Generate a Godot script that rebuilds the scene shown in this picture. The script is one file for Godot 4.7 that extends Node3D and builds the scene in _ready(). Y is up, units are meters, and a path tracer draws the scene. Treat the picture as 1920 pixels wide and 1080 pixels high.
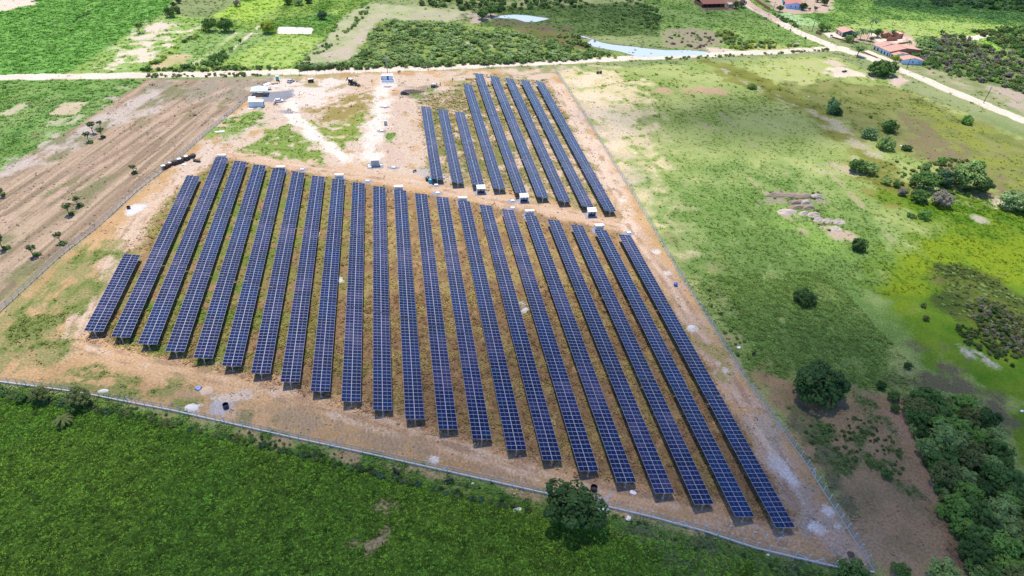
extends Node3D
# A solar farm in farmland seen from a drone. x runs along the ends of the panel rows, -z away from the drone, metres.

var taken := {}
var layers := []
var noise_bytes: PackedByteArray
var fine_bytes: PackedByteArray
var to_srgb: PackedByteArray
var ground_images := []
var rng := RandomNumberGenerator.new()
var mats := {}


func _ready() -> void:
	rng.seed = 4711
	set_camera_sky_sun()
	make_noise()
	make_materials()
	lay_ground()
	build_rows()
	build_fences()
	build_water()
	build_clouds()
	build_stations()
	build_houses()
	build_vehicles()
	build_living()
	build_plants()
	build_small_things()


func set_camera_sky_sun() -> void:
	var cam := Camera3D.new()
	cam.name = "camera"
	cam.transform = Transform3D(Basis(Vector3(0.98546, 0.0512, 0.162), Vector3(0.05588, 0.80279, -0.59364), Vector3(-0.16044, 0.59406, 0.78826)).orthonormalized(), Vector3(0, 124.268, 0))
	cam.fov = 46.179
	cam.near = 0.5
	cam.far = 9000.0
	add_child(cam)
	var env := Environment.new()
	env.background_mode = Environment.BG_SKY
	env.sky = Sky.new()
	var sm := ProceduralSkyMaterial.new()
	sm.sky_top_color = Color(0.09, 0.23, 0.58)
	sm.sky_horizon_color = Color(0.66, 0.85, 1.0)
	sm.sky_curve = 0.31
	sm.ground_bottom_color = Color(0.30, 0.32, 0.22)
	sm.ground_horizon_color = Color(0.70, 0.76, 0.80)
	sm.sky_energy_multiplier = 1.0
	sm.sky_cover = sky_clouds()
	sm.sky_cover_modulate = Color(1, 1, 1, 0.35)
	env.sky.sky_material = sm
	env.background_energy_multiplier = 1.6
	env.tonemap_mode = Environment.TONE_MAPPER_LINEAR
	env.tonemap_exposure = 1.1
	env.sdfgi_enabled = true
	env.ssao_enabled = true
	env.ssil_enabled = true
	var we := WorldEnvironment.new()
	we.name = "environment"
	we.environment = env
	add_child(we)
	var sun := DirectionalLight3D.new()
	sun.name = "sun"
	sun.light_color = Color(1.0, 0.955, 0.88)
	sun.light_energy = 1.6
	sun.light_angular_distance = 0.55
	sun.shadow_enabled = true
	sun.transform = Transform3D(Basis.looking_at(Vector3(0.10, -1.0, 0.30), Vector3(0, 0, -1)), Vector3(0, 300, 0))
	add_child(sun)


func sky_clouds() -> ImageTexture:
	var fl := FastNoiseLite.new()
	fl.seed = 21
	fl.frequency = 1.0
	fl.fractal_octaves = 5
	var im := Image.create(512, 256, false, Image.FORMAT_RGBA8)
	for y in 256:
		var el := PI / 2 - PI * (y + 0.5) / 256.0
		for x in 512:
			var az := TAU * x / 512.0
			var d := Vector3(cos(el) * sin(az), sin(el), cos(el) * cos(az))
			if d.y <= 0.02:
				im.set_pixel(x, y, Color(0, 0, 0, 0))
				continue
			var q := d / (d.y + 0.18)
			var v := smoothstep(-0.05, 0.45, fl.get_noise_3d(q.x * 1.3, 3.0, q.z * 1.3)) * smoothstep(0.02, 0.12, d.y)
			var g := 0.93 - 0.12 * v
			im.set_pixel(x, y, Color(g, g, g * 1.02, v * 0.8))
	return ImageTexture.create_from_image(im)


# ---------------------------------------------------------------- helpers

func numbered(called: String) -> String:
	if not taken.has(called):
		taken[called] = 0
		return called
	taken[called] += 1
	return "%s_%03d" % [called, taken[called]]


func thing(called: String, label: String, category: String, at := Vector3.ZERO, turn := 0.0, group := "") -> Node3D:
	var o := Node3D.new()
	o.name = numbered(called)
	add_child(o, true)
	o.position = at
	o.rotation.y = turn
	tag(o, label, category, group)
	return o


func tag(o: Node, label: String, category: String, group := "") -> void:
	o.set_meta("label", label)
	o.set_meta("category", category)
	if group:
		o.set_meta("group", group)


func part(called: String, mesh: Mesh, parent: Node, xf := Transform3D.IDENTITY, label := "") -> MeshInstance3D:
	var o := MeshInstance3D.new()
	o.mesh = mesh
	if parent == self:
		o.name = numbered(called)
	else:
		o.name = called
	o.transform = xf
	if label:
		o.set_meta("label", label)
	parent.add_child(o, true)
	return o


func mat(called: String, c: Color, rough := 0.9, metal := 0.0) -> StandardMaterial3D:
	if mats.has(called):
		return mats[called]
	var m := StandardMaterial3D.new()
	m.resource_name = called
	m.albedo_color = c.linear_to_srgb()
	m.roughness = rough
	m.metallic = metal
	mats[called] = m
	return m


class Shape:
	var v := PackedVector3Array()
	var n := PackedVector3Array()
	var c := PackedColorArray()
	var ink := Color.WHITE

	func tri(a: Vector3, b: Vector3, d: Vector3) -> void:
		var m := (b - a).cross(d - a).normalized()
		v.append(a); v.append(d); v.append(b)
		for i in 3:
			n.append(m); c.append(ink)

	func quad(a: Vector3, b: Vector3, d: Vector3, e: Vector3) -> void:
		tri(a, b, d); tri(a, d, e)

	func box(at: Vector3, s: Vector3, turn := Basis.IDENTITY) -> void:
		var p := []
		for i in 8:
			p.append(at + turn * (Vector3(s.x * (0.5 if i & 1 else -0.5), s.y * (0.5 if i & 2 else -0.5), s.z * (0.5 if i & 4 else -0.5))))
		quad(p[0], p[2], p[3], p[1]); quad(p[4], p[5], p[7], p[6])
		quad(p[0], p[4], p[6], p[2]); quad(p[1], p[3], p[7], p[5])
		quad(p[2], p[6], p[7], p[3]); quad(p[0], p[1], p[5], p[4])

	func tube(a: Vector3, b: Vector3, ra: float, rb: float, k := 6, caps := true) -> void:
		var d := (b - a).normalized()
		var e := d.cross(Vector3.RIGHT if absf(d.x) < 0.8 else Vector3.UP).normalized()
		var g := d.cross(e)
		for i in k:
			var t0 := TAU * i / k
			var t1 := TAU * (i + 1) / k
			var o0 := e * cos(t0) + g * sin(t0)
			var o1 := e * cos(t1) + g * sin(t1)
			quad(a + o0 * ra, a + o1 * ra, b + o1 * rb, b + o0 * rb)
			if caps:
				tri(b, b + o0 * rb, b + o1 * rb)
				tri(a, a + o1 * ra, a + o0 * ra)

	func lathe(profile: Array, k := 16, at := Vector3.ZERO) -> void:
		for j in profile.size() - 1:
			for i in k:
				var t0 := TAU * i / k
				var t1 := TAU * (i + 1) / k
				var p: Vector2 = profile[j]
				var q: Vector2 = profile[j + 1]
				quad(at + Vector3(p.x * cos(t0), p.y, -p.x * sin(t0)), at + Vector3(p.x * cos(t1), p.y, -p.x * sin(t1)), at + Vector3(q.x * cos(t1), q.y, -q.x * sin(t1)), at + Vector3(q.x * cos(t0), q.y, -q.x * sin(t0)))

	# a side outline (x, y), counter-clockwise, drawn out along z
	func prism(outline: Array, z0: float, z1: float) -> void:
		var pts := PackedVector2Array(outline)
		var idx := Geometry2D.triangulate_polygon(pts)
		for i in range(0, idx.size(), 3):
			var a: Vector2 = pts[idx[i]]
			var b: Vector2 = pts[idx[i + 1]]
			var d: Vector2 = pts[idx[i + 2]]
			if (b - a).cross(d - a) < 0:
				var s := b; b = d; d = s
			tri(Vector3(a.x, a.y, z1), Vector3(b.x, b.y, z1), Vector3(d.x, d.y, z1))
			tri(Vector3(a.x, a.y, z0), Vector3(d.x, d.y, z0), Vector3(b.x, b.y, z0))
		for i in pts.size():
			var a := pts[i]
			var b := pts[(i + 1) % pts.size()]
			quad(Vector3(a.x, a.y, z0), Vector3(b.x, b.y, z0), Vector3(b.x, b.y, z1), Vector3(a.x, a.y, z1))

	func mesh(m: Material, into: ArrayMesh = null) -> ArrayMesh:
		var am := into if into else ArrayMesh.new()
		var arr := []
		arr.resize(Mesh.ARRAY_MAX)
		arr[Mesh.ARRAY_VERTEX] = v
		arr[Mesh.ARRAY_NORMAL] = n
		arr[Mesh.ARRAY_COLOR] = c
		am.add_surface_from_arrays(Mesh.PRIMITIVE_TRIANGLES, arr)
		am.surface_set_material(am.get_surface_count() - 1, m)
		return am


func boxes(m: Material, list: Array) -> ArrayMesh:
	var s := Shape.new()
	for b in list:
		s.box(b[0], b[1], b[2] if b.size() > 2 else Basis.IDENTITY)
	return s.mesh(m)


func flat(p: Vector2, y := 0.0) -> Vector3:
	return Vector3(p.x, y, p.y)


func ordinal(i: int) -> String:
	return ["first", "second", "third", "fourth", "fifth", "sixth", "seventh", "eighth", "ninth", "tenth", "eleventh", "twelfth", "thirteenth", "fourteenth", "fifteenth", "sixteenth", "seventeenth", "eighteenth", "nineteenth", "twentieth", "twenty-first", "twenty-second"][i]


func make_materials() -> void:
	mat("galvanised steel", Color(0.55, 0.57, 0.58), 0.45, 0.5)
	mat("concrete", Color(0.55, 0.54, 0.51), 0.9)
	mat("white paint", Color(0.80, 0.81, 0.81), 0.6)
	mat("dark", Color(0.02, 0.022, 0.028), 0.6)
	mat("window glass", Color(0.015, 0.02, 0.025), 0.08)
	mat("rubber", Color(0.02, 0.02, 0.021), 0.85)
	mat("bark", Color(0.13, 0.10, 0.075), 0.95)
	mat("clay tile", Color(0.56, 0.33, 0.25), 0.9)
	mat("brick", Color(0.33, 0.155, 0.09), 0.95)
	mat("black hide", Color(0.016, 0.014, 0.013), 0.7)


# ---------------------------------------------------------------- ground

func make_noise() -> void:
	var fl := FastNoiseLite.new()
	fl.noise_type = FastNoiseLite.TYPE_SIMPLEX_SMOOTH
	fl.fractal_type = FastNoiseLite.FRACTAL_FBM
	fl.fractal_octaves = 7
	fl.fractal_gain = 0.55
	fl.seed = 5
	fl.frequency = 0.008
	noise_bytes = stretched(fl.get_seamless_image(1024, 1024))
	fl.seed = 9
	fl.fractal_octaves = 3
	fl.frequency = 0.16
	fine_bytes = stretched(fl.get_seamless_image(1024, 1024))
	to_srgb.resize(4096)
	for i in 4096:
		to_srgb[i] = int(roundf(255.0 * Color((i + 0.5) / 4096.0, 0, 0).linear_to_srgb().r))


func stretched(im: Image) -> PackedByteArray:
	im.convert(Image.FORMAT_L8)
	var d := im.get_data()
	var h := PackedInt32Array()
	h.resize(256)
	for i in range(0, d.size(), 7):
		h[d[i]] += 1
	var total := d.size() / 7
	var lo := 0
	var hi := 255
	var s := 0
	while s < total / 40:
		s += h[lo]; lo += 1
	s = 0
	while s < total / 40:
		s += h[hi]; hi -= 1
	var table := PackedByteArray()
	table.resize(256)
	for i in 256:
		table[i] = int(clampf(255.0 * (i - lo) / (hi - lo), 0, 255))
	for i in d.size():
		d[i] = table[d[i]]
	return d


# poly, two albedos mixed by noise; soft edge, edge warp, cover (below 1: patches), opacity, scale of the pattern, its direction and stretch
func layer(poly: Array, a: Color, b: Color, soft := 2.0, warp := 4.0, cover := 1.0, opacity := 1.0, scale := 1.0, dir := 0.0, stretch := 1.0) -> void:
	var p := PackedVector2Array(poly)
	var bb := Rect2(p[0], Vector2.ZERO)
	for q in p:
		bb = bb.expand(q)
	layers.append({"p": p, "bb": bb.grow(soft * 1.3 + warp), "a": Vector3(a.r, a.g, a.b), "b": Vector3(b.r, b.g, b.b), "soft": soft, "warp": warp, "cover": cover, "op": opacity, "sc": scale, "dir": dir, "st": stretch, "off": layers.size() * 137.0})


# a path of the given width along the points
func strip(pts: Array, width: float, a: Color, b: Color, soft := 1.5, warp := 2.0, cover := 1.0, opacity := 1.0, scale := 1.0, dir := 0.0, stretch := 1.0) -> void:
	for q in Geometry2D.offset_polyline(PackedVector2Array(pts), width / 2, Geometry2D.JOIN_ROUND, Geometry2D.END_ROUND):
		layer(Array(q), a, b, soft, warp, cover, opacity, scale, dir, stretch)


func blot(at: Vector3, rx: float, rz: float, a: Color, b: Color, soft := 1.5, warp := 2.5, cover := 1.0, opacity := 1.0, scale := 1.0) -> void:
	var p := []
	for i in 12:
		p.append(Vector2(at.x + rx * cos(TAU * i / 12), at.z + rz * sin(TAU * i / 12)))
	layer(p, a, b, soft, warp, cover, opacity, scale)


func sd_row(p: PackedVector2Array, x: float, step: float, n: int, z: float) -> PackedFloat32Array:
	var out := PackedFloat32Array()
	out.resize(n)
	var m := p.size()
	for i in n:
		var q := Vector2(x + i * step, z)
		var best := 1e12
		for k in m:
			var d := q.distance_squared_to(Geometry2D.get_closest_point_to_segment(q, p[k], p[(k + 1) % m]))
			if d < best:
				best = d
		best = sqrt(best)
		out[i] = -best if Geometry2D.is_point_in_polygon(q, p) else best
	return out


func paint(x0: float, z0: float, w: int, ppm: float, ya: int, yb: int) -> PackedByteArray:
	var buf := PackedVector3Array()
	buf.resize(w * (yb - ya))
	var base_a := Vector3(0.15, 0.21, 0.075)
	var base_b := Vector3(0.24, 0.28, 0.125)
	for y in range(ya, yb):
		var rz := (int((z0 + y / ppm) * 2.0) & 1023) << 10
		for x in w:
			buf[(y - ya) * w + x] = base_a.lerp(base_b, noise_bytes[rz | (int((x0 + x / ppm) * 2.0) & 1023)] / 255.0)
	for L in layers:
		var bb: Rect2 = L.bb
		var xa := maxi(0, int((bb.position.x - x0) * ppm))
		var xb := mini(w, int((bb.end.x - x0) * ppm))
		var za := maxi(ya, int((bb.position.y - z0) * ppm))
		var zb := mini(yb, int((bb.end.y - z0) * ppm))
		if xa >= xb or za >= zb:
			continue
		var poly: PackedVector2Array = L.p
		var soft: float = L.soft
		var warp: float = L.warp
		var cover: float = L.cover
		var op: float = L.op
		var off: float = L.off
		var ca := Vector3(L.a)
		var cb := Vector3(L.b)
		var grit := minf(soft * 1.1, 4.0)
		var limit := soft * 0.5 + warp * 0.5 + grit * 0.5
		var sc: float = 8.0 * L.sc
		var ux: float = cos(L.dir) * sc / L.st
		var uz: float = sin(L.dir) * sc / L.st
		var vx: float = -sin(L.dir) * sc
		var vz: float = cos(L.dir) * sc
		var n := (xb - xa) / 4 + 2
		var low := sd_row(poly, x0 + xa / ppm, 4 / ppm, n, z0 + za / ppm)
		var high := low
		for y in range(za, zb):
			var k := (y - za) & 3
			if k == 0:
				high = low
				low = sd_row(poly, x0 + xa / ppm, 4 / ppm, n, z0 + (y + 4) / ppm)
			var fy := k / 4.0
			var z := z0 + y / ppm
			var rowz := (int(z * 8.0 + off) & 1023) << 10
			for cell in n - 1:
				var d0 := high[cell] + (low[cell] - high[cell]) * fy
				var d1 := high[cell + 1] + (low[cell + 1] - high[cell + 1]) * fy
				if d0 > limit and d1 > limit:
					continue
				d1 = (d1 - d0) * 0.25
				for j in 4:
					var px := xa + cell * 4 + j
					if px >= xb:
						break
					var x := x0 + px / ppm
					var a := 0.5 - (d0 + d1 * j + (noise_bytes[rowz | (int(x * 8.0) & 1023)] / 255.0 - 0.5) * warp + (fine_bytes[rowz | (int(x * 8.0) & 1023)] / 255.0 - 0.5) * grit) / soft
					if a <= 0.0:
						continue
					if a > 1.0:
						a = 1.0
					var t := noise_bytes[((int(x * vx + z * vz + off) & 1023) << 10) | (int(x * ux + z * uz + off) & 1023)] / 255.0
					if cover < 1.0:
						a *= clampf((t - 1.0 + cover) * 4.0 + 0.5, 0.0, 1.0)
						t = fine_bytes[rowz | (int(x * 8.0) & 1023)] / 255.0
					var i := (y - ya) * w + px
					buf[i] = buf[i].lerp(ca.lerp(cb, t), a * op)
	var out := PackedByteArray()
	out.resize(buf.size() * 3)
	for y in range(ya, yb):
		var rz := (int((z0 + y / ppm) * 8.0) & 1023) << 10
		for x in w:
			var i := (y - ya) * w + x
			var q: Vector3 = buf[i] * ((0.80 + 0.40 * fine_bytes[rz | (int((x0 + x / ppm) * 8.0) & 1023)] / 255.0) * 4095.0)
			out[i * 3] = to_srgb[mini(4095, int(q.x))]
			out[i * 3 + 1] = to_srgb[mini(4095, int(q.y))]
			out[i * 3 + 2] = to_srgb[mini(4095, int(q.z))]
	return out


func paint_sheet(x0: float, z0: float, w: int, h: int, ppm: float) -> Image:
	var strips := []
	var count := 32
	strips.resize(count)
	var lock := Mutex.new()
	var job := func(i: int) -> void:
		var got := paint(x0, z0, w, ppm, h * i / count, h * (i + 1) / count)
		lock.lock()
		strips[i] = got
		lock.unlock()
	var id := WorkerThreadPool.add_group_task(job, count)
	WorkerThreadPool.wait_for_group_task_completion(id)
	var all := PackedByteArray()
	for s in strips:
		all.append_array(s)
	return Image.create_from_data(w, h, false, Image.FORMAT_RGB8, all)


func ground_color(x: float, z: float) -> Color:
	for g in ground_images:
		var px := int((x - g.x0) * g.ppm)
		var pz := int((z - g.z0) * g.ppm)
		if px >= 0 and pz >= 0 and px < g.w and pz < g.h:
			return g.im.get_pixel(px, pz).srgb_to_linear()
	return Color(0.18, 0.24, 0.1)


func lay_ground() -> void:
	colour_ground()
	var near := {"x0": -110.0, "z0": -210.0, "w": 1664, "h": 1024, "ppm": 6.4}
	var far := {"x0": -275.0, "z0": -550.0, "w": 2040, "h": 1200, "ppm": 2.4}
	var mesh := ArrayMesh.new()
	var rects := [[near, Rect2(-110, -210, 260, 160)], [far, Rect2(-275, -550, 850, 340)], [far, Rect2(-275, -210, 165, 160)], [far, Rect2(150, -210, 425, 160)]]
	for g in [near, far]:
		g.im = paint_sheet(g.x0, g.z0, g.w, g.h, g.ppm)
		ground_images.append(g)
		var m := StandardMaterial3D.new()
		m.resource_name = "soil and grass"
		m.albedo_texture = ImageTexture.create_from_image(g.im)
		m.roughness = 0.95
		m.metallic_specular = 0.2
		m.texture_repeat = false
		g.m = m
	for r in rects:
		var st := SurfaceTool.new()
		st.begin(Mesh.PRIMITIVE_TRIANGLES)
		var g: Dictionary = r[0]
		var q: Rect2 = r[1]
		var nx := int(q.size.x / 10)
		var nz := int(q.size.y / 10)
		for j in nz + 1:
			for i in nx + 1:
				var p := Vector3(q.position.x + q.size.x * i / nx, 0, q.position.y + q.size.y * j / nz)
				st.set_normal(Vector3.UP)
				st.set_uv(Vector2((p.x - g.x0) * g.ppm / g.w, (p.z - g.z0) * g.ppm / g.h))
				st.add_vertex(p)
		for j in nz:
			for i in nx:
				var a := j * (nx + 1) + i
				for k in [a, a + 1, a + nx + 2, a, a + nx + 2, a + nx + 1]:
					st.add_index(k)
		st.set_material(g.m)
		mesh = st.commit(mesh)
	var rim := Shape.new()
	var lo := Vector2(-275, -550)
	var hi := Vector2(575, -50)
	var e := 4000.0
	rim.quad(Vector3(-e, 0, hi.y), Vector3(-e, 0, e), Vector3(e, 0, e), Vector3(e, 0, hi.y))
	rim.quad(Vector3(-e, 0, -e), Vector3(-e, 0, lo.y), Vector3(e, 0, lo.y), Vector3(e, 0, -e))
	rim.quad(Vector3(-e, 0, lo.y), Vector3(-e, 0, hi.y), Vector3(lo.x, 0, hi.y), Vector3(lo.x, 0, lo.y))
	rim.quad(Vector3(hi.x, 0, lo.y), Vector3(hi.x, 0, hi.y), Vector3(e, 0, hi.y), Vector3(e, 0, lo.y))
	rim.mesh(mat("distant pasture", Color(0.16, 0.21, 0.08), 0.95), mesh)
	var o := part("ground", mesh, self)
	o.set_meta("kind", "structure")


func colour_ground() -> void:
	var crop_a := Color(0.07, 0.20, 0.03)
	var crop_b := Color(0.16, 0.33, 0.075)
	var sand := Color(0.62, 0.52, 0.43)
	var sand_b := Color(0.50, 0.41, 0.33)
	var soil := Color(0.45, 0.30, 0.155)
	var soil_b := Color(0.35, 0.23, 0.113)
	# far left: bean field, its pale neighbour, garden plots
	layer([Vector2(-390.7, -611.4), Vector2(-227.5, -526.1), Vector2(-139.8, -531.5), Vector2(-137.2, -474.1), Vector2(-156.6, -359.4), Vector2(-252.7, -357.2)], crop_a, crop_b, 1.5, 2.0, 1.0, 1.0, 1.6)
	strip([Vector2(-184.1, -445.9), Vector2(-181.6, -472.5), Vector2(-174.3, -501)], 2.5, Color(0.05, 0.13, 0.03), Color(0.07, 0.16, 0.04))
	layer([Vector2(-341.1, -580.5), Vector2(-220.4, -512.3), Vector2(-218.8, -488.4), Vector2(-229.5, -469.6), Vector2(-273.5, -443.8)], Color(0.62, 0.50, 0.42), Color(0.55, 0.47, 0.36), 2.0, 4.0)
	layer([Vector2(-156.6, -359.4), Vector2(-149, -410.6), Vector2(-141.5, -446.9), Vector2(-135.5, -469.2), Vector2(-107.5, -459.3), Vector2(-109.7, -433.4), Vector2(-119.1, -396.7), Vector2(-123.4, -360.4)], Color(0.17, 0.29, 0.06), Color(0.25, 0.36, 0.11), 2.0, 3.0)
	layer([Vector2(-141.4, -410.7), Vector2(-142.2, -441.4), Vector2(-135.4, -452.7), Vector2(-126.8, -443.9), Vector2(-131.2, -422.7)], sand, sand_b, 4.0, 12.0, 0.75)
	layer([Vector2(-145.2, -387.8), Vector2(-136.7, -410.7), Vector2(-122, -433.2), Vector2(-111.5, -436.6), Vector2(-117.2, -410.9), Vector2(-128.9, -374.9), Vector2(-143, -367)], sand, Color(0.5, 0.46, 0.33), 6.0, 16.0, 0.5)
	layer([Vector2(-123.6, -361.2), Vector2(-119.1, -396.7), Vector2(-109.7, -433.4), Vector2(-107.5, -459.3), Vector2(-90.5, -534.5), Vector2(5.1, -540.4), Vector2(-12.1, -497.5), Vector2(-24.9, -470.4), Vector2(-47.6, -372.6), Vector2(-50.6, -360.2)], Color(0.09, 0.19, 0.03), Color(0.24, 0.35, 0.08), 1.5, 2.0, 1.0, 1.0, 0.8, -1.3, 4.0)
	layer([Vector2(-113.4, -412.9), Vector2(-102.6, -440), Vector2(-64.9, -432), Vector2(-75.7, -399.6), Vector2(-91.6, -370.5), Vector2(-109.4, -374.8)], Color(0.16, 0.27, 0.07), Color(0.22, 0.33, 0.11), 2.0, 3.0)
	layer([Vector2(-107, -465.3), Vector2(-99.3, -497.7), Vector2(-60.1, -521.1), Vector2(-75.8, -472.5), Vector2(-82.8, -451.8)], Color(0.22, 0.36, 0.05), Color(0.30, 0.42, 0.08), 2.0, 4.0)
	layer([Vector2(-84.1, -372.9), Vector2(-75.7, -399.6), Vector2(-66.5, -419.3), Vector2(-45.8, -423.8), Vector2(-39.4, -419.7), Vector2(-51.3, -367.6)], Color(0.20, 0.33, 0.06), Color(0.33, 0.42, 0.13), 2.0, 4.0, 1.0, 1.0, 2.0)
	layer([Vector2(-120.5, -372.4), Vector2(-115.4, -387.7), Vector2(-103.2, -389.5), Vector2(-107.4, -377.3), Vector2(-115.7, -368.3)], Color(0.48, 0.38, 0.24), Color(0.35, 0.33, 0.15), 2.0, 5.0)
	layer([Vector2(-66.7, -448.7), Vector2(-45.8, -469.8), Vector2(-29, -470.3), Vector2(-40.1, -430.3), Vector2(-52.1, -425.8)], Color(0.07, 0.18, 0.035), Color(0.12, 0.24, 0.05), 1.5, 2.0)
	layer([Vector2(-65.2, -443.1), Vector2(-44.9, -441.2), Vector2(-45.2, -428), Vector2(-65.5, -428.8)], Color(0.72, 0.63, 0.56), Color(0.66, 0.58, 0.52), 0.5, 0.8)
	strip([Vector2(-103.8, -366.5), Vector2(-94.9, -396.7), Vector2(-88.8, -429.5)], 1.8, Color(0.42, 0.44, 0.25), Color(0.3, 0.36, 0.15))
	strip([Vector2(-76.9, -445.1), Vector2(-80.4, -425.4), Vector2(-86.1, -394)], 1.6, Color(0.6, 0.52, 0.45), Color(0.42, 0.36, 0.28), 0.8, 1.5, 0.7)
	strip([Vector2(-88.8, -429.5), Vector2(-70.6, -428.7)], 2.0, Color(0.55, 0.48, 0.38), Color(0.42, 0.38, 0.28), 0.8, 2.0, 0.8)
	strip([Vector2(-50.1, -363.4), Vector2(-44.1, -381.2), Vector2(-28.5, -455.6), Vector2(-12.2, -501.7)], 4.0, Color(0.05, 0.13, 0.025), Color(0.09, 0.19, 0.04), 1.0, 2.0)
	# strip of pale pasture, scrub and wet meadow behind the road
	layer([Vector2(-47.6, -372.6), Vector2(-24.9, -470.4), Vector2(-12.2, -500.3), Vector2(16.8, -496), Vector2(49.9, -486.2), Vector2(56.2, -467.9), Vector2(42.8, -457.4), Vector2(-1.8, -456.3), Vector2(-20.1, -382.9)], Color(0.27, 0.31, 0.15), Color(0.36, 0.36, 0.22), 2.0, 4.0)
	layer([Vector2(-37.8, -392.1), Vector2(-23.6, -403.6), Vector2(-8.5, -458.5), Vector2(-1.8, -456.3), Vector2(-11.6, -411.7), Vector2(-21.5, -381.1), Vector2(-31.5, -381.2)], Color(0.36, 0.33, 0.25), Color(0.42, 0.36, 0.28), 4.0, 8.0, 0.8)
	layer([Vector2(-11.9, -458.4), Vector2(45.2, -483.3), Vector2(61.6, -468.1), Vector2(53.3, -457.7), Vector2(1.5, -451.5)], Color(0.35, 0.32, 0.25), Color(0.3, 0.31, 0.18), 4.0, 8.0, 0.6)
	layer([Vector2(-36.3, -367.4), Vector2(-20.1, -382.9), Vector2(-6.9, -453.7), Vector2(-0.1, -461.2), Vector2(49.8, -457.6), Vector2(79.4, -443.8), Vector2(114.7, -400.1), Vector2(151.5, -389), Vector2(145.3, -380.3), Vector2(49.2, -369.1)], Color(0.15, 0.225, 0.055), Color(0.21, 0.275, 0.085), 3.0, 5.0)
	layer([Vector2(48.5, -462.6), Vector2(58.3, -470.5), Vector2(78.4, -471.2), Vector2(105.2, -449.1), Vector2(119.3, -432.8), Vector2(120.5, -397.1), Vector2(98.6, -402.1), Vector2(78.6, -439)], Color(0.085, 0.12, 0.03), Color(0.14, 0.12, 0.055), 4.0, 8.0)
	layer([Vector2(47.5, -470.2), Vector2(81.2, -501.6), Vector2(222.1, -553.7), Vector2(181.4, -424.4), Vector2(120, -428.2), Vector2(102.1, -451.5), Vector2(79.4, -443.8), Vector2(56.1, -451.7)], Color(0.06, 0.12, 0.03), Color(0.10, 0.15, 0.05), 4.0, 6.0)
	layer([Vector2(56.8, -457.8), Vector2(77.6, -466), Vector2(95.4, -453.8), Vector2(120.4, -444.6), Vector2(112.8, -435), Vector2(79.8, -446.2)], Color(0.09, 0.075, 0.055), Color(0.12, 0.12, 0.06), 4.0, 8.0, 0.7)
	layer([Vector2(55.6, -478.3), Vector2(75.3, -475), Vector2(71.8, -463.2), Vector2(54.8, -455.3)], Color(0.4, 0.33, 0.29), Color(0.3, 0.26, 0.2), 2.0, 6.0, 0.8)
	layer([Vector2(41.7, -412.1), Vector2(53.5, -416.4), Vector2(58, -408.1), Vector2(44.1, -403.9)], Color(0.5, 0.42, 0.34), Color(0.3, 0.28, 0.2), 3.0, 8.0, 0.6)
	layer([Vector2(14.9, -541), Vector2(222.1, -553.7), Vector2(187.3, -509.3), Vector2(119.9, -500.3), Vector2(63.6, -484), Vector2(16.8, -496)], Color(0.15, 0.21, 0.07), Color(0.25, 0.27, 0.14), 4.0, 8.0)
	# pasture left and right of the sloping road
	layer([Vector2(196.8, -552.2), Vector2(292.2, -558), Vector2(281.4, -406.1), Vector2(192.7, -390), Vector2(166.3, -402.3), Vector2(185.2, -461.2)], Color(0.12, 0.22, 0.05), Color(0.2, 0.3, 0.09), 3.0, 6.0, 1.0, 1.0, 0.5)
	layer([Vector2(177.2, -438.5), Vector2(205.7, -448.9), Vector2(216.9, -434.3), Vector2(211.1, -407.9), Vector2(195.7, -397.2), Vector2(168.2, -407.7)], Color(0.28, 0.24, 0.17), Color(0.2, 0.2, 0.11), 3.0, 8.0, 0.8)
	layer([Vector2(229.3, -415.8), Vector2(261.1, -404.9), Vector2(282.1, -407.2), Vector2(273.7, -400.5), Vector2(212.5, -395.1)], Color(0.3, 0.34, 0.12), Color(0.26, 0.32, 0.1), 2.0, 4.0)
	layer([Vector2(195.3, -404.6), Vector2(211.3, -400.4), Vector2(219.6, -395.1), Vector2(189.3, -390)], Color(0.5, 0.43, 0.34), Color(0.4, 0.36, 0.25), 2.0, 4.0)
	layer([Vector2(256.5, -555.8), Vector2(298.6, -558.4), Vector2(254, -491.1), Vector2(229.6, -490.2), Vector2(231.7, -514.4)], Color(0.2, 0.14, 0.1), Color(0.16, 0.11, 0.08), 2.0, 3.0)
	layer([Vector2(306, -558.9), Vector2(795.7, -684.4), Vector2(544.7, -442.2), Vector2(443.6, -437.9), Vector2(351.5, -424), Vector2(309.6, -438.3), Vector2(296.3, -469.6)], Color(0.09, 0.2, 0.045), Color(0.18, 0.30, 0.07), 3.0, 5.0, 1.0, 1.0, 0.5)
	layer([Vector2(313.7, -448.6), Vector2(357.9, -471.4), Vector2(410.7, -470), Vector2(462.3, -454.4), Vector2(425.8, -432.5), Vector2(368.2, -424.2), Vector2(334.9, -436.2)], Color(0.24, 0.36, 0.08), Color(0.3, 0.38, 0.12), 6.0, 12.0, 1.0, 1.0, 0.5)
	layer([Vector2(419.3, -565.8), Vector2(795.7, -684.4), Vector2(575.1, -471.5), Vector2(472.2, -465.9), Vector2(421.9, -485), Vector2(384, -511.6)], Color(0.045, 0.12, 0.035), Color(0.08, 0.17, 0.05), 6.0, 10.0)
	layer([Vector2(308.4, -559), Vector2(377, -563.2), Vector2(338.1, -497.2), Vector2(325.9, -487.7), Vector2(299.7, -483.9), Vector2(288.7, -489.4)], Color(0.45, 0.35, 0.28), Color(0.38, 0.31, 0.22), 2.0, 4.0)
	layer([Vector2(284.6, -486.3), Vector2(294, -489.6), Vector2(308.2, -464.4), Vector2(296.9, -448.2), Vector2(285.3, -458.5)], Color(0.22, 0.38, 0.13), Color(0.34, 0.46, 0.24), 2.0, 4.0)
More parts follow.
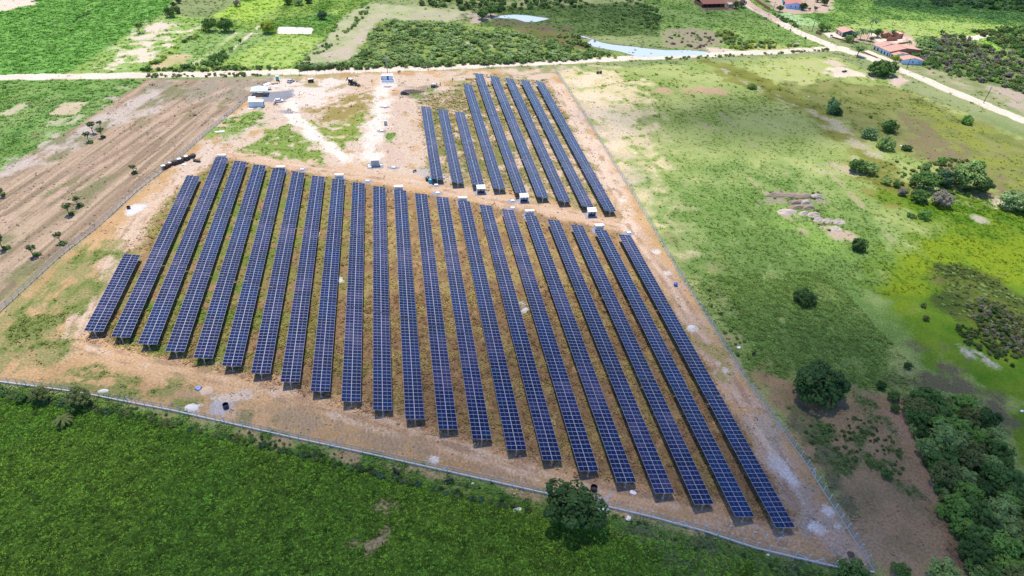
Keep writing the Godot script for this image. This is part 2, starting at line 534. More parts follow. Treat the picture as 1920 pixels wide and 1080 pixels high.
	layer([Vector2(295.4, -435.5), Vector2(307.5, -438.2), Vector2(306.1, -425.9), Vector2(298.1, -421.1), Vector2(292.9, -425.8)], sand, Color(0.68, 0.59, 0.5), 1.0, 1.0)
	layer([Vector2(304.4, -421.1), Vector2(328.7, -436.1), Vector2(360.3, -436.6), Vector2(350.4, -409.8), Vector2(328.1, -387.7), Vector2(319.2, -411.9)], Color(0.5, 0.38, 0.28), Color(0.38, 0.28, 0.19), 2.0, 3.0)
	layer([Vector2(330.3, -438.6), Vector2(353.2, -426.5), Vector2(350.9, -414.5), Vector2(323.5, -400.7), Vector2(321.6, -409.7)], sand, Color(0.66, 0.55, 0.46), 2.0, 3.0, 0.8)
	layer([Vector2(330.6, -394.1), Vector2(371.2, -417), Vector2(406.5, -424.7), Vector2(484.2, -428.1), Vector2(459.5, -360), Vector2(361.7, -265.6), Vector2(342, -335.6), Vector2(319.3, -367.4)], Color(0.1, 0.17, 0.05), Color(0.17, 0.22, 0.09), 3.0, 6.0)
	layer([Vector2(404.5, -422.2), Vector2(415.1, -424.8), Vector2(404.4, -391.9), Vector2(399.8, -372.7), Vector2(398.5, -341.7), Vector2(393.4, -379), Vector2(399.3, -405.5)], Color(0.22, 0.4, 0.06), Color(0.28, 0.44, 0.1), 3.0, 4.0)
	layer([Vector2(399.5, -428.3), Vector2(429, -436.4), Vector2(426.3, -429.9), Vector2(406.6, -422.2), Vector2(396.8, -422.1)], Color(0.72, 0.62, 0.52), Color(0.6, 0.5, 0.42), 1.0, 2.0)
	layer([Vector2(309.3, -363.6), Vector2(323.8, -363.5), Vector2(344.1, -333.9), Vector2(356.8, -297.2), Vector2(334.7, -254.3), Vector2(328.5, -291.7)], Color(0.17, 0.21, 0.08), Color(0.32, 0.31, 0.18), 3.0, 5.0)
	layer([Vector2(337.2, -334), Vector2(362.8, -326.6), Vector2(355.9, -272.5), Vector2(330.8, -301.9)], Color(0.42, 0.35, 0.28), Color(0.3, 0.27, 0.2), 3.0, 6.0, 0.7)
	# the wide pasture east of the fence
	layer([Vector2(89.4, -362.5), Vector2(273.7, -387.8), Vector2(281.7, -343.8), Vector2(301.5, -260.9), Vector2(310.2, -203), Vector2(136.2, -42.1), Vector2(83.3, -49.5), Vector2(91.4, -61.8), Vector2(89.1, -116.6), Vector2(89.6, -222.8)], Color(0.195, 0.27, 0.07), Color(0.31, 0.36, 0.13), 3.0, 5.0, 1.0, 1.0, 0.35)
	layer([Vector2(89.2, -361.7), Vector2(118.5, -365.7), Vector2(132.8, -346.6), Vector2(119.5, -289.1), Vector2(109.4, -235), Vector2(109.1, -189.8), Vector2(97.4, -180.5), Vector2(90, -191.4), Vector2(90.2, -222.7), Vector2(90.8, -307.9)], Color(0.56, 0.46, 0.30), Color(0.42, 0.40, 0.2), 8.0, 20.0, 0.75, 1.0, 1.5)
	layer([Vector2(89.7, -347.4), Vector2(112.5, -355.3), Vector2(111, -309.3), Vector2(101.4, -260.7), Vector2(92.7, -255.9), Vector2(92.1, -309.9)], Color(0.62, 0.52, 0.38), Color(0.5, 0.44, 0.28), 8.0, 16.0, 0.7, 1.0, 1.0)
	layer([Vector2(90, -191.4), Vector2(104.6, -193.8), Vector2(105.9, -152.5), Vector2(94.9, -115.9), Vector2(89.2, -117), Vector2(89.4, -138.6)], Color(0.4, 0.28, 0.17), Color(0.2, 0.22, 0.08), 6.0, 14.0, 0.55)
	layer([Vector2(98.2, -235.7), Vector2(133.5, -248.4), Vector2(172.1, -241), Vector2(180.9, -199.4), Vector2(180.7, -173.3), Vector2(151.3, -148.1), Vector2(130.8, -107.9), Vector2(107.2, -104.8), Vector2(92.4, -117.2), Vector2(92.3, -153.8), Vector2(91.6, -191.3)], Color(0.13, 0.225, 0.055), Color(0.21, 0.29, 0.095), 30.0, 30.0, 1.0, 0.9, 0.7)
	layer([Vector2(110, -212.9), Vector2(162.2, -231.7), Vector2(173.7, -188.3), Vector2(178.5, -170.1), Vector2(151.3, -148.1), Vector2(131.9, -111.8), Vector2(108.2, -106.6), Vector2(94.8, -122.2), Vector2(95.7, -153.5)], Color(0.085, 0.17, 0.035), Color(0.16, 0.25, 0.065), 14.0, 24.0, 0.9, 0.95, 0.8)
	layer([Vector2(139.7, -215), Vector2(155.1, -201.4), Vector2(157, -182.3), Vector2(145.4, -169.7), Vector2(136.8, -187.6)], Color(0.15, 0.27, 0.05), Color(0.2, 0.3, 0.08), 8.0, 12.0, 0.7)
	for q in [[Vector2(130.7, -346.6), Vector2(124, -319.5), Vector2(118.7, -292.3), Vector2(115.6, -270), Vector2(115, -249.4), Vector2(114.9, -225.5)], [Vector2(158.6, -329.9), Vector2(160.8, -287.4), Vector2(160.1, -246.8), Vector2(162, -222.3)], [Vector2(181.1, -230.5), Vector2(179.1, -203.7), Vector2(175.5, -184.4), Vector2(174.7, -173.8)], [Vector2(143.6, -232.8), Vector2(144.4, -202.2), Vector2(145.2, -176.4)], [Vector2(138.1, -322.8), Vector2(147.5, -281.6), Vector2(170.6, -262.7), Vector2(186.8, -240.1)]]:
		strip(q, 1.1, Color(0.36, 0.3, 0.19), Color(0.25, 0.27, 0.12), 1.0, 3.0, 0.5, 0.9)
	# olive swale and marsh
	layer([Vector2(181.8, -380.1), Vector2(204.5, -362.9), Vector2(218.5, -320.6), Vector2(217, -272.3), Vector2(212.5, -228.5), Vector2(207.3, -197.5), Vector2(183.5, -203.4), Vector2(203.7, -255.3), Vector2(201.6, -306.2), Vector2(183.7, -345.6)], Color(0.13, 0.15, 0.03), Color(0.2, 0.21, 0.05), 6.0, 10.0)
	layer([Vector2(209.8, -374.1), Vector2(249.7, -383.8), Vector2(275, -383.7), Vector2(241.6, -344.6), Vector2(218.6, -332.5), Vector2(209, -358.3)], Color(0.3, 0.36, 0.1), Color(0.36, 0.38, 0.17), 6.0, 12.0)
	layer([Vector2(214.4, -336.7), Vector2(248.2, -344.5), Vector2(283.7, -326.8), Vector2(301.5, -260.9), Vector2(310.2, -203), Vector2(266.4, -162.5), Vector2(248.1, -211.9), Vector2(240.7, -242.2), Vector2(220.4, -260.1), Vector2(219.1, -295)], Color(0.13, 0.165, 0.04), Color(0.21, 0.22, 0.075), 6.0, 12.0)
	layer([Vector2(257.4, -293.6), Vector2(266.2, -276.4), Vector2(254.6, -225.8), Vector2(238.8, -195.1), Vector2(228.4, -200), Vector2(235.7, -232), Vector2(237.8, -265.2)], Color(0.16, 0.13, 0.075), Color(0.2, 0.18, 0.08), 8.0, 16.0, 0.8)
	layer([Vector2(272.8, -311.3), Vector2(295.1, -278.4), Vector2(287.6, -245.1), Vector2(257.8, -211.2), Vector2(256.4, -241.3)], Color(0.16, 0.2, 0.03), Color(0.23, 0.25, 0.06), 8.0, 16.0, 0.6)
	layer([Vector2(256.3, -367), Vector2(268.5, -364.1), Vector2(280.7, -352.8), Vector2(274.4, -348.4), Vector2(251.8, -350.5)], Color(0.62, 0.52, 0.4), Color(0.5, 0.44, 0.34), 3.0, 8.0)
	layer([Vector2(263.5, -379.7), Vector2(272.5, -379.6), Vector2(272.6, -367.8), Vector2(262, -367.9)], Color(0.55, 0.45, 0.35), Color(0.4, 0.36, 0.25), 3.0, 8.0, 0.7)
	layer([Vector2(282.4, -343.8), Vector2(298.1, -352.5), Vector2(295.8, -341.8), Vector2(281.6, -333.5)], Color(0.5, 0.4, 0.32), Color(0.44, 0.36, 0.28), 3.0, 6.0)
	layer([Vector2(209.5, -298.9), Vector2(216.4, -290.4), Vector2(217.7, -260.3), Vector2(213.3, -249.2), Vector2(208, -257.9)], Color(0.42, 0.37, 0.27), Color(0.3, 0.3, 0.16), 4.0, 8.0, 0.8)
	layer([Vector2(179.1, -235.5), Vector2(199.8, -244.6), Vector2(194.6, -232.1), Vector2(183.3, -227.9)], Color(0.42, 0.36, 0.24), Color(0.34, 0.31, 0.19), 4.0, 8.0, 0.7)
	strip([Vector2(189.5, -364.9), Vector2(194.4, -341.2), Vector2(201.7, -321.1), Vector2(210.5, -295.4)], 3.0, Color(0.36, 0.36, 0.26), Color(0.25, 0.28, 0.15), 2.0, 4.0, 0.6)
	layer([Vector2(191.5, -215.8), Vector2(223.3, -209.1), Vector2(246.8, -198.7), Vector2(273.4, -180.3), Vector2(165.1, -75.9), Vector2(145.1, -83), Vector2(151.7, -101.6), Vector2(148.4, -116.3), Vector2(144.9, -128.1), Vector2(153.9, -153.6), Vector2(174.7, -173.8), Vector2(198.9, -186.3)], Color(0.065, 0.15, 0.012), Color(0.125, 0.205, 0.018), 10.0, 14.0)
	layer([Vector2(156.7, -159.3), Vector2(174.7, -173.8), Vector2(200.5, -182.4), Vector2(230.3, -180), Vector2(221.6, -153.3), Vector2(198.3, -143.6), Vector2(191.9, -165.6), Vector2(176.9, -163.7), Vector2(165.6, -146.7), Vector2(153.1, -142.4)], Color(0.12, 0.20, 0.010), Color(0.19, 0.25, 0.018), 8.0, 10.0, 0.9)
	layer([Vector2(181.9, -164.9), Vector2(191.9, -165.6), Vector2(196.4, -155.6), Vector2(201.1, -143.3), Vector2(205.1, -121.8), Vector2(188.8, -105.5), Vector2(173.9, -115.8), Vector2(173.4, -130), Vector2(166.8, -135.8), Vector2(167.4, -146.5), Vector2(176, -151.5)], Color(0.045, 0.075, 0.016), Color(0.10, 0.13, 0.025), 2.5, 5.0)
	layer([Vector2(173.7, -159.3), Vector2(181, -160.8), Vector2(178.1, -154.3), Vector2(170.4, -152)], Color(0.09, 0.1, 0.03), Color(0.15, 0.16, 0.05), 2.0, 4.0, 0.8)
	layer([Vector2(199.3, -157.9), Vector2(203.7, -158.1), Vector2(204.1, -154.9), Vector2(199.3, -154.1)], Color(0.09, 0.09, 0.03), Color(0.14, 0.14, 0.05), 1.5, 4.0, 0.8)
	layer([Vector2(159.6, -123), Vector2(163.6, -120.3), Vector2(164.6, -116.8), Vector2(160.7, -116.7), Vector2(158.6, -120.1)], Color(0.42, 0.4, 0.36), Color(0.3, 0.3, 0.24), 1.5, 4.0, 0.8)
	layer([Vector2(234.4, -207.4), Vector2(243.8, -206.7), Vector2(245.1, -201), Vector2(233.4, -198.8)], Color(0.56, 0.47, 0.38), Color(0.48, 0.4, 0.32), 2.0, 5.0)
	layer([Vector2(219, -195.8), Vector2(228.1, -196.7), Vector2(228.7, -191.8), Vector2(219.6, -189.3)], Color(0.42, 0.38, 0.32), Color(0.24, 0.26, 0.14), 2.0, 5.0, 0.6)
	layer([Vector2(137.5, -117.5), Vector2(151.5, -122.7), Vector2(153.1, -109.4), Vector2(153.2, -99.5), Vector2(146.1, -94.8), Vector2(141.5, -100.9), Vector2(133.8, -107.6)], Color(0.1, 0.085, 0.065), Color(0.13, 0.14, 0.06), 8.0, 14.0, 0.75)
	# brown bank in the near right corner
	layer([Vector2(93.2, -117.1), Vector2(102.8, -119.2), Vector2(127.2, -107.3), Vector2(125.6, -92), Vector2(119.6, -72.8), Vector2(115.9, -61.5), Vector2(101.7, -46.9), Vector2(83.3, -49.5), Vector2(91.6, -62.1)], Color(0.31, 0.215, 0.115), Color(0.22, 0.17, 0.09), 6.0, 10.0, 1.0, 1.0, 1.5)
	layer([Vector2(96.9, -102.4), Vector2(118.5, -103.5), Vector2(118, -89.6), Vector2(109.8, -79.7), Vector2(102, -86.7), Vector2(94.3, -92.5)], Color(0.06, 0.11, 0.03), Color(0.12, 0.16, 0.06), 5.0, 12.0, 0.5, 1.0, 1.5)
	layer([Vector2(95, -104.4), Vector2(101.4, -100.1), Vector2(95.3, -75.9), Vector2(91.5, -69.8), Vector2(92.7, -84.8)], Color(0.1, 0.12, 0.05), Color(0.16, 0.14, 0.08), 5.0, 10.0, 0.5)
	layer([Vector2(124.9, -108.6), Vector2(127.5, -105.4), Vector2(122.8, -84.2), Vector2(116.5, -70.5), Vector2(114.4, -74.8), Vector2(119.1, -91.1)], Color(0.36, 0.245, 0.155), Color(0.29, 0.2, 0.125), 2.5, 4.0, 0.9)
	layer([Vector2(108.7, -68.8), Vector2(119.6, -72.8), Vector2(118.1, -65), Vector2(110.5, -61.1), Vector2(106.5, -64)], Color(0.11, 0.08, 0.05), Color(0.16, 0.115, 0.07), 4.0, 8.0, 0.8)
	layer([Vector2(93.8, -69.5), Vector2(104.6, -66.8), Vector2(105.9, -61.7), Vector2(90.7, -59)], Color(0.33, 0.24, 0.14), Color(0.26, 0.2, 0.12), 5.0, 8.0, 0.8)
	# spoil heaps
	layer([Vector2(143.5, -218.2), Vector2(168.2, -216.5), Vector2(164.5, -208.1), Vector2(141, -208.5)], Color(0.3, 0.27, 0.2), Color(0.16, 0.18, 0.09), 3.0, 8.0, 0.6)
	layer([Vector2(150.8, -201.7), Vector2(163.4, -192.9), Vector2(161, -182), Vector2(155, -186.1)], Color(0.44, 0.35, 0.26), Color(0.3, 0.27, 0.17), 3.0, 8.0, 0.6)
	for q in [[Vector3(140.20, 0, -331.17), 4.0], [Vector3(166.62, 0, -328.96), 5.5], [Vector3(155.88, 0, -328.45), 2.5]]:
		blot(q[0], q[1] * 1.5, q[1], Color(0.45, 0.29, 0.18), Color(0.38, 0.28, 0.17), 3.0, 5.0)
	# brown field and green fields on the left
	layer([Vector2(-251.5, -355.1), Vector2(-120.3, -351.3), Vector2(-120.1, -343.9), Vector2(-130.5, -302.3), Vector2(-145.2, -255.4), Vector2(-169, -203.2)], Color(0.09, 0.2, 0.04), Color(0.17, 0.28, 0.08), 1.0, 1.5, 1.0, 1.0, 1.2)
	layer([Vector2(-155.6, -332.3), Vector2(-129.2, -335.7), Vector2(-127.6, -314.2), Vector2(-134.4, -288.6), Vector2(-154.6, -279.2), Vector2(-164.2, -303.7)], Color(0.1, 0.22, 0.05), Color(0.2, 0.3, 0.1), 2.0, 4.0, 1.0, 1.0, 1.0, -1.3, 3.0)
	layer([Vector2(-145.7, -322.9), Vector2(-136.1, -322.6), Vector2(-136.6, -308.4), Vector2(-148.5, -307.7)], Color(0.46, 0.37, 0.27), Color(0.36, 0.34, 0.2), 1.0, 1.5, 1.0, 1.0, 2.0, -1.3, 6.0)
	layer([Vector2(-163.8, -323.5), Vector2(-159.4, -323.3), Vector2(-162.3, -309.4), Vector2(-167.4, -309)], Color(0.46, 0.4, 0.3), Color(0.3, 0.34, 0.18), 1.5, 2.0, 0.8, 1.0, 2.0, -1.3, 6.0)
	layer([Vector2(-144.3, -302.9), Vector2(-132.9, -310.1), Vector2(-135.6, -298.5), Vector2(-140.7, -295.4)], Color(0.4, 0.37, 0.27), Color(0.25, 0.31, 0.15), 2.0, 4.0, 0.5, 1.0, 2.0, -1.3, 5.0)
	layer([Vector2(-120.1, -343.9), Vector2(-119.1, -351.2), Vector2(-56.3, -351.6), Vector2(-62, -335.4), Vector2(-78.9, -282.2), Vector2(-98.3, -212.4), Vector2(-110.4, -166.7), Vector2(-124.8, -122), Vector2(-167.3, -200.1), Vector2(-144.9, -254.5), Vector2(-130.3, -301.7)], Color(0.22, 0.165, 0.11), Color(0.36, 0.275, 0.195), 1.5, 2.0, 1.0, 1.0, 2.2, -1.3, 12.0)
	layer([Vector2(-113.6, -343.8), Vector2(-61.1, -348.6), Vector2(-78.9, -282.2), Vector2(-98.3, -212.4), Vector2(-110.4, -166.7), Vector2(-119.7, -132.7), Vector2(-153.9, -201.9), Vector2(-139.9, -250.8), Vector2(-126.6, -296.5)], Color(0.15, 0.12, 0.08), Color(0.2, 0.16, 0.1), 4.0, 8.0, 0.36, 0.75, 2.6, -1.3, 26.0)
	layer([Vector2(-113.6, -343.8), Vector2(-61.1, -348.6), Vector2(-78.9, -282.2), Vector2(-98.3, -212.4), Vector2(-110.4, -166.7), Vector2(-119.7, -132.7), Vector2(-153.9, -201.9), Vector2(-139.9, -250.8), Vector2(-126.6, -296.5)], Color(0.44, 0.345, 0.25), Color(0.38, 0.29, 0.2), 4.0, 8.0, 0.3, 0.8, 3.0, -1.3, 26.0)
	layer([Vector2(-120.1, -343.9), Vector2(-111.4, -349.6), Vector2(-97.5, -336.3), Vector2(-110.4, -307.4), Vector2(-126.2, -281.9), Vector2(-135.8, -259.3), Vector2(-142.7, -248.8), Vector2(-144.9, -254.5), Vector2(-129.9, -300.6)], Color(0.46, 0.41, 0.36), Color(0.33, 0.28, 0.23), 6.0, 14.0, 0.75, 1.0, 1.0, -1.3, 5.0)
	layer([Vector2(-113.3, -347.4), Vector2(-61.3, -350.2), Vector2(-65.5, -325.1), Vector2(-80.6, -315.7), Vector2(-98.2, -322.7)], Color(0.22, 0.19, 0.145), Color(0.3, 0.26, 0.19), 6.0, 12.0, 0.7, 1.0, 1.0, -1.3, 4.0)
	for q in [[Vector2(-110, -343.7), Vector2(-89.7, -339.7), Vector2(-98.2, -322.7), Vector2(-110.5, -316.7)], [Vector2(-144.7, -283.8), Vector2(-128.2, -288.3), Vector2(-125.6, -267.9), Vector2(-141.3, -264.1)], [Vector2(-122.3, -296.3), Vector2(-108.8, -301.4), Vector2(-109.8, -281.1), Vector2(-120.8, -277.5)], [Vector2(-114.5, -244.9), Vector2(-105.9, -253), Vector2(-103.5, -238), Vector2(-112.4, -232.7)], [Vector2(-127, -209), Vector2(-119.8, -215.1), Vector2(-117.7, -205.1), Vector2(-123.2, -199.3)], [Vector2(-117.3, -184.4), Vector2(-112.4, -186.7), Vector2(-109.8, -175.8), Vector2(-114.9, -171.3)], [Vector2(-120.9, -237.2), Vector2(-114, -249.1), Vector2(-109.4, -228.7), Vector2(-117.3, -221.9)], [Vector2(-87.7, -329.1), Vector2(-76.3, -332.3), Vector2(-80, -312.5), Vector2(-88.6, -309.7)]]:
		layer(q, Color(0.12, 0.14, 0.06), Color(0.2, 0.19, 0.1), 8.0, 16.0, 0.5, 0.85, 1.2, -1.3, 3.0)
	strip([Vector2(-132.3, -214.4), Vector2(-114.4, -262.6), Vector2(-96.1, -313.1), Vector2(-75.5, -343)], 2.2, Color(0.42, 0.31, 0.23), Color(0.38, 0.28, 0.2), 1.5, 1.5, 0.8)
	strip([Vector2(-129.5, -207.6), Vector2(-109.8, -260), Vector2(-92.5, -306.8), Vector2(-75.7, -328.8)], 1.6, Color(0.42, 0.31, 0.23), Color(0.38, 0.28, 0.2), 1.5, 1.5, 0.7)
	# the yard of the solar farm
	layer([Vector2(-58.2, -352.4), Vector2(-25, -359.8), Vector2(36.9, -364), Vector2(89.9, -366), Vector2(90.8, -307.9), Vector2(90.4, -256), Vector2(90.2, -222.7), Vector2(89.8, -191.4), Vector2(89.1, -162.8), Vector2(89.4, -138.6), Vector2(89.2, -117), Vector2(91.4, -89.1), Vector2(91.6, -62.1), Vector2(83.6, -64.3), Vector2(69.4, -70.3), Vector2(60.1, -75.5), Vector2(49.9, -80.3), Vector2(38.9, -85), Vector2(26, -90.1), Vector2(17.1, -93.8), Vector2(-11, -105.4), Vector2(-25.7, -111.1), Vector2(-56.4, -123.7), Vector2(-67, -127.6), Vector2(-79.1, -132.2), Vector2(-99.1, -138.1), Vector2(-142.2, -153.9), Vector2(-124.7, -121.6), Vector2(-110.4, -166.7), Vector2(-98.3, -212.4), Vector2(-78.9, -282.2), Vector2(-67, -323.8)], soil, soil_b, 1.0, 1.0, 1.0, 1.0, 0.7)
	layer([Vector2(-58.2, -352.4), Vector2(89.9, -366), Vector2(90.4, -256), Vector2(88.9, -218.5), Vector2(51.8, -225.4), Vector2(3.6, -237.2), Vector2(-67.5, -264.7), Vector2(-81.9, -247.1), Vector2(-67, -323.8)], Color(0.54, 0.445, 0.345), Color(0.41, 0.325, 0.24), 10.0, 16.0, 0.9, 1.0, 0.8)
	# grass and straw between the rows
	layer([Vector2(-84, -152), Vector2(-86, -196.1), Vector2(-78.5, -244.7), Vector2(-69.1, -261.9), Vector2(-20.7, -241.5), Vector2(49.1, -210.9), Vector2(80, -192.2), Vector2(81.2, -134.7), Vector2(80.9, -73.1), Vector2(74.6, -75.2), Vector2(38.6, -91.6), Vector2(-1.1, -112.1), Vector2(-46.2, -135.5)], Color(0.30, 0.20, 0.105), Color(0.19, 0.135, 0.07), 2.0, 4.0, 0.95, 1.0, 1.5)
	layer([Vector2(-78.3, -150.3), Vector2(-84.3, -192.9), Vector2(-77.1, -242.5), Vector2(-66.7, -259.9), Vector2(-20.6, -238.8), Vector2(-10.4, -206.5), Vector2(-16.8, -132.3), Vector2(-44.9, -135.4)], Color(0.17, 0.17, 0.055), Color(0.26, 0.23, 0.085), 8.0, 16.0, 0.68, 1.0, 1.5)
	layer([Vector2(-75.9, -151.1), Vector2(-73.3, -186.1), Vector2(-68.3, -246.2), Vector2(-36.9, -244.3), Vector2(-38.8, -189), Vector2(-41.2, -137), Vector2(-59.8, -145.2)], Color(0.10, 0.16, 0.03), Color(0.16, 0.2, 0.05), 10.0, 18.0, 0.42, 1.0, 1.3)
	layer([Vector2(-16.8, -132.3), Vector2(-16, -214.3), Vector2(29.4, -210.9), Vector2(77.6, -172.6), Vector2(75.2, -87), Vector2(49.8, -87.3)], Color(0.26, 0.215, 0.085), Color(0.36, 0.28, 0.13), 12.0, 18.0, 0.42, 1.0, 1.3)
	layer([Vector2(11.7, -319.4), Vector2(38.2, -348.3), Vector2(45.1, -359.7), Vector2(82.7, -349.1), Vector2(80, -205.1), Vector2(43, -222.6), Vector2(12.8, -236.6)], Color(0.2, 0.19, 0.085), Color(0.33, 0.28, 0.15), 3.0, 8.0, 0.62, 1.0, 1.3)
	layer([Vector2(13.6, -306), Vector2(42.8, -340.4), Vector2(59.9, -325), Vector2(55.6, -233.9), Vector2(16.2, -240.9)], Color(0.13, 0.15, 0.05), Color(0.2, 0.2, 0.08), 4.0, 12.0, 0.4, 1.0, 1.3)
	# tracks
	strip([Vector2(-79, -246.9), Vector2(-86.3, -219.6), Vector2(-88.3, -193.3), Vector2(-87.8, -171.1), Vector2(-87.3, -150.2)], 7.0, Color(0.52, 0.41, 0.31), Color(0.44, 0.34, 0.25), 3.0, 3.0, 0.9)
	strip([Vector2(-79, -246.9), Vector2(-71.3, -275), Vector2(-61.7, -296.6), Vector2(-45.6, -306.9)], 7.0, Color(0.52, 0.43, 0.35), Color(0.42, 0.35, 0.28), 3.0, 4.0, 0.9)
	strip([Vector2(-87.3, -150.2), Vector2(-68.2, -141.9), Vector2(-37.7, -130.3), Vector2(-6.1, -114.4), Vector2(27.2, -95.9), Vector2(43.4, -86.6), Vector2(62.9, -79.3), Vector2(77.7, -71.6)], 6.5, Color(0.52, 0.355, 0.205), Color(0.44, 0.295, 0.165), 3.0, 3.5, 0.95, 1.0, 0.8)
	strip([Vector2(-65.9, -267.1), Vector2(-37.5, -252.5), Vector2(3.6, -238.1), Vector2(42.4, -218.5), Vector2(79.7, -197.6)], 8.0, Color(0.50, 0.37, 0.26), Color(0.43, 0.31, 0.21), 3.0, 4.0, 0.95)
	strip([Vector2(82.1, -195.6), Vector2(84.4, -165.9), Vector2(84.9, -132), Vector2(85.1, -102), Vector2(85.7, -77.1), Vector2(88.2, -66.4)], 7.0, Color(0.46, 0.34, 0.24), Color(0.38, 0.28, 0.2), 3.0, 4.0, 0.9)
	strip([Vector2(86.4, -339.4), Vector2(85.7, -284.3), Vector2(84.4, -227.5), Vector2(82.1, -195.6)], 6.0, Color(0.58, 0.46, 0.35), Color(0.5, 0.4, 0.3), 3.0, 4.0, 0.9)
	layer([Vector2(82.8, -109.5), Vector2(88.1, -105.2), Vector2(89, -74), Vector2(88.2, -66.4), Vector2(84.1, -72), Vector2(82.1, -87.7)], Color(0.37, 0.32, 0.25), Color(0.29, 0.245, 0.185), 4.0, 8.0, 0.75, 1.0, 1.2)
	layer([Vector2(84.2, -94.5), Vector2(86.7, -93.4), Vector2(86.4, -85.6), Vector2(85.6, -84.5), Vector2(83.6, -90.6)], Color(0.55, 0.52, 0.47), Color(0.46, 0.43, 0.38), 1.5, 2.5)
	layer([Vector2(-56.1, -350.1), Vector2(-24.9, -355.8), Vector2(-24, -330.9), Vector2(-33.1, -314.1), Vector2(-47.5, -314.6), Vector2(-59.1, -331.8)], Color(0.62, 0.54, 0.48), Color(0.52, 0.44, 0.37), 6.0, 10.0, 0.9)
	strip([Vector2(2, -337.5), Vector2(3.7, -306.3), Vector2(0.5, -276.8), Vector2(-1.1, -256.1)], 10.0, Color(0.4, 0.3, 0.23), Color(0.5, 0.4, 0.32), 4.0, 10.0, 0.6, 1.0, 1.2, 1.5, 4.0)
	layer([Vector2(6.1, -341.2), Vector2(16.9, -341), Vector2(14.5, -322.7), Vector2(6.6, -319.5)], Color(0.2, 0.15, 0.12), Color(0.3, 0.23, 0.18), 5.0, 10.0, 0.8)
	for w in [[[Vector2(-79, -246.9), Vector2(-86.3, -219.6), Vector2(-88.3, -193.3), Vector2(-87.8, -171.1), Vector2(-87.4, -152.4), Vector2(-68.3, -142.4), Vector2(-37.7, -130.7), Vector2(-6.1, -114.8), Vector2(27.2, -96.2), Vector2(43.5, -86.9), Vector2(63, -79.6), Vector2(77.8, -71.8)], 0.0], [[Vector2(-66, -268.1), Vector2(-37.6, -253.4), Vector2(3.6, -239), Vector2(42.5, -219.3), Vector2(79.9, -198.3), Vector2(84.4, -165.9), Vector2(84.9, -132), Vector2(85.1, -102), Vector2(85.7, -77.1)], 0.0], [[Vector2(86.4, -339.4), Vector2(85.7, -284.3), Vector2(84.4, -227.5), Vector2(82.4, -203)], 0.0], [[Vector2(-79, -246.9), Vector2(-71.3, -275), Vector2(-61.7, -296.6), Vector2(-45.6, -306.9), Vector2(-33.1, -314.1), Vector2(-8.6, -337.8)], 0.0], [[Vector2(-46.6, -317.8), Vector2(-42.6, -298.8), Vector2(-30.9, -277.2), Vector2(-19.2, -257.1)], 0.0], [[Vector2(-37.6, -129.7), Vector2(-8.6, -113), Vector2(15.5, -100.4), Vector2(27.9, -93.6)], 0.0]]:
		ruts(w[0])
	# green islands in the yard
	layer([Vector2(-61.8, -270.4), Vector2(-53.8, -287.6), Vector2(-44.3, -292.4), Vector2(-37.8, -281.3), Vector2(-30, -262.7), Vector2(-23.4, -257.4), Vector2(-37.9, -257.2), Vector2(-54.8, -261.1)], Color(0.12, 0.21, 0.035), Color(0.22, 0.28, 0.08), 3.0, 8.0, 0.85, 1.0, 1.6)
	layer([Vector2(-37.6, -294.4), Vector2(-22.8, -298), Vector2(-8.6, -320), Vector2(-9.7, -282.8), Vector2(-21.7, -268.3), Vector2(-30.6, -272.9)], Color(0.13, 0.21, 0.035), Color(0.24, 0.28, 0.07), 3.0, 8.0, 0.72, 1.0, 1.6)
	layer([Vector2(-35.3, -310.9), Vector2(-26.2, -323.9), Vector2(-8.6, -332.6), Vector2(-7.3, -319.9), Vector2(-18, -293.6), Vector2(-32, -296.6)], Color(0.29, 0.235, 0.05), Color(0.2, 0.17, 0.09), 4.0, 10.0, 0.75, 1.0, 1.4)
	layer([Vector2(-76.2, -284.8), Vector2(-68, -308.9), Vector2(-59.5, -311.8), Vector2(-55.6, -302.3), Vector2(-63.8, -281), Vector2(-73.5, -281.4)], Color(0.13, 0.23, 0.045), Color(0.24, 0.31, 0.1), 3.0, 8.0, 0.82, 1.0, 1.5)
	layer([Vector2(-46.4, -357.7), Vector2(-22.3, -359), Vector2(-21.7, -341.8), Vector2(-34.4, -336.2), Vector2(-44.1, -346)], Color(0.25, 0.23, 0.09), Color(0.33, 0.28, 0.16), 4.0, 10.0, 0.6)
	layer([Vector2(10.9, -330), Vector2(20.7, -337.1), Vector2(22.6, -327.5), Vector2(13.1, -320.7)], Color(0.13, 0.2, 0.06), Color(0.2, 0.24, 0.09), 3.0, 6.0, 0.7)
	layer([Vector2(30.5, -356.6), Vector2(43.7, -359.7), Vector2(42.8, -340.4), Vector2(30.1, -336.9)], Color(0.22, 0.22, 0.08), Color(0.32, 0.28, 0.15), 4.0, 8.0, 0.6)
	layer([Vector2(65.2, -366.3), Vector2(91.2, -367.8), Vector2(87.4, -357.4), Vector2(66.4, -356)], Color(0.18, 0.22, 0.08), Color(0.3, 0.27, 0.15), 4.0, 8.0, 0.6)
	layer([Vector2(-3.1, -282.5), Vector2(-0.5, -283.5), Vector2(-0.5, -272.5), Vector2(-3.7, -272.6)], Color(0.1, 0.2, 0.035), Color(0.15, 0.24, 0.05), 1.5, 3.0)
	layer([Vector2(-110.1, -166), Vector2(-101.7, -194.4), Vector2(-93.4, -203), Vector2(-88.9, -201.1), Vector2(-88.3, -161.4), Vector2(-87.9, -144.1), Vector2(-105.1, -138.2), Vector2(-116.7, -151.2)], Color(0.19, 0.19, 0.07), Color(0.3, 0.26, 0.12), 6.0, 14.0, 0.72, 1.0, 1.5, -1.3, 2.0)
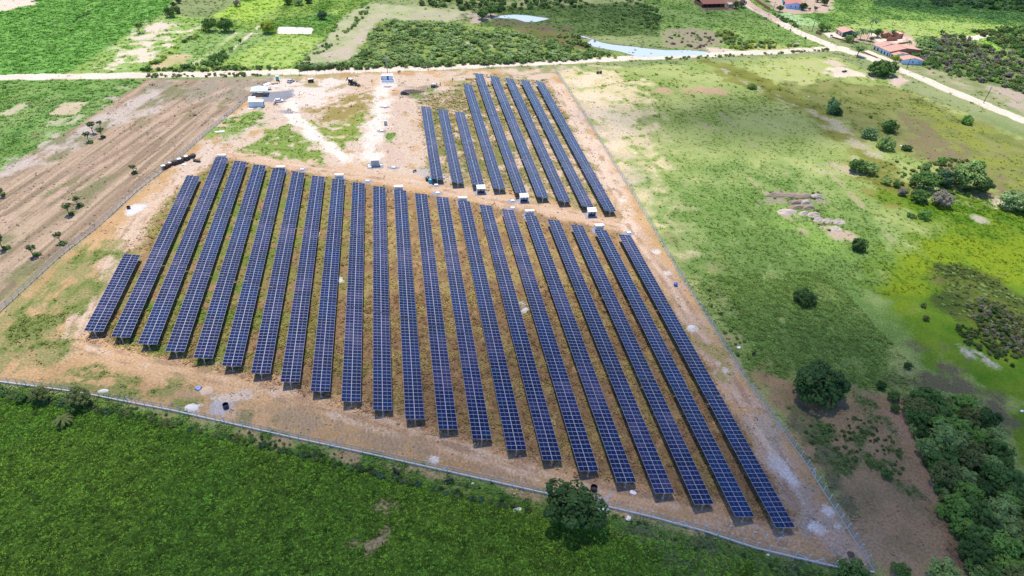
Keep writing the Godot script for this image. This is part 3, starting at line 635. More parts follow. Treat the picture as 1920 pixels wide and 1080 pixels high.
	layer([Vector2(-106.4, -163.3), Vector2(-100.3, -185.6), Vector2(-95.7, -200.1), Vector2(-91.6, -196.6), Vector2(-90.5, -164), Vector2(-91.9, -148.6), Vector2(-101.2, -143.5)], Color(0.10, 0.15, 0.035), Color(0.17, 0.2, 0.06), 6.0, 14.0, 0.5, 1.0, 1.3, -1.3, 2.0)
	layer([Vector2(-90.4, -133.8), Vector2(-87.2, -142), Vector2(-76.1, -142.8), Vector2(-57.2, -132.9), Vector2(-53.1, -125.1), Vector2(-65.9, -128)], Color(0.12, 0.17, 0.04), Color(0.24, 0.22, 0.09), 5.0, 10.0, 0.72, 1.0, 1.5)
	layer([Vector2(-55.3, -129.9), Vector2(-37.8, -121.6), Vector2(-8.6, -106.5), Vector2(26.2, -90.9), Vector2(26.5, -92.3), Vector2(-8.6, -110.5), Vector2(-43.8, -128.6)], Color(0.3, 0.22, 0.13), Color(0.36, 0.26, 0.16), 4.0, 8.0, 0.6, 1.0, 1.5)
	layer([Vector2(-37.5, -119.8), Vector2(-28.6, -117.1), Vector2(-25.8, -112.5), Vector2(-35.8, -116.2)], Color(0.17, 0.17, 0.08), Color(0.26, 0.21, 0.12), 4.0, 8.0, 0.6)
	layer([Vector2(80, -144.5), Vector2(86.2, -139), Vector2(87.4, -123), Vector2(82, -121.4), Vector2(79.6, -134.9)], Color(0.24, 0.22, 0.07), Color(0.33, 0.27, 0.14), 3.0, 8.0, 0.6, 1.0, 1.6)
	strip([Vector2(-46.6, -317.8), Vector2(-42.6, -298.8), Vector2(-30.9, -277.2), Vector2(-19.2, -257.1)], 6.0, Color(0.68, 0.6, 0.53), Color(0.6, 0.52, 0.44), 2.0, 3.0)
	strip([Vector2(-3.3, -341.4), Vector2(-5.6, -313.2), Vector2(-8.6, -288.5), Vector2(-10.7, -261.6)], 8.0, Color(0.66, 0.58, 0.51), Color(0.56, 0.48, 0.41), 4.0, 6.0, 0.8)
	# gravel and spilt concrete
	layer([Vector2(-60.8, -334), Vector2(-47.1, -336.5), Vector2(-46.8, -328), Vector2(-51.1, -321.3), Vector2(-60.2, -320.9)], Color(0.24, 0.25, 0.28), Color(0.2, 0.21, 0.235), 1.0, 1.5)
	layer([Vector2(-53.6, -310.9), Vector2(-46, -310.7), Vector2(-41.7, -307.3), Vector2(-47.9, -305.7), Vector2(-52, -307.7)], Color(0.27, 0.26, 0.27), Color(0.24, 0.235, 0.24), 1.5, 2.0)
	layer([Vector2(-53.9, -126.1), Vector2(-50, -125.1), Vector2(-50.3, -122.1), Vector2(-52.9, -123)], Color(0.5, 0.51, 0.52), Color(0.42, 0.43, 0.43), 1.0, 2.0)
	layer([Vector2(-48, -125.4), Vector2(-45.6, -125.7), Vector2(-40.1, -121), Vector2(-39.6, -118.8), Vector2(-43.5, -119.1), Vector2(-45.8, -122.1)], Color(0.32, 0.33, 0.36), Color(0.38, 0.36, 0.35), 1.2, 3.0, 0.9)
	layer([Vector2(-48, -127.2), Vector2(-39.9, -128.1), Vector2(-39.1, -126.7), Vector2(-46.5, -125.8)], Color(0.5, 0.42, 0.34), Color(0.45, 0.37, 0.29), 1.2, 2.5)
	layer([Vector2(41.6, -86.9), Vector2(43.5, -89.2), Vector2(44.3, -87.2), Vector2(41.8, -85.4), Vector2(39.4, -86.4)], Color(0.46, 0.47, 0.48), Color(0.4, 0.4, 0.4), 1.0, 2.0)
	layer([Vector2(-93.7, -223), Vector2(-91.3, -225.9), Vector2(-86.8, -225.1), Vector2(-88.1, -221.5), Vector2(-90.1, -217.7), Vector2(-92, -219.3)], Color(0.52, 0.53, 0.53), Color(0.45, 0.44, 0.42), 1.0, 2.0)
	layer([Vector2(7.1, -246.1), Vector2(13.4, -246.6), Vector2(18.3, -240.8), Vector2(13.9, -238.3), Vector2(9.9, -240.4)], Color(0.33, 0.32, 0.33), Color(0.4, 0.36, 0.33), 1.5, 3.0)
	layer([Vector2(15, -239.6), Vector2(22.7, -242.8), Vector2(24.5, -239.5), Vector2(19.9, -235.3)], Color(0.45, 0.4, 0.36), Color(0.42, 0.36, 0.31), 1.5, 3.0)
	for q in [Vector3(-19.58, 0, -174.60), Vector3(-18.24, 0, -173.08), Vector3(35.48, 0, -154.02), Vector3(35.13, 0, -156.65), Vector3(82.98, 0, -140.50), Vector3(85.43, 0, -122.12), Vector3(85.94, 0, -180.77), Vector3(85.24, 0, -168.22), Vector3(5.19, 0, -101.68), Vector3(90.03, 0, -76.84), Vector3(89.82, 0, -73.22), Vector3(84.77, 0, -73.21), Vector3(84.29, 0, -216.78), Vector3(88.65, 0, -219.83)]:
		blot(q, 1.4, 1.2, Color(0.6, 0.56, 0.5), Color(0.5, 0.46, 0.4), 0.8, 1.2)
	layer([Vector2(62.9, -469.4), Vector2(78.8, -473.8), Vector2(95.6, -474.4), Vector2(110.2, -465.6), Vector2(97.7, -456.4), Vector2(90.4, -456.2), Vector2(84.5, -463.6)], Color(0.13, 0.11, 0.085), Color(0.16, 0.13, 0.1), 1.0, 1.0)
	layer([Vector2(117.8, -429.3), Vector2(123.2, -427.1), Vector2(131.2, -413.9), Vector2(150, -405.4), Vector2(168.4, -398.7), Vector2(182.5, -399.2), Vector2(195.6, -395.1), Vector2(190.2, -388), Vector2(162.2, -386), Vector2(146.2, -383.2), Vector2(136.6, -395.1), Vector2(123.1, -404.3), Vector2(121.3, -412.7), Vector2(125.4, -419.3)], Color(0.14, 0.115, 0.09), Color(0.2, 0.16, 0.12), 1.0, 1.0)
	# the dirt roads
	strip([Vector2(-251.9, -355.8), Vector2(-184.9, -356.1), Vector2(-120.8, -358.1), Vector2(-62.6, -361.2), Vector2(19.9, -367.6), Vector2(146.5, -384.1), Vector2(237.6, -395.1), Vector2(290.2, -402.8)], 8.0, Color(0.66, 0.57, 0.47), Color(0.58, 0.49, 0.4), 1.0, 1.5)
	strip([Vector2(283.9, -557.5), Vector2(273.5, -510), Vector2(275, -477.4), Vector2(277.6, -435.3), Vector2(286.3, -402.8), Vector2(298.1, -379.5), Vector2(306, -348.8), Vector2(313.6, -313.2), Vector2(321.3, -283.5), Vector2(332.1, -237)], 9.0, Color(0.66, 0.57, 0.46), Color(0.58, 0.49, 0.39), 1.0, 1.5)
	strip([Vector2(278.1, -539.6), Vector2(275, -494.8), Vector2(275.7, -466.3)], 7.0, Color(0.5, 0.37, 0.28), Color(0.45, 0.34, 0.26), 1.0, 1.5)
	for q in [[Vector2(-207.6, -355.8), Vector2(-184.9, -356.1), Vector2(-120.8, -358.1), Vector2(-62.6, -361.2), Vector2(19.9, -367.6), Vector2(146.5, -384.1), Vector2(237.6, -395.1), Vector2(285.7, -401.7)], [Vector2(273.5, -510), Vector2(275, -477.4), Vector2(277.6, -435.3), Vector2(286.3, -402.8), Vector2(298.1, -379.5), Vector2(306, -348.8), Vector2(313.6, -313.2), Vector2(321.3, -283.5)]]:
		ruts(q, Color(0.47, 0.39, 0.31), Color(0.70, 0.61, 0.51))
	strip([Vector2(303.3, -396.3), Vector2(308.8, -373.4)], 5.0, Color(0.66, 0.57, 0.47), Color(0.6, 0.5, 0.4), 1.0, 1.5)
	# near field and its weedy edge
	layer([Vector2(-138.8, -147.6), Vector2(-97.8, -134.6), Vector2(-66.2, -124.9), Vector2(-25.3, -106.9), Vector2(14.1, -89.6), Vector2(34.8, -81.6), Vector2(46, -75.7), Vector2(70.2, -66.4), Vector2(90.7, -50.4), Vector2(73.5, -25.8), Vector2(-85.5, -49.5)], Color(0.03, 0.07, 0.012), Color(0.06, 0.13, 0.02), 1.5, 3.0, 1.0, 1.0, 3.0)  # ground painted dark: shade in the gaps between crop plants put into its colour
	layer([Vector2(-141, -151.8), Vector2(-98.9, -137.5), Vector2(-66.8, -127), Vector2(-25.6, -110.4), Vector2(17, -93.2), Vector2(37.9, -84.3), Vector2(57.4, -74.8), Vector2(71.3, -68.7), Vector2(83, -63.8), Vector2(92.9, -60.5), Vector2(89.4, -48.6), Vector2(69.4, -64.8), Vector2(44.1, -77.2), Vector2(14.2, -90.3), Vector2(-25.3, -106.9), Vector2(-66, -124), Vector2(-97.2, -133.3), Vector2(-137.7, -145.6)], Color(0.05, 0.13, 0.025), Color(0.13, 0.22, 0.055), 1.5, 3.0, 1.0, 1.0, 2.0)
	layer([Vector2(-66.6, -126.3), Vector2(-25.6, -109.6), Vector2(16.9, -92.7), Vector2(37.8, -83.9), Vector2(57.3, -74.5), Vector2(57, -73.7), Vector2(37.5, -82.6), Vector2(16.8, -91.7), Vector2(-25.4, -108.2), Vector2(-66.3, -125.2)], Color(0.36, 0.26, 0.16), Color(0.25, 0.21, 0.11), 1.5, 3.0, 0.42, 1.0, 1.3)
	layer([Vector2(46.4, -76.9), Vector2(70.8, -67.5), Vector2(90.3, -60.2), Vector2(79.3, -50), Vector2(62.8, -60.6), Vector2(48.5, -72.9)], Color(0.06, 0.1, 0.04), Color(0.12, 0.16, 0.075), 4.0, 8.0, 0.8, 1.0, 2.0)
	for q in [[Vector3(-8.94, 0, -82.83), 3.0, 2.4], [Vector3(-18.43, 0, -92.66), 2.2, 0.5], [Vector3(-6.15, 0, -90.83), 2.0, 0.5], [Vector3(26.28, 0, -84.03), 1.6, 1.0]]:
		blot(q[0], q[1], q[2], Color(0.3, 0.22, 0.14), Color(0.17, 0.17, 0.08), 2.5, 4.0, 0.6, 1.0, 2.5)


# two worn wheel lines along a track, darker damp earth beside a paler crown
func ruts(pts: Array, worn := Color(0.27, 0.18, 0.115), crown := Color(0.56, 0.44, 0.32)) -> void:
	for off in [-1.9, -0.2, 1.5]:
		var line := []
		for i in pts.size():
			var a: Vector2 = pts[maxi(0, i - 1)]
			var b: Vector2 = pts[mini(pts.size() - 1, i + 1)]
			var side := (b - a).normalized().orthogonal()
			line.append(pts[i] + side * (off + rng.randf_range(-0.5, 0.5)))
		if off == -0.2:
			strip(line, 0.7, crown, crown * 0.85, 0.8, 1.6, 0.8, 0.8)
		else:
			strip(line, 0.55, worn, worn * 1.3, 0.7, 1.6, 0.75, 0.85)


# ---------------------------------------------------------------- solar rows

var module_meshes := []
var post_mesh: ArrayMesh
var end_post_mesh: ArrayMesh


func make_module(cells: Material, frame: Material) -> ArrayMesh:
	# 2.26 m across the row (x), 1.22 m along it (z): a rim of aluminium, two half-cut cell fields behind glass, a bar between
	var hx := 1.13
	var hz := 0.605
	var r := 0.034
	var t := 0.02
	var s := Shape.new()
	var o := [Vector3(-hx, t, -hz), Vector3(-hx, t, hz), Vector3(hx, t, hz), Vector3(hx, t, -hz)]
	var i := [Vector3(-hx + r, t, -hz + r), Vector3(-hx + r, t, hz - r), Vector3(hx - r, t, hz - r), Vector3(hx - r, t, -hz + r)]
	for k in 4:
		var m := (k + 1) % 4
		s.quad(o[k], o[m], i[m], i[k])
		s.quad(o[k] - Vector3(0, 0.04, 0), o[m] - Vector3(0, 0.04, 0), o[m], o[k])
	s.quad(Vector3(-0.014, t - 0.002, -hz + r), Vector3(-0.014, t - 0.002, hz - r), Vector3(0.014, t - 0.002, hz - r), Vector3(0.014, t - 0.002, -hz + r))
	var g := Shape.new()
	g.quad(o[0] - Vector3(0, 0.04, 0), o[3] - Vector3(0, 0.04, 0), o[2] - Vector3(0, 0.04, 0), o[1] - Vector3(0, 0.04, 0))
	for k in [-1, 1]:
		var a: float = -hx + r if k < 0 else 0.014
		var b: float = -0.014 if k < 0 else hx - r
		g.quad(Vector3(a, t - 0.006, -hz + r), Vector3(a, t - 0.006, hz - r), Vector3(b, t - 0.006, hz - r), Vector3(b, t - 0.006, -hz + r))
	return g.mesh(cells, s.mesh(frame))


func build_rows() -> void:
	var frame := mat("anodised aluminium", Color(0.53, 0.55, 0.60), 0.45, 0.2)
	var tints := [Color(0.003, 0.011, 0.054), Color(0.003, 0.016, 0.074), Color(0.005, 0.010, 0.042), Color(0.008, 0.013, 0.060), Color(0.020, 0.023, 0.074), Color(0.043, 0.040, 0.088), Color(0.005, 0.022, 0.070)]
	for i in tints.size():
		var m := mat("solar cells %d" % i, tints[i], 0.10)
		m.metallic_specular = 0.5
		module_meshes.append(make_module(m, frame))
	var steel: Material = mats["galvanised steel"]
	post_mesh = boxes(steel, [[Vector3(0, 1.0, 0), Vector3(0.14, 2.0, 0.1)]])
	var s := Shape.new()
	s.box(Vector3(0, 0.98, 0), Vector3(0.16, 1.96, 0.12))
	s.box(Vector3(0.55, 1.72, 0), Vector3(1.35, 0.09, 0.09), Basis(Vector3(0, 0, 1), 0.42))
	s.box(Vector3(-0.3, 1.75, 0), Vector3(0.85, 0.08, 0.08), Basis(Vector3(0, 0, 1), 2.55))
	end_post_mesh = s.mesh(steel)
	var zb := [-153.2, -150.0, -146.4, -142.7, -139.3, -135.5, -132.0, -128.0, -123.9, -119.6, -115.9, -112.1, -108.0, -104.1, -100.0, -96.1, -92.1, -88.1, -84.2, -80.4, -76.3, -72.7]
	var zt := [-190.4, -242.7, -257.5, -254.0, -250.3, -246.9, -243.1, -239.5, -236.4, -233.1, -229.6, -226.4, -223.1, -220.0, -216.5, -212.9, -209.1, -204.7, -200.8, -196.7, -192.8, -189.0]
	for i in 22:
		var at := "%s of the near block, counted from its western edge" % ordinal(i)
		var label := "blue solar panel row, " + at
		if i == 0:
			label = "short single solar table on the western edge of the near block"
		elif i == 1:
			label = "solar row beside the short single table, starting lower than its neighbours"
		elif i == 21:
			label = "last solar panel row along the eastern perimeter track, longest reach to the corner"
		panel_row(label, "solar rows of the near block", -81.793 + 7.5539 * i, zb[i], zt[i], [1, 3][mini(i, 1)] if i != 1 else 3, i == 1, 0.1502, i)
	var ub := [-234.0, -230.5, -227.8, -224.5, -220.5, -216.8, -213.2, -208.7, -205.1]
	var ut := [-306.9, -303.5, -299.8, -336.3, -351.9, -347.3, -344.3, -341.6, -339.4]
	for i in 9:
		var label := "sunlit light blue solar row, %s from the west in the far block" % ordinal(i)
		if i == 8:
			label = "sunlit light blue solar row on the eastern edge of the far block by the fence"
		elif i < 3:
			label = "short sunlit solar row, %s of three on the western side of the far block" % ordinal(i)
		panel_row(label, "solar rows of the far block", 15.74 + 7.6068 * i, ub[i], ut[i], 2 if i < 3 else (3 if i == 3 else 4), i > 3, 0.1549, 40 + i)


func panel_row(label: String, group: String, x: float, z0: float, z1: float, tables: int, half_last: bool, tilt: float, seed_at: int) -> void:
	var root := thing("solar_panel_row", label, "solar panels", Vector3(x, 0, z0), 0.0, group)
	var units := tables - (0.5 if half_last else 0.0)
	var full := (z0 - z1) / units
	var z := 0.0
	var steel: Material = mats["galvanised steel"]
	for k in tables:
		var length := full * (0.5 if half_last and k == tables - 1 else 1.0)
		var count := 15 if half_last and k == tables - 1 else 30
		# neighbouring tables of a tracker do not stand at quite the same angle
		var turn := tilt + rng.randf_range(-0.022, 0.022)
		var pitch := (length - 0.32) / count
		var table := part("panel_table", boxes(steel, [[Vector3(0, -0.12, -length / 2), Vector3(0.13, 0.13, length - 0.3)], [Vector3(-0.9, -0.045, -length / 2), Vector3(0.05, 0.05, length - 0.36)], [Vector3(0.9, -0.045, -length / 2), Vector3(0.05, 0.05, length - 0.36)]]), root, Transform3D(Basis(Vector3(0, 0, 1), -turn), Vector3(0, 2.2, z)))
		for j in count:
			for side in 2:
				var q := Vector2(seed_at * 11.0 + side * 3.0, (z0 + z - j * pitch) * 0.9)
				var v := noise_bytes[((int(q.y * 4.0) & 1023) << 10) | (int(q.x * 3.5) & 1023)] / 255.0
				v += rng.randf_range(-0.14, 0.14)
				var pick: int = clampi(int(v * 5.2), 0, 5)
				pick = [1, 0, 2, 3, 4, 5][pick]
				if rng.randf() < 0.06:
					pick = 6
				var o := MeshInstance3D.new()
				o.name = "solar_module"
				o.mesh = module_meshes[pick]
				o.transform = Transform3D(Basis(Vector3(1, 0, 0), rng.randf_range(-0.004, 0.004)) * Basis(Vector3(0, 0, 1), rng.randf_range(-0.004, 0.004)), Vector3(-1.165 if side == 0 else 1.165, 0.0, -0.16 - (j + 0.5) * pitch))
				o.scale.z = (pitch - 0.02) / 1.21
				table.add_child(o, true)
		var posts := 5 if count == 30 else 3
		for j in posts:
			var pz := z - 0.5 - (length - 1.0) * j / (posts - 1)
			part("post", end_post_mesh if j == 0 or j == posts - 1 else post_mesh, root, Transform3D(Basis.IDENTITY, Vector3(0, 0, pz)))
		z -= length
	var foot := Shape.new()
	foot.tube(Vector3(0, 0, -0.5), Vector3(0, 0.16, -0.5), 0.3, 0.26, 8)
	part("post_footing", foot.mesh(mats["concrete"]), root)


# ---------------------------------------------------------------- fences, water, clouds

func build_fences() -> void:
	fence("chain link fence on a pale concrete kerb along the near green field", [Vector3(-104.57, 0, -139.85), Vector3(-99.12, 0, -138.12), Vector3(-79.10, 0, -132.18), Vector3(-66.96, 0, -127.56), Vector3(-56.42, 0, -123.72), Vector3(-25.68, 0, -111.07), Vector3(-11.02, 0, -105.27), Vector3(17.05, 0, -93.79), Vector3(26.04, 0, -90.09), Vector3(38.92, 0, -84.98), Vector3(49.90, 0, -80.34), Vector3(60.10, 0, -75.50), Vector3(69.38, 0, -70.26), Vector3(83.64, 0, -64.26), Vector3(91.22, 0, -61.96)], 2.45, 2.1, 0.42, true)
	fence("chain link fence with pale posts down the eastern side of the solar farm", [Vector3(90.06, 0, -366.91), Vector3(90.75, 0, -307.89), Vector3(90.37, 0, -256.00), Vector3(90.21, 0, -222.72), Vector3(89.83, 0, -191.39), Vector3(89.06, 0, -162.83), Vector3(89.35, 0, -138.63), Vector3(89.25, 0, -116.96), Vector3(91.44, 0, -89.14), Vector3(91.43, 0, -62.28)], 2.45, 2.1, 0.3, true)
	fence("chain link fence between the brown field and the solar farm", [Vector3(-114.55, 0, -157.79), Vector3(-110.56, 0, -167.21), Vector3(-104.56, 0, -193.80), Vector3(-98.26, 0, -212.38), Vector3(-92.74, 0, -236.09), Vector3(-85.79, 0, -256.29), Vector3(-78.94, 0, -282.22), Vector3(-67.05, 0, -323.78), Vector3(-58.18, 0, -352.42)], 2.6, 2.0, 0.2, true)
	fence("thin post fence beside the dirt road behind the far block", [Vector3(-54.12, 0, -355.87), Vector3(-24.92, 0, -357.41), Vector3(8.14, 0, -360.19), Vector3(36.79, 0, -362.75), Vector3(63.71, 0, -364.57), Vector3(89.66, 0, -366.47)], 4.0, 1.9, 0.0, false)
	fence("short inner row of pale posts in the near eastern corner of the farm", [Vector3(58.20, 0, -77.04), Vector3(62.99, 0, -75.77), Vector3(67.54, 0, -74.02), Vector3(72.05, 0, -71.78), Vector3(76.96, 0, -70.01)], 2.3, 2.1, 0.0, false)
	fence("wooden post fence along the inside of the sloping road", [Vector3(271.56, 0, -477.27), Vector3(273.61, 0, -450.32), Vector3(277.61, 0, -427.98), Vector3(281.86, 0, -409.43)], 5.0, 1.5, 0.0, false)


func fence(label: String, pts: Array, gap: float, tall: float, kerb: float, net: bool) -> void:
	var root := thing("fence", label, "fence")
	var steel := mat("pale concrete post", Color(0.62, 0.63, 0.62), 0.8)
	var wire := mat("wire net", Color(0.30, 0.33, 0.34), 0.6)
	if net:
		wire.transparency = BaseMaterial3D.TRANSPARENCY_ALPHA
		wire.albedo_color.a = 0.24
	var k := Shape.new()
	var w := Shape.new()
	var lines := Shape.new()
	var post := boxes(steel, [[Vector3(0, tall / 2, 0), Vector3(0.13, tall, 0.13)], [Vector3(0, tall + 0.12, 0.14), Vector3(0.1, 0.42, 0.1), Basis(Vector3(1, 0, 0), 0.8)]])
	var braced := boxes(steel, [[Vector3(0, tall / 2, 0), Vector3(0.15, tall, 0.15)], [Vector3(0, tall / 2 - 0.1, 0.75), Vector3(0.1, tall * 1.12, 0.1), Basis(Vector3(1, 0, 0), -0.72)], [Vector3(0, tall / 2 - 0.1, -0.75), Vector3(0.1, tall * 1.12, 0.1), Basis(Vector3(1, 0, 0), 0.72)]])
	var since := 0
	for i in pts.size() - 1:
		var a: Vector3 = pts[i]
		var b: Vector3 = pts[i + 1]
		var d := (b - a)
		var n := maxi(1, roundi(d.length() / gap))
		var turn := Basis(Vector3.UP, atan2(d.x, d.z))
		var up := Vector3.UP
		if kerb > 0:
			k.box((a + b) / 2 + up * kerb / 2, Vector3(0.28 if kerb > 0.4 else 0.16, kerb, d.length() + 0.1), turn)
		for y in [0.62, 0.98]:
			lines.box((a + b) / 2 + up * tall * y, Vector3(0.02, 0.02, d.length()), turn)
		if net:
			w.quad(a + up * kerb, b + up * kerb, b + up * tall, a + up * tall)
		for j in n:
			since += 1
			var at := a + d * (float(j) / n)
			var lean := Basis(Vector3(rng.randf() - 0.5, 0, rng.randf() - 0.5).normalized(), rng.randf() * 0.03)
			part("post", braced if since % 11 == 6 and net else post, root, Transform3D(lean * turn, at))
	if kerb > 0:
		part("kerb", k.mesh(mat("fence kerb", Color(0.60, 0.60, 0.57), 0.9) if kerb > 0.4 else mat("weathered kerb", Color(0.44, 0.43, 0.40), 0.9)), root)
	part("wire", lines.mesh(mats["galvanised steel"]), root)
	if net:
		part("wire_net", w.mesh(wire), root)


func build_water() -> void:
	var m := mat("water with painted sky", Color(0.46, 0.53, 0.60), 0.06)  # bright sky reflection painted into the water as a pale blue base colour
	m.metallic_specular = 0.9
	for q in [[Vector2(63.6, -469.4), Vector2(78.6, -472.5), Vector2(86.3, -474.7), Vector2(95.3, -473), Vector2(109.1, -465.6), Vector2(97.9, -457.6), Vector2(90.6, -457.5), Vector2(84.7, -464.9), Vector2(75.8, -465.9)], [Vector2(118.6, -428.2), Vector2(122.9, -426), Vector2(130.9, -412.8), Vector2(137.2, -408.5), Vector2(149.7, -404.4), Vector2(159.3, -400.2), Vector2(168.1, -397.7), Vector2(182.1, -398.2), Vector2(194, -394.6), Vector2(189.5, -389), Vector2(178.2, -388), Vector2(162.5, -387), Vector2(146.5, -384.1), Vector2(143.1, -389.1), Vector2(136.9, -396.1), Vector2(128.3, -401.2), Vector2(123.4, -405.3), Vector2(121.9, -412.7), Vector2(126.4, -419.3), Vector2(122, -423.7)]]:
		var s := Shape.new()
		var pts := PackedVector2Array(q)
		var idx := Geometry2D.triangulate_polygon(pts)
		for i in range(0, idx.size(), 3):
			var a := flat(pts[idx[i]], 0.03)
			var b := flat(pts[idx[i + 1]], 0.03)
			var c := flat(pts[idx[i + 2]], 0.03)
			if (b - a).cross(c - a).y < 0:
				s.tri(a, c, b)
			else:
				s.tri(a, b, c)
		part("water", s.mesh(m), self).set_meta("kind", "structure")


# thin fair-weather clouds above and behind the drone; the photograph shows their soft shade on the near field, the bank and the far meadows
func build_clouds() -> void:
	var m := mat("cloud vapour", Color(0.40, 0.41, 0.44), 1.0)
	m.transparency = BaseMaterial3D.TRANSPARENCY_ALPHA
	m.vertex_color_use_as_albedo = true
	# middle of the shade on the ground, its half extents, thickness of the vapour
	for q in [[Vector3(7.24, 0, -67.06), 340.0, 150.0, 0.50], [Vector3(126.34, 0, -97.15), 125.0, 110.0, 0.42], [Vector3(173.53, 0, -296.76), 130.0, 50.0, 0.36], [Vector3(180.51, 0, -488.34), 190.0, 55.0, 0.2], [Vector3(497.30, 0, -524.94), 170.0, 55.0, 0.2]]:
		var h := 1300.0
		var mid: Vector3 = q[0] + Vector3(-0.10, 1.0, -0.30) * h
		var st := SurfaceTool.new()
		st.begin(Mesh.PRIMITIVE_TRIANGLES)
		var n := 48
		var rings := 24
		for j in rings * 2 + 1:
			# from the middle of the top over the rim to the middle of the underside
			var k := 1.0 - absf(j - rings) / float(rings)
			for i in n:
				var a := TAU * i / n
				var x := cos(a) * k
				var z := sin(a) * k
				var v := noise_bytes[((int(z * 120.0 + mid.z) & 1023) << 10) | (int(x * 120.0 + mid.x) & 1023)] / 255.0
				var thick: float = q[3] * smoothstep(0.0, 0.7, 1.0 - k - (1.0 - v) * 0.3 * (1.0 - k * 0.3)) * (0.75 + 0.4 * v)
				var y := sqrt(maxf(0.0, 1.0 - k * k)) * 30.0 * (0.7 + 0.6 * v)
				st.set_color(Color(1, 1, 1, clampf(thick, 0.0, 0.55)))
				st.set_normal(Vector3(x, 1.0 if j < rings else -1.0, z).normalized())
				st.add_vertex(mid + Vector3(x * q[1], y if j < rings else -y * 0.5, z * q[2]))
		for j in rings * 2:
			for i in n:
				var b := (i + 1) % n
				for e in [j * n + i, (j + 1) * n + i, j * n + b, j * n + b, (j + 1) * n + i, (j + 1) * n + b]:
					st.add_index(e)
		st.set_material(m)
		part("cloud", st.commit(), self).set_meta("kind", "structure")


# ---------------------------------------------------------------- inverter shelters, cabins, houses

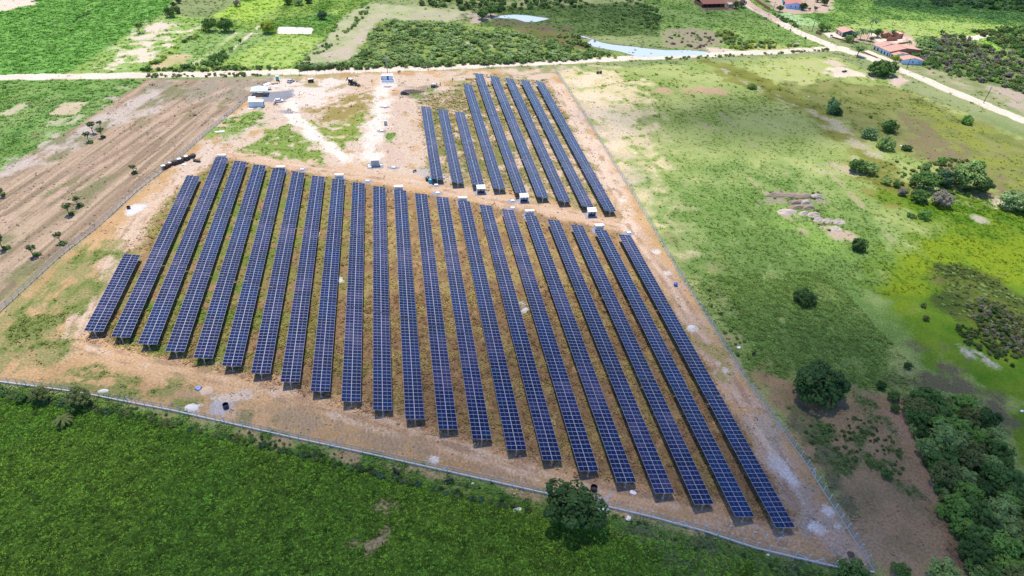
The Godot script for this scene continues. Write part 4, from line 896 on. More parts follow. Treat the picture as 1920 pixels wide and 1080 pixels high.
func build_stations() -> void:
	var white: Material = mats["white paint"]
	var wall := mat("pale blue sheet", Color(0.62, 0.72, 0.82), 0.6)
	var grey := mat("inverter casing", Color(0.36, 0.38, 0.41), 0.5)
	# width 3.1 along x, open to +z
	var build := func(label: String, at: Vector3, turn: float) -> void:
		var t := thing("inverter_shelter", label, "inverter shelter", at, turn, "inverter shelters at the row ends")
		part("roof", boxes(white, [[Vector3(0, 2.62, -0.1), Vector3(3.3, 0.1, 2.3), Basis(Vector3(1, 0, 0), 0.24)]]), t)
		for s in [-1, 1]:
			part("side_wall", boxes(white, [[Vector3(1.5 * s, 1.25, 0), Vector3(0.12, 2.5, 1.7)]]), t)
		part("back_wall", boxes(wall, [[Vector3(0, 1.15, -0.8), Vector3(2.88, 2.3, 0.08)]]), t)
		for s in 4:
			part("louvre", boxes(grey, [[Vector3(0, 1.35 + s * 0.2, -0.86), Vector3(2.3, 0.06, 0.06)]]), t)
		for s in [-1, 1]:
			part("inverter", boxes(grey, [[Vector3(0.68 * s, 1.15, -0.45), Vector3(0.95, 1.1, 0.5)]]), t)
			part("display_panel", boxes(wall, [[Vector3(0.68 * s, 1.45, -0.19), Vector3(0.6, 0.35, 0.03)]]), t)
		part("cable_box", boxes(mats["dark"], [[Vector3(0, 0.35, -0.4), Vector3(2.6, 0.6, 0.6)]]), t)
		part("floor_slab", boxes(mat("dark gravel", Color(0.25, 0.25, 0.28), 0.95), [[Vector3(0, 0.04, 0.1), Vector3(4.6, 0.08, 3.6)]]), t)
	var n := 0
	for at in [Vector3(-67.07, 0, -259.40), Vector3(-43.54, 0, -247.81), Vector3(-21.25, 0, -239.73), Vector3(0.88, 0, -228.86), Vector3(23.78, 0, -218.68), Vector3(46.80, 0, -207.25), Vector3(69.63, 0, -195.52)]:
		build.call("white inverter shelter seen from behind, at the far end of the %s row" % ordinal([2, 5, 8, 11, 14, 17, 20][n]), at, PI)
		n += 1
	n = 0
	for at in [Vector3(31.55, 0, -225.91), Vector3(46.79, 0, -218.23), Vector3(69.72, 0, -205.89)]:
		build.call("open fronted white inverter shelter below the %s row of the far block" % ordinal([2, 4, 7][n]), at, 0.0)
		n += 1
	# transformer kiosk
	var t := thing("transformer_kiosk", "grey concrete transformer kiosk with a flat roof on dark gravel", "transformer kiosk", Vector3(-7.85, 0, -251.66), 0.05)
	part("body", boxes(mat("grey render", Color(0.36, 0.39, 0.42), 0.9), [[Vector3(0, 1.35, 0), Vector3(3.1, 2.7, 2.6)]]), t)
	part("roof", boxes(mat("pale roof", Color(0.6, 0.63, 0.65), 0.8), [[Vector3(0, 2.78, 0), Vector3(3.5, 0.16, 3.0)]]), t)
	var door := part("door", boxes(mat("steel door", Color(0.3, 0.33, 0.37), 0.5), [[Vector3(-0.2, 1.05, 1.32), Vector3(1.4, 2.1, 0.06)]]), t)
	part("handle", boxes(mats["dark"], [[Vector3(0.3, 1.05, 1.36), Vector3(0.05, 0.2, 0.06)]]), door)
	part("gravel_apron", boxes(mats["dark gravel"], [[Vector3(0, 0.03, 0.3), Vector3(6.4, 0.06, 5.0)]]), t)
	for s in [[-2.2, 1.9, 1.1], [-2.5, 0.4, 0.8], [2.3, 0.6, 1.1]]:
		part("cable_chamber", boxes(mats["white paint"], [[Vector3(s[0], 0.25, s[1]), Vector3(s[2], 0.5, 0.9)]]), t)
	var pits := [[Vector3(-35.97, 0, -249.39), "beside the sixth row end of the near block"], [Vector3(-10.80, 0, -237.96), "between two middle row ends of the near block"], [Vector3(-0.63, 0, -249.01), "east of the transformer kiosk"], [Vector3(15.19, 0, -233.07), "in front of the turquoise tank"], [Vector3(15.23, 0, -226.70), "behind the fourteenth row end of the near block"], [Vector3(42.61, 0, -218.73), "left of the open shelter on the cross track"], [Vector3(41.74, 0, -213.41), "behind the seventeenth row end of the near block"], [Vector3(80.10, 0, -193.07), "behind the last row of the near block"], [Vector3(-1.43, 0, -339.47), "just below the metering cabin"], [Vector3(-3.12, 0, -312.43), "halfway down the white service track"], [Vector3(-4.89, 0, -284.86), "low on the white service track beside a green bush"]]
	for p in pits:
		var o := thing("cable_chamber", "pale cable chamber " + p[1], "cable chamber", p[0], rng.randf_range(-0.2, 0.2), "cable chambers along the service tracks")
		part("lid", boxes(mats["white paint"], [[Vector3(0, 0.42, 0), Vector3(1.35, 0.1, 1.05)]]), o)
		part("chamber_wall", boxes(mats["concrete"], [[Vector3(0, 0.19, 0), Vector3(1.2, 0.38, 0.9)]]), o)
		var g := Shape.new()
		var e := []
		for i in 14:
			e.append(Vector2(2.5 * cos(TAU * i / 14) * rng.randf_range(0.8, 1.1), 1.6 * sin(TAU * i / 14) * rng.randf_range(0.8, 1.1)))
		for i in 14:
			g.tri(Vector3(0, 0.10, 0), Vector3(e[(i + 1) % 14].x, 0.012, e[(i + 1) % 14].y), Vector3(e[i].x, 0.012, e[i].y))
		part("gravel_apron", g.mesh(mats["dark gravel"]), o)
	var gb := thing("grey_cabinet", "small grey equipment cabinet standing alone on the white service track", "cabinet", Vector3(-3.17, 0, -291.78))
	part("body", boxes(mats["inverter casing"], [[Vector3(0, 0.95, 0), Vector3(1.3, 1.9, 1.0)]]), gb)
	part("roof", boxes(mats["concrete"], [[Vector3(0, 1.95, 0), Vector3(1.5, 0.1, 1.2)]]), gb)
	# metering cabin below the pylon pole
	var c := thing("metering_cabin", "pale blue and white metering cabin inside a low fence below the pole", "cabin", Vector3(-1.28, 0, -347.89))
	part("cabin_wall", boxes(wall, [[Vector3(-1.5, 1.3, -1.2), Vector3(2.2, 2.6, 2.2)], [Vector3(1.6, 1.3, -1.2), Vector3(2.0, 2.6, 2.2)]]), c)
	part("roof", boxes(white, [[Vector3(0, 2.7, -1.2), Vector3(5.6, 0.14, 2.8)]]), c)
	part("doorway", boxes(mat("blue door", Color(0.06, 0.13, 0.25), 0.5), [[Vector3(0.1, 1.2, -0.9), Vector3(1.1, 2.4, 1.4)]]), c)
	part("yard_wall", boxes(wall, [[Vector3(0, 0.55, 2.3), Vector3(6.0, 1.1, 0.15)], [Vector3(-3.1, 0.55, 0.4), Vector3(0.15, 1.1, 3.7)], [Vector3(3.1, 0.55, 0.4), Vector3(0.15, 1.1, 3.7)]]), c)
	part("yard_floor", boxes(mats["concrete"], [[Vector3(0, 0.05, 0.6), Vector3(7.4, 0.1, 5.4)]]), c)
	var wb := thing("white_cabinet", "white equipment box beside the metering cabin, western side", "cabinet", Vector3(-3.82, 0, -350.68))
	part("body", boxes(white, [[Vector3(0, 0.9, 0), Vector3(1.7, 1.8, 1.2)]]), wb)
	part("door", boxes(wall, [[Vector3(0, 0.9, 0.61), Vector3(1.4, 1.5, 0.04)]]), wb)
	# site office: two containers, a tent roof
	site_container("older white site container with its long side to the brown field", Vector3(-63.51, 0, -317.06), 3.0, 6.6, 2.6, 0.12)
	site_container("newer pale blue site container in front of the tent", Vector3(-61.04, 0, -315.35), 5.6, 2.5, 2.5, -0.06)
	var tent := thing("tent", "pale pyramid tent roof over dark furniture at the site office", "tent", Vector3(-61.88, 0, -330.48), 0.05)
	for s in [[-3.6, -2.6], [3.6, -2.6], [-3.6, 2.6], [3.6, 2.6]]:
		part("leg", boxes(mats["galvanised steel"], [[Vector3(s[0], 1.3, s[1]), Vector3(0.1, 2.6, 0.1)]]), tent)
	var cv := Shape.new()
	var top := Vector3(0, 4.4, 0)
	var e := [Vector3(-3.9, 2.6, 2.9), Vector3(3.9, 2.6, 2.9), Vector3(3.9, 2.6, -2.9), Vector3(-3.9, 2.6, -2.9)]
	for i in 4:
		cv.tri(e[i], e[(i + 1) % 4], top)
		cv.quad(e[i] - Vector3(0, 0.35, 0), e[(i + 1) % 4] - Vector3(0, 0.35, 0), e[(i + 1) % 4], e[i])
	part("canopy", cv.mesh(mat("canvas", Color(0.60, 0.68, 0.70), 0.8)), tent)
	for s in [[-1.2, 0.2], [0.6, 0.9], [1.8, -0.4], [2.3, 1.3]]:
		var f := thing("work_table", "dark work table with pale top under the tent" if s[0] > 2 else "dark work table in the shade under the tent", "table", Vector3(-61.88, 0, -330.48) + Vector3(s[0], 0, s[1]), 0.0, "tables under the tent")
		part("tabletop", boxes(mats["concrete"] if s[0] > 2 else mats["dark"], [[Vector3(0, 0.74, 0), Vector3(1.3, 0.06, 0.7)]]), f)
		for k in [[-0.55, -0.28], [0.55, -0.28], [-0.55, 0.28], [0.55, 0.28]]:
			part("leg", boxes(mats["dark"], [[Vector3(k[0], 0.36, k[1]), Vector3(0.06, 0.72, 0.06)]]), f)
	var lean := thing("shade_roof", "small white pitched shade roof behind the tent", "shelter", Vector3(-59.27, 0, -337.50), 0.3)
	part("roof", boxes(white, [[Vector3(0, 2.5, 0), Vector3(3.2, 0.08, 2.6), Basis(Vector3(0, 0, 1), 0.25)]]), lean)
	for s in [[-1.4, -1.1, 2.1], [1.4, -1.1, 2.75], [-1.4, 1.1, 2.1], [1.4, 1.1, 2.75]]:
		part("leg", boxes(mats["galvanised steel"], [[Vector3(s[0], s[2] / 2, s[1]), Vector3(0.08, s[2], 0.08)]]), lean)
	var wc := thing("portable_toilet", "turquoise portable toilet cabin with a white roof by the road fence", "portable toilet", Vector3(-55.90, 0, -349.30))
	part("body", boxes(mat("turquoise plastic", Color(0.02, 0.33, 0.30), 0.45), [[Vector3(0, 1.1, 0), Vector3(1.3, 2.2, 1.3)]]), wc)
	part("roof", boxes(white, [[Vector3(0, 2.26, 0), Vector3(1.5, 0.16, 1.5)], [Vector3(0, 2.4, 0), Vector3(1.0, 0.14, 1.0)]]), wc)
	part("door", boxes(mat("toilet door", Color(0.03, 0.40, 0.36), 0.45), [[Vector3(0, 1.05, 0.66), Vector3(0.8, 1.9, 0.04)]]), wc)
	for q in [[Vector3(-58.19, 0, -341.11), "first pale slab lying behind the tent"], [Vector3(-55.83, 0, -340.32), "second pale slab lying behind the tent, nearer the toilet"]]:
		var sl := part("concrete_slab", boxes(mats["white paint"], [[Vector3(0, 0.12, 0), Vector3(2.4, 0.24, 1.2)]]), self, Transform3D(Basis(Vector3.UP, 0.2), q[0]))
		tag(sl, q[1], "slab")
	# panel wall along the road by the toilet
	var bd := part("timber_beam", boxes(mats["bark"], [[Vector3(0, 0.15, 0), Vector3(3.4, 0.3, 0.3)]]), self, Transform3D(Basis(Vector3.UP, 0.1), Vector3(-56.78, 0, -344.41)))
	tag(bd, "dark timber beam lying on the sand near the portable toilet", "beam")
	# tracks of poles
	pole("grey power pole with three crossarms behind the metering cabin", Vector3(-1.13, 0, -357.05), 10.2, 3, 0.05)
	pole("dark wooden power pole beside the sloping road on the right", Vector3(317.09, 0, -307.66), 8.6, 1, -0.06)
	pole("dark wooden power pole at the bend by the brick wall", Vector3(281.35, 0, -483.30), 8.4, 1, 0.0)
	pole("thin dark power pole between road and kitchen garden", Vector3(287.89, 0, -437.91), 7.4, 1, 0.0)
	pole("short dark power pole in front of the white gabled house", Vector3(307.83, 0, -361.73), 6.5, 1, 0.0)


func site_container(label: String, at: Vector3, w: float, d: float, h: float, turn: float) -> void:
	var c := thing("site_container", label, "container", at, turn, "site containers")
	var skin := mat("container sheet", Color(0.56, 0.64, 0.72), 0.55)
	var ribs := [[Vector3(0, h / 2 + 0.15, 0), Vector3(w, h, d)]]
	for i in int(w / 0.4):
		ribs.append([Vector3(-w / 2 + 0.2 + i * 0.4, h / 2 + 0.15, d / 2 + 0.01), Vector3(0.16, h - 0.2, 0.06)])
	part("body", boxes(skin, ribs), c)
	part("roof", boxes(mats["white paint"], [[Vector3(0, h + 0.2, 0), Vector3(w + 0.12, 0.1, d + 0.12)]]), c)
	part("door", boxes(mats["dark"], [[Vector3(w / 2 + 0.02, 1.15, 0), Vector3(0.06, 2.0, 0.95)]]), c)
	part("base_frame", boxes(mats["dark"], [[Vector3(0, 0.1, 0), Vector3(w - 0.1, 0.2, d - 0.1)]]), c)


func pole(label: String, at: Vector3, h: float, arms: int, lean: float) -> void:
	var p := thing("power_pole", label, "power pole", at, 0.2)
	p.rotation.z = lean
	var wood := mat("pole grey", Color(0.34, 0.33, 0.32), 0.9) if arms > 1 else mat("pole brown", Color(0.09, 0.07, 0.055), 0.95)
	var s := Shape.new()
	s.tube(Vector3.ZERO, Vector3(0, h, 0), 0.2, 0.13, 8)
	part("post", s.mesh(wood), p)
	for i in arms:
		var y := h - 0.2 - i * (1.3 if i < 2 else 1.4)
		part("crossarm", boxes(wood, [[Vector3(0, y, 0.16), Vector3(2.6 if arms > 1 else 1.5, 0.14, 0.14)]]), p)
		var ins := Shape.new()
		for x in [-1, 0, 1]:
			ins.tube(Vector3(x * (1.1 if arms > 1 else 0.65), y + 0.06, 0.16), Vector3(x * (1.1 if arms > 1 else 0.65), y + 0.4, 0.16), 0.07, 0.05, 6)
		part("insulator", ins.mesh(mats["white paint"]), p).set_meta("kind", "stuff")


# p0: the near corner on the ground; p1: along the eaves from it; p2: along the gable from it
func house(called: String, label: String, p0: Vector3, p1: Vector3, p2: Vector3, wall_h: float, rise: float, wall: Material, gable: Material, roof: Material, doors: int, windows: int) -> Node3D:
	var z := (p1 - p0)
	var x := (p2 - p0)
	var length := z.length()
	z = z.normalized()
	x = (x - z * x.dot(z))
	var w := x.length()
	x = x.normalized()
	var t := thing(called, label, "house", p0)
	t.basis = Basis(x, Vector3.UP, z) if x.cross(Vector3.UP).dot(z) > 0 else Basis(x, Vector3.UP, z)
	# local: x across the gable 0..w, z along the eaves 0..length
	var s := Shape.new()
	s.prism([Vector2(0, 0), Vector2(w, 0), Vector2(w, wall_h), Vector2(w / 2, wall_h + rise), Vector2(0, wall_h)], 0, length)
	part("wall", s.mesh(wall), t)
	var g := Shape.new()
	g.prism([Vector2(0.02, 0), Vector2(w - 0.02, 0), Vector2(w - 0.02, wall_h), Vector2(w / 2, wall_h + rise - 0.02), Vector2(0.02, wall_h)], -0.06, -0.002)
	part("gable", g.mesh(gable), t)
	var slope := atan2(rise, w / 2)
	var run := Vector2(rise, w / 2).length() + 0.5
	for side in 2:
		var courses := []
		var n := 9
		for k in n:
			var d := run - (k + 0.5) * run / n
			var px := (w / 2 - cos(slope) * d) if side == 0 else (w / 2 + cos(slope) * d)
			var tilt := slope - 0.05
			courses.append([Vector3(px, wall_h + rise + 0.1 - sin(slope) * d + rng.randf_range(-0.01, 0.01), length / 2), Vector3(run / n + 0.1, 0.09, length + 0.9 + rng.randf_range(-0.06, 0.06)), Basis(Vector3(0, 0, 1), tilt if side == 0 else -tilt)])
		part("roof_slope", boxes(roof, courses), t)
	part("roof_ridge", boxes(roof, [[Vector3(w / 2, wall_h + rise + 0.2, length / 2), Vector3(0.35, 0.14, length + 0.95)]]), t)
	var dm := mat("house door", Color(0.10, 0.06, 0.05), 0.7)
	for i in doors:
		var dz := length * (i + 0.5) / doors
		var d := part("door", boxes(dm, [[Vector3(-0.02, 1.0, dz), Vector3(0.08, 2.0, 0.95)]]), t)
		part("frame", boxes(mats["white paint"], [[Vector3(-0.035, 2.06, dz), Vector3(0.1, 0.1, 1.15)]]), d)
	for i in windows:
		var wx := w * (i + 1.0) / (windows + 1)
		var wd := part("window", boxes(mat("window shutter", Color(0.14, 0.12, 0.12), 0.6), [[Vector3(wx, 1.5, -0.07), Vector3(0.75, 0.9, 0.06)]]), t)
		part("pane", boxes(mats["window glass"], [[Vector3(wx, 1.5, -0.105), Vector3(0.6, 0.75, 0.02)]]), wd)
	return t


func build_houses() -> void:
	var pink := mat("pink render", Color(0.62, 0.47, 0.43), 0.9)
	var white := mat("house white", Color(0.72, 0.74, 0.78), 0.9)
	var pale := mat("house pale blue", Color(0.52, 0.64, 0.82), 0.9)
	var sky_blue := mat("house blue", Color(0.42, 0.58, 0.88), 0.85)
	var tile: Material = mats["clay tile"]
	var old := mat("weathered tile", Color(0.44, 0.25, 0.18), 0.9)
	var brick: Material = mats["brick"]
	house("tiled_house", "pink house with gable shade painted dark green, clay tile roof, by the palms", Vector3(304.05, 0, -427.11), Vector3(304.73, 0, -436.31), Vector3(314.84, 0, -430.29), 2.9, 1.5, pink, mat("painted gable shade", Color(0.05, 0.11, 0.09), 0.9), tile, 2, 1)  # shade on the gable wall is painted in as a dark colour
	house("tiled_house", "white terrace house at the far end of the roadside row", Vector3(311.69, 0, -395.73), Vector3(310.28, 0, -400.64), Vector3(328.08, 0, -405.16), 2.7, 1.4, white, white, tile, 2, 0)
	house("tiled_house", "long white terrace house with a dark brick side wall", Vector3(311.82, 0, -385.63), Vector3(310.65, 0, -393.57), Vector3(334.89, 0, -395.20), 3.0, 1.6, pale, brick, tile, 3, 1)
	house("tiled_house", "low tiled annex in front of the long white house", Vector3(312.76, 0, -381.99), Vector3(312.20, 0, -385.63), Vector3(323.13, 0, -386.65), 2.1, 0.9, pale, white, tile, 1, 0)
	house("tiled_house", "pale blue gabled house nearest along the sloping road", Vector3(311.45, 0, -371.40), Vector3(312.27, 0, -376.89), Vector3(325.25, 0, -378.34), 2.6, 1.3, white, pale, tile, 1, 1)
	house("tiled_house", "old brick house with a tiled roof behind the palms", Vector3(332.98, 0, -425.05), Vector3(335.40, 0, -430.57), Vector3(341.21, 0, -428.81), 2.6, 1.4, brick, brick, old, 1, 1)
	house("tiled_house", "blue gabled house with three small openings at the top of the picture", Vector3(301.02, 0, -499.58), Vector3(307.81, 0, -519.52), Vector3(315.08, 0, -500.90), 2.8, 1.7, pale, sky_blue, mat("red tile", Color(0.46, 0.2, 0.16), 0.9), 1, 3)
	# unfinished brick house with a flat roof
	var p0 := Vector3(343.46, 0, -422.75)
	var u := thing("brick_house", "unfinished orange brick house with a flat parapet roof", "house", p0, 0.35)
	part("wall", boxes(mat("orange brick", Color(0.50, 0.22, 0.12), 0.95), [[Vector3(2.6, 1.6, -2.8), Vector3(5.2, 3.2, 5.6)], [Vector3(5.2, 1.3, -1.5), Vector3(1.6, 2.6, 2.4)]]), u)
	part("roof", boxes(mat("sand roof", Color(0.60, 0.47, 0.34), 0.95), [[Vector3(2.6, 3.25, -2.8), Vector3(5.3, 0.14, 5.7)]]), u)
	part("parapet", boxes(mats["orange brick"], [[Vector3(2.6, 3.5, -5.5), Vector3(5.4, 0.55, 0.18)], [Vector3(0.05, 3.5, -2.8), Vector3(0.18, 0.55, 5.2)], [Vector3(5.2, 3.5, -2.8), Vector3(0.18, 0.55, 5.2)]]), u)
	var w := part("window", boxes(mats["dark"], [[Vector3(2.0, 1.6, 0.02), Vector3(0.9, 0.9, 0.06)]]), u)
	part("pane", boxes(mats["window glass"], [[Vector3(2.0, 1.6, 0.06), Vector3(0.7, 0.7, 0.03)]]), w)
	part("door", boxes(mats["dark"], [[Vector3(4.0, 1.05, 0.02), Vector3(1.0, 2.1, 0.06)]]), u)
	# barn with an open front at the top edge
	var b := thing("barn", "long barn with a rusty tiled roof and a dark open front", "barn", Vector3(240.60, 0, -499.44), 0.12)
	part("roof", boxes(mat("rust tile", Color(0.26, 0.11, 0.075), 0.9), [[Vector3(1.5, 3.6, -3.2), Vector3(20.0, 0.16, 7.4), Basis(Vector3(1, 0, 0), 0.28)], [Vector3(1.5, 3.6, -10.0), Vector3(20.0, 0.16, 7.4), Basis(Vector3(1, 0, 0), -0.28)]]), b)
	part("back_wall", boxes(mats["brick"], [[Vector3(1.5, 1.3, -12.8), Vector3(19.0, 2.6, 0.3)], [Vector3(-8.0, 1.3, -7.0), Vector3(0.3, 2.6, 11.5)], [Vector3(11.0, 1.3, -7.0), Vector3(0.3, 2.6, 11.5)]]), b)
	for i in 6:
		part("post", boxes(mats["bark"], [[Vector3(-7.6 + i * 3.7, 1.25, -0.3), Vector3(0.25, 2.5, 0.25)]]), b)
	var rails := thing("corral_fence", "grey plank corral fence in front of the barn", "fence", Vector3(238.28, 0, -491.94), 0.1)
	for i in 12:
		part("post", boxes(mats["bark"], [[Vector3(-6.5 + i * 1.7, 0.7, 0), Vector3(0.16, 1.4, 0.16)]]), rails)
	for k in 3:
		part("rail", boxes(mats["bark"], [[Vector3(2.9, 0.4 + 0.42 * k, 0.1), Vector3(19.0, 0.16, 0.06)]]), rails)
	var rock := thing("pale_shed", "small pale plastered shed at the eastern end of the barn", "shed", Vector3(255.67, 0, -501.56), 0.1)
	part("wall", boxes(mats["concrete"], [[Vector3(0, 1.2, 0), Vector3(4.0, 2.4, 3.0)]]), rock)
	part("roof", boxes(mat("sand roof", Color(0.6, 0.47, 0.34)), [[Vector3(0, 2.5, 0), Vector3(4.4, 0.14, 3.4), Basis(Vector3(1, 0, 0), 0.15)]]), rock)
	part("doorway", boxes(mats["dark"], [[Vector3(-0.8, 0.95, 1.51), Vector3(0.9, 1.9, 0.05)]]), rock)
	# walls
	wall_line("turquoise yard wall beside the blue gabled house", [Vector3(312.17, 0, -527.94), Vector3(303.65, 0, -509.75)], 3.0, mat("turquoise paint", Color(0.05, 0.38, 0.40), 0.8))
	wall_line("dark red brick wall along the top of the sloping road", [Vector3(286.25, 0, -533.30), Vector3(285.01, 0, -513.67), Vector3(283.64, 0, -492.15)], 1.9, brick)
	wall_line("brick yard wall in front of the unfinished house", [Vector3(331.85, 0, -417.87), Vector3(340.78, 0, -419.14)], 2.2, brick)
	wall_line("brick wall stub where the garden meets the road", [Vector3(288.61, 0, -434.21), Vector3(290.93, 0, -430.57)], 1.7, brick)
	wall_line("low brick kerb wall between road and white houses, first length", [Vector3(299.26, 0, -393.57), Vector3(301.58, 0, -382.04)], 0.6, brick)
	wall_line("low brick kerb wall between road and white houses, second length", [Vector3(302.17, 0, -378.98), Vector3(302.91, 0, -373.45)], 0.6, brick)
	wall_line("low brown garden wall below the pink house", [Vector3(295.40, 0, -424.61), Vector3(299.01, 0, -418.74), Vector3(302.63, 0, -411.83)], 0.9, brick)
	wall_line("dark garden wall behind the long white house", [Vector3(332.37, 0, -409.16), Vector3(347.67, 0, -414.48)], 1.0, brick)


func wall_line(label: String, pts: Array, h: float, m: Material) -> void:
	var t := thing("garden_wall", label, "wall")
	for i in pts.size() - 1:
		var a: Vector3 = pts[i]
		var b: Vector3 = pts[i + 1]
		var turn := Basis(Vector3.UP, atan2(b.x - a.x, b.z - a.z))
		part("wall", boxes(m, [[(a + b) / 2 + Vector3.UP * h / 2, Vector3(0.25, h, (b - a).length()), turn]]), t)
		part("coping", boxes(m, [[(a + b) / 2 + Vector3.UP * (h + 0.05), Vector3(0.34, 0.1, (b - a).length() + 0.06), turn]]), t)


# ---------------------------------------------------------------- vehicles

func wheel(parent: Node3D, at: Vector3, r: float, wide: float) -> void:
	var s := Shape.new()
	s.tube(at - Vector3(0, 0, wide / 2), at + Vector3(0, 0, wide / 2), r, r, 14)
	var o := part("wheel", s.mesh(mats["rubber"]), parent)
	var g := Shape.new()
	g.tube(at - Vector3(0, 0, wide / 2 + 0.012), at + Vector3(0, 0, wide / 2 + 0.012), r * 0.58, r * 0.58, 10)
	part("rim", g.mesh(mats["galvanised steel"]), o)


func car(label: String, at: Vector3, turn: float, paint: Material) -> void:
	var c := thing("car", label, "car", at, turn)
	var s := Shape.new()
	s.prism([Vector2(-2.0, 0.3), Vector2(2.0, 0.3), Vector2(2.08, 0.55), Vector2(2.0, 0.82), Vector2(1.15, 0.95), Vector2(-1.75, 1.0), Vector2(-2.05, 0.9), Vector2(-2.08, 0.5)], -0.82, 0.82)
	part("body", s.mesh(paint), c)
	var g := Shape.new()
	g.prism([Vector2(-1.72, 0.99), Vector2(1.12, 0.95), Vector2(0.45, 1.43), Vector2(-1.25, 1.45)], -0.72, 0.72)
	part("window_band", g.mesh(mats["window glass"]), c)
	part("roof", boxes(paint, [[Vector3(-0.4, 1.46, 0), Vector3(2.0, 0.08, 1.5)]]), c)
	var pl := Shape.new()
	for z in [-0.71, 0.71]:
		for q in [[Vector3(1.1, 0.96, z), Vector3(0.46, 1.45, z)], [Vector3(-0.35, 0.98, z), Vector3(-0.35, 1.45, z)], [Vector3(-1.7, 1.0, z), Vector3(-1.24, 1.46, z)]]:
			pl.tube(q[0], q[1], 0.05, 0.05, 5)
	part("pillar", pl.mesh(paint), c).set_meta("kind", "stuff")
	for x in [-1.25, 1.3]:
		for z in [-0.76, 0.76]:
			wheel(c, Vector3(x, 0.32, z), 0.32, 0.2)
	for z in [-0.6, 0.6]:
		part("headlight", boxes(mats["white paint"], [[Vector3(2.04, 0.7, z), Vector3(0.07, 0.16, 0.35)]]), c)
		part("tail_light", boxes(mat("red lens", Color(0.35, 0.02, 0.02), 0.3), [[Vector3(-2.06, 0.75, z), Vector3(0.05, 0.2, 0.25)]]), c)
	part("bumper", boxes(mats["dark"], [[Vector3(2.05, 0.42, 0), Vector3(0.1, 0.18, 1.6)], [Vector3(-2.05, 0.42, 0), Vector3(0.1, 0.18, 1.6)]]), c)


func build_vehicles() -> void:
	car("white car parked beside the grey gravel pad", Vector3(-52.23, 0, -320.65), 0.15, mat("white car paint", Color(0.78, 0.79, 0.8), 0.25))
	car("silver car parked near the portable toilet and the road fence", Vector3(-49.21, 0, -346.89), 0.9, mat("silver car paint", Color(0.5, 0.52, 0.56), 0.3))
	car("dark pickup truck beside the black earth heap", Vector3(6.70, 0, -328.63), 0.05, mat("grey car paint", Color(0.05, 0.05, 0.06), 0.3))
	# backhoe loader
	var black := mat("machine dark", Color(0.03, 0.03, 0.032), 0.5)
	var t := thing("backhoe_loader", "dark backhoe loader with its bucket lowered on bare earth", "excavator", Vector3(-19.13, 0, -342.49), -0.55)
	part("chassis", boxes(black, [[Vector3(0.4, 1.0, 0), Vector3(4.2, 0.7, 1.3)], [Vector3(1.6, 1.55, 0), Vector3(1.7, 0.7, 1.1)]]), t)
	part("cab", boxes(mats["window glass"], [[Vector3(-0.5, 2.2, 0), Vector3(1.5, 1.6, 1.5)]]), t)
	part("cab_roof", boxes(mats["white paint"], [[Vector3(-0.5, 3.05, 0), Vector3(1.8, 0.14, 1.8)]]), t)
	for z in [-0.85, 0.85]:
		wheel(t, Vector3(-0.7, 0.8, z), 0.8, 0.45)
		wheel(t, Vector3(2.0, 0.55, z), 0.55, 0.35)
	part("loader_arm", boxes(black, [[Vector3(2.9, 1.0, -0.6), Vector3(2.2, 0.2, 0.18), Basis(Vector3(0, 0, 1), -0.4)], [Vector3(2.9, 1.0, 0.6), Vector3(2.2, 0.2, 0.18), Basis(Vector3(0, 0, 1), -0.4)]]), t)
	var bk := Shape.new()
	bk.prism([Vector2(3.7, 0.05), Vector2(4.7, 0.05), Vector2(4.6, 0.16), Vector2(3.95, 0.25), Vector2(3.85, 0.85), Vector2(3.7, 0.9)], -1.1, 1.1)
	part("bucket", bk.mesh(black), t)
	part("digger_arm", boxes(black, [[Vector3(-2.1, 2.2, 0), Vector3(0.3, 2.6, 0.3), Basis(Vector3(0, 0, 1), 0.35)], [Vector3(-2.9, 2.3, 0), Vector3(0.25, 2.0, 0.25), Basis(Vector3(0, 0, 1), -0.5)]]), t)
	# skid steer
	var k := thing("skid_steer_loader", "small dark loader with white cab panels beside two workers", "loader", Vector3(21.39, 0, -337.82), 0.3)
	part("body", boxes(black, [[Vector3(0, 0.8, 0), Vector3(2.4, 0.9, 1.3)]]), k)
	part("cab", boxes(mats["white paint"], [[Vector3(-0.1, 1.6, 0), Vector3(1.1, 1.0, 1.0)]]), k)
	part("bucket", boxes(black, [[Vector3(1.7, 0.3, 0), Vector3(0.7, 0.5, 1.6), Basis(Vector3(0, 0, 1), 0.3)]]), k)
	for x in [-0.7, 0.7]:
		for z in [-0.7, 0.7]:
			wheel(k, Vector3(x, 0.42, z), 0.42, 0.3)
	# flat trailer with a pale cover
	var tr := thing("trailer", "dark flat trailer under a pale cover on the olive patch", "trailer", Vector3(-39.47, 0, -346.70), 0.1)
	part("bed", boxes(mats["dark"], [[Vector3(0, 0.8, 0), Vector3(2.8, 0.8, 1.6)]]), tr)
	part("cover", boxes(mats["white paint"], [[Vector3(-0.1, 1.75, 0), Vector3(2.6, 0.1, 1.7), Basis(Vector3(0, 0, 1), 0.08)]]), tr)
	for s in [[-1.1, -0.7], [1.1, -0.7], [-1.1, 0.7], [1.1, 0.7]]:
		part("stanchion", boxes(mats["dark"], [[Vector3(s[0], 1.45, s[1]), Vector3(0.06, 0.6, 0.06)]]), tr)
	for z in [-0.8, 0.8]:
		wheel(tr, Vector3(0, 0.36, z), 0.36, 0.2)
	motorcycle("black motorcycle parked on the sand below the white car", Vector3(-53.37, 0, -316.72), 0.2)
	motorcycle("dark motorcycle lying by the gravel near the turquoise tank", Vector3(7.52, 0, -244.88), 0.6)


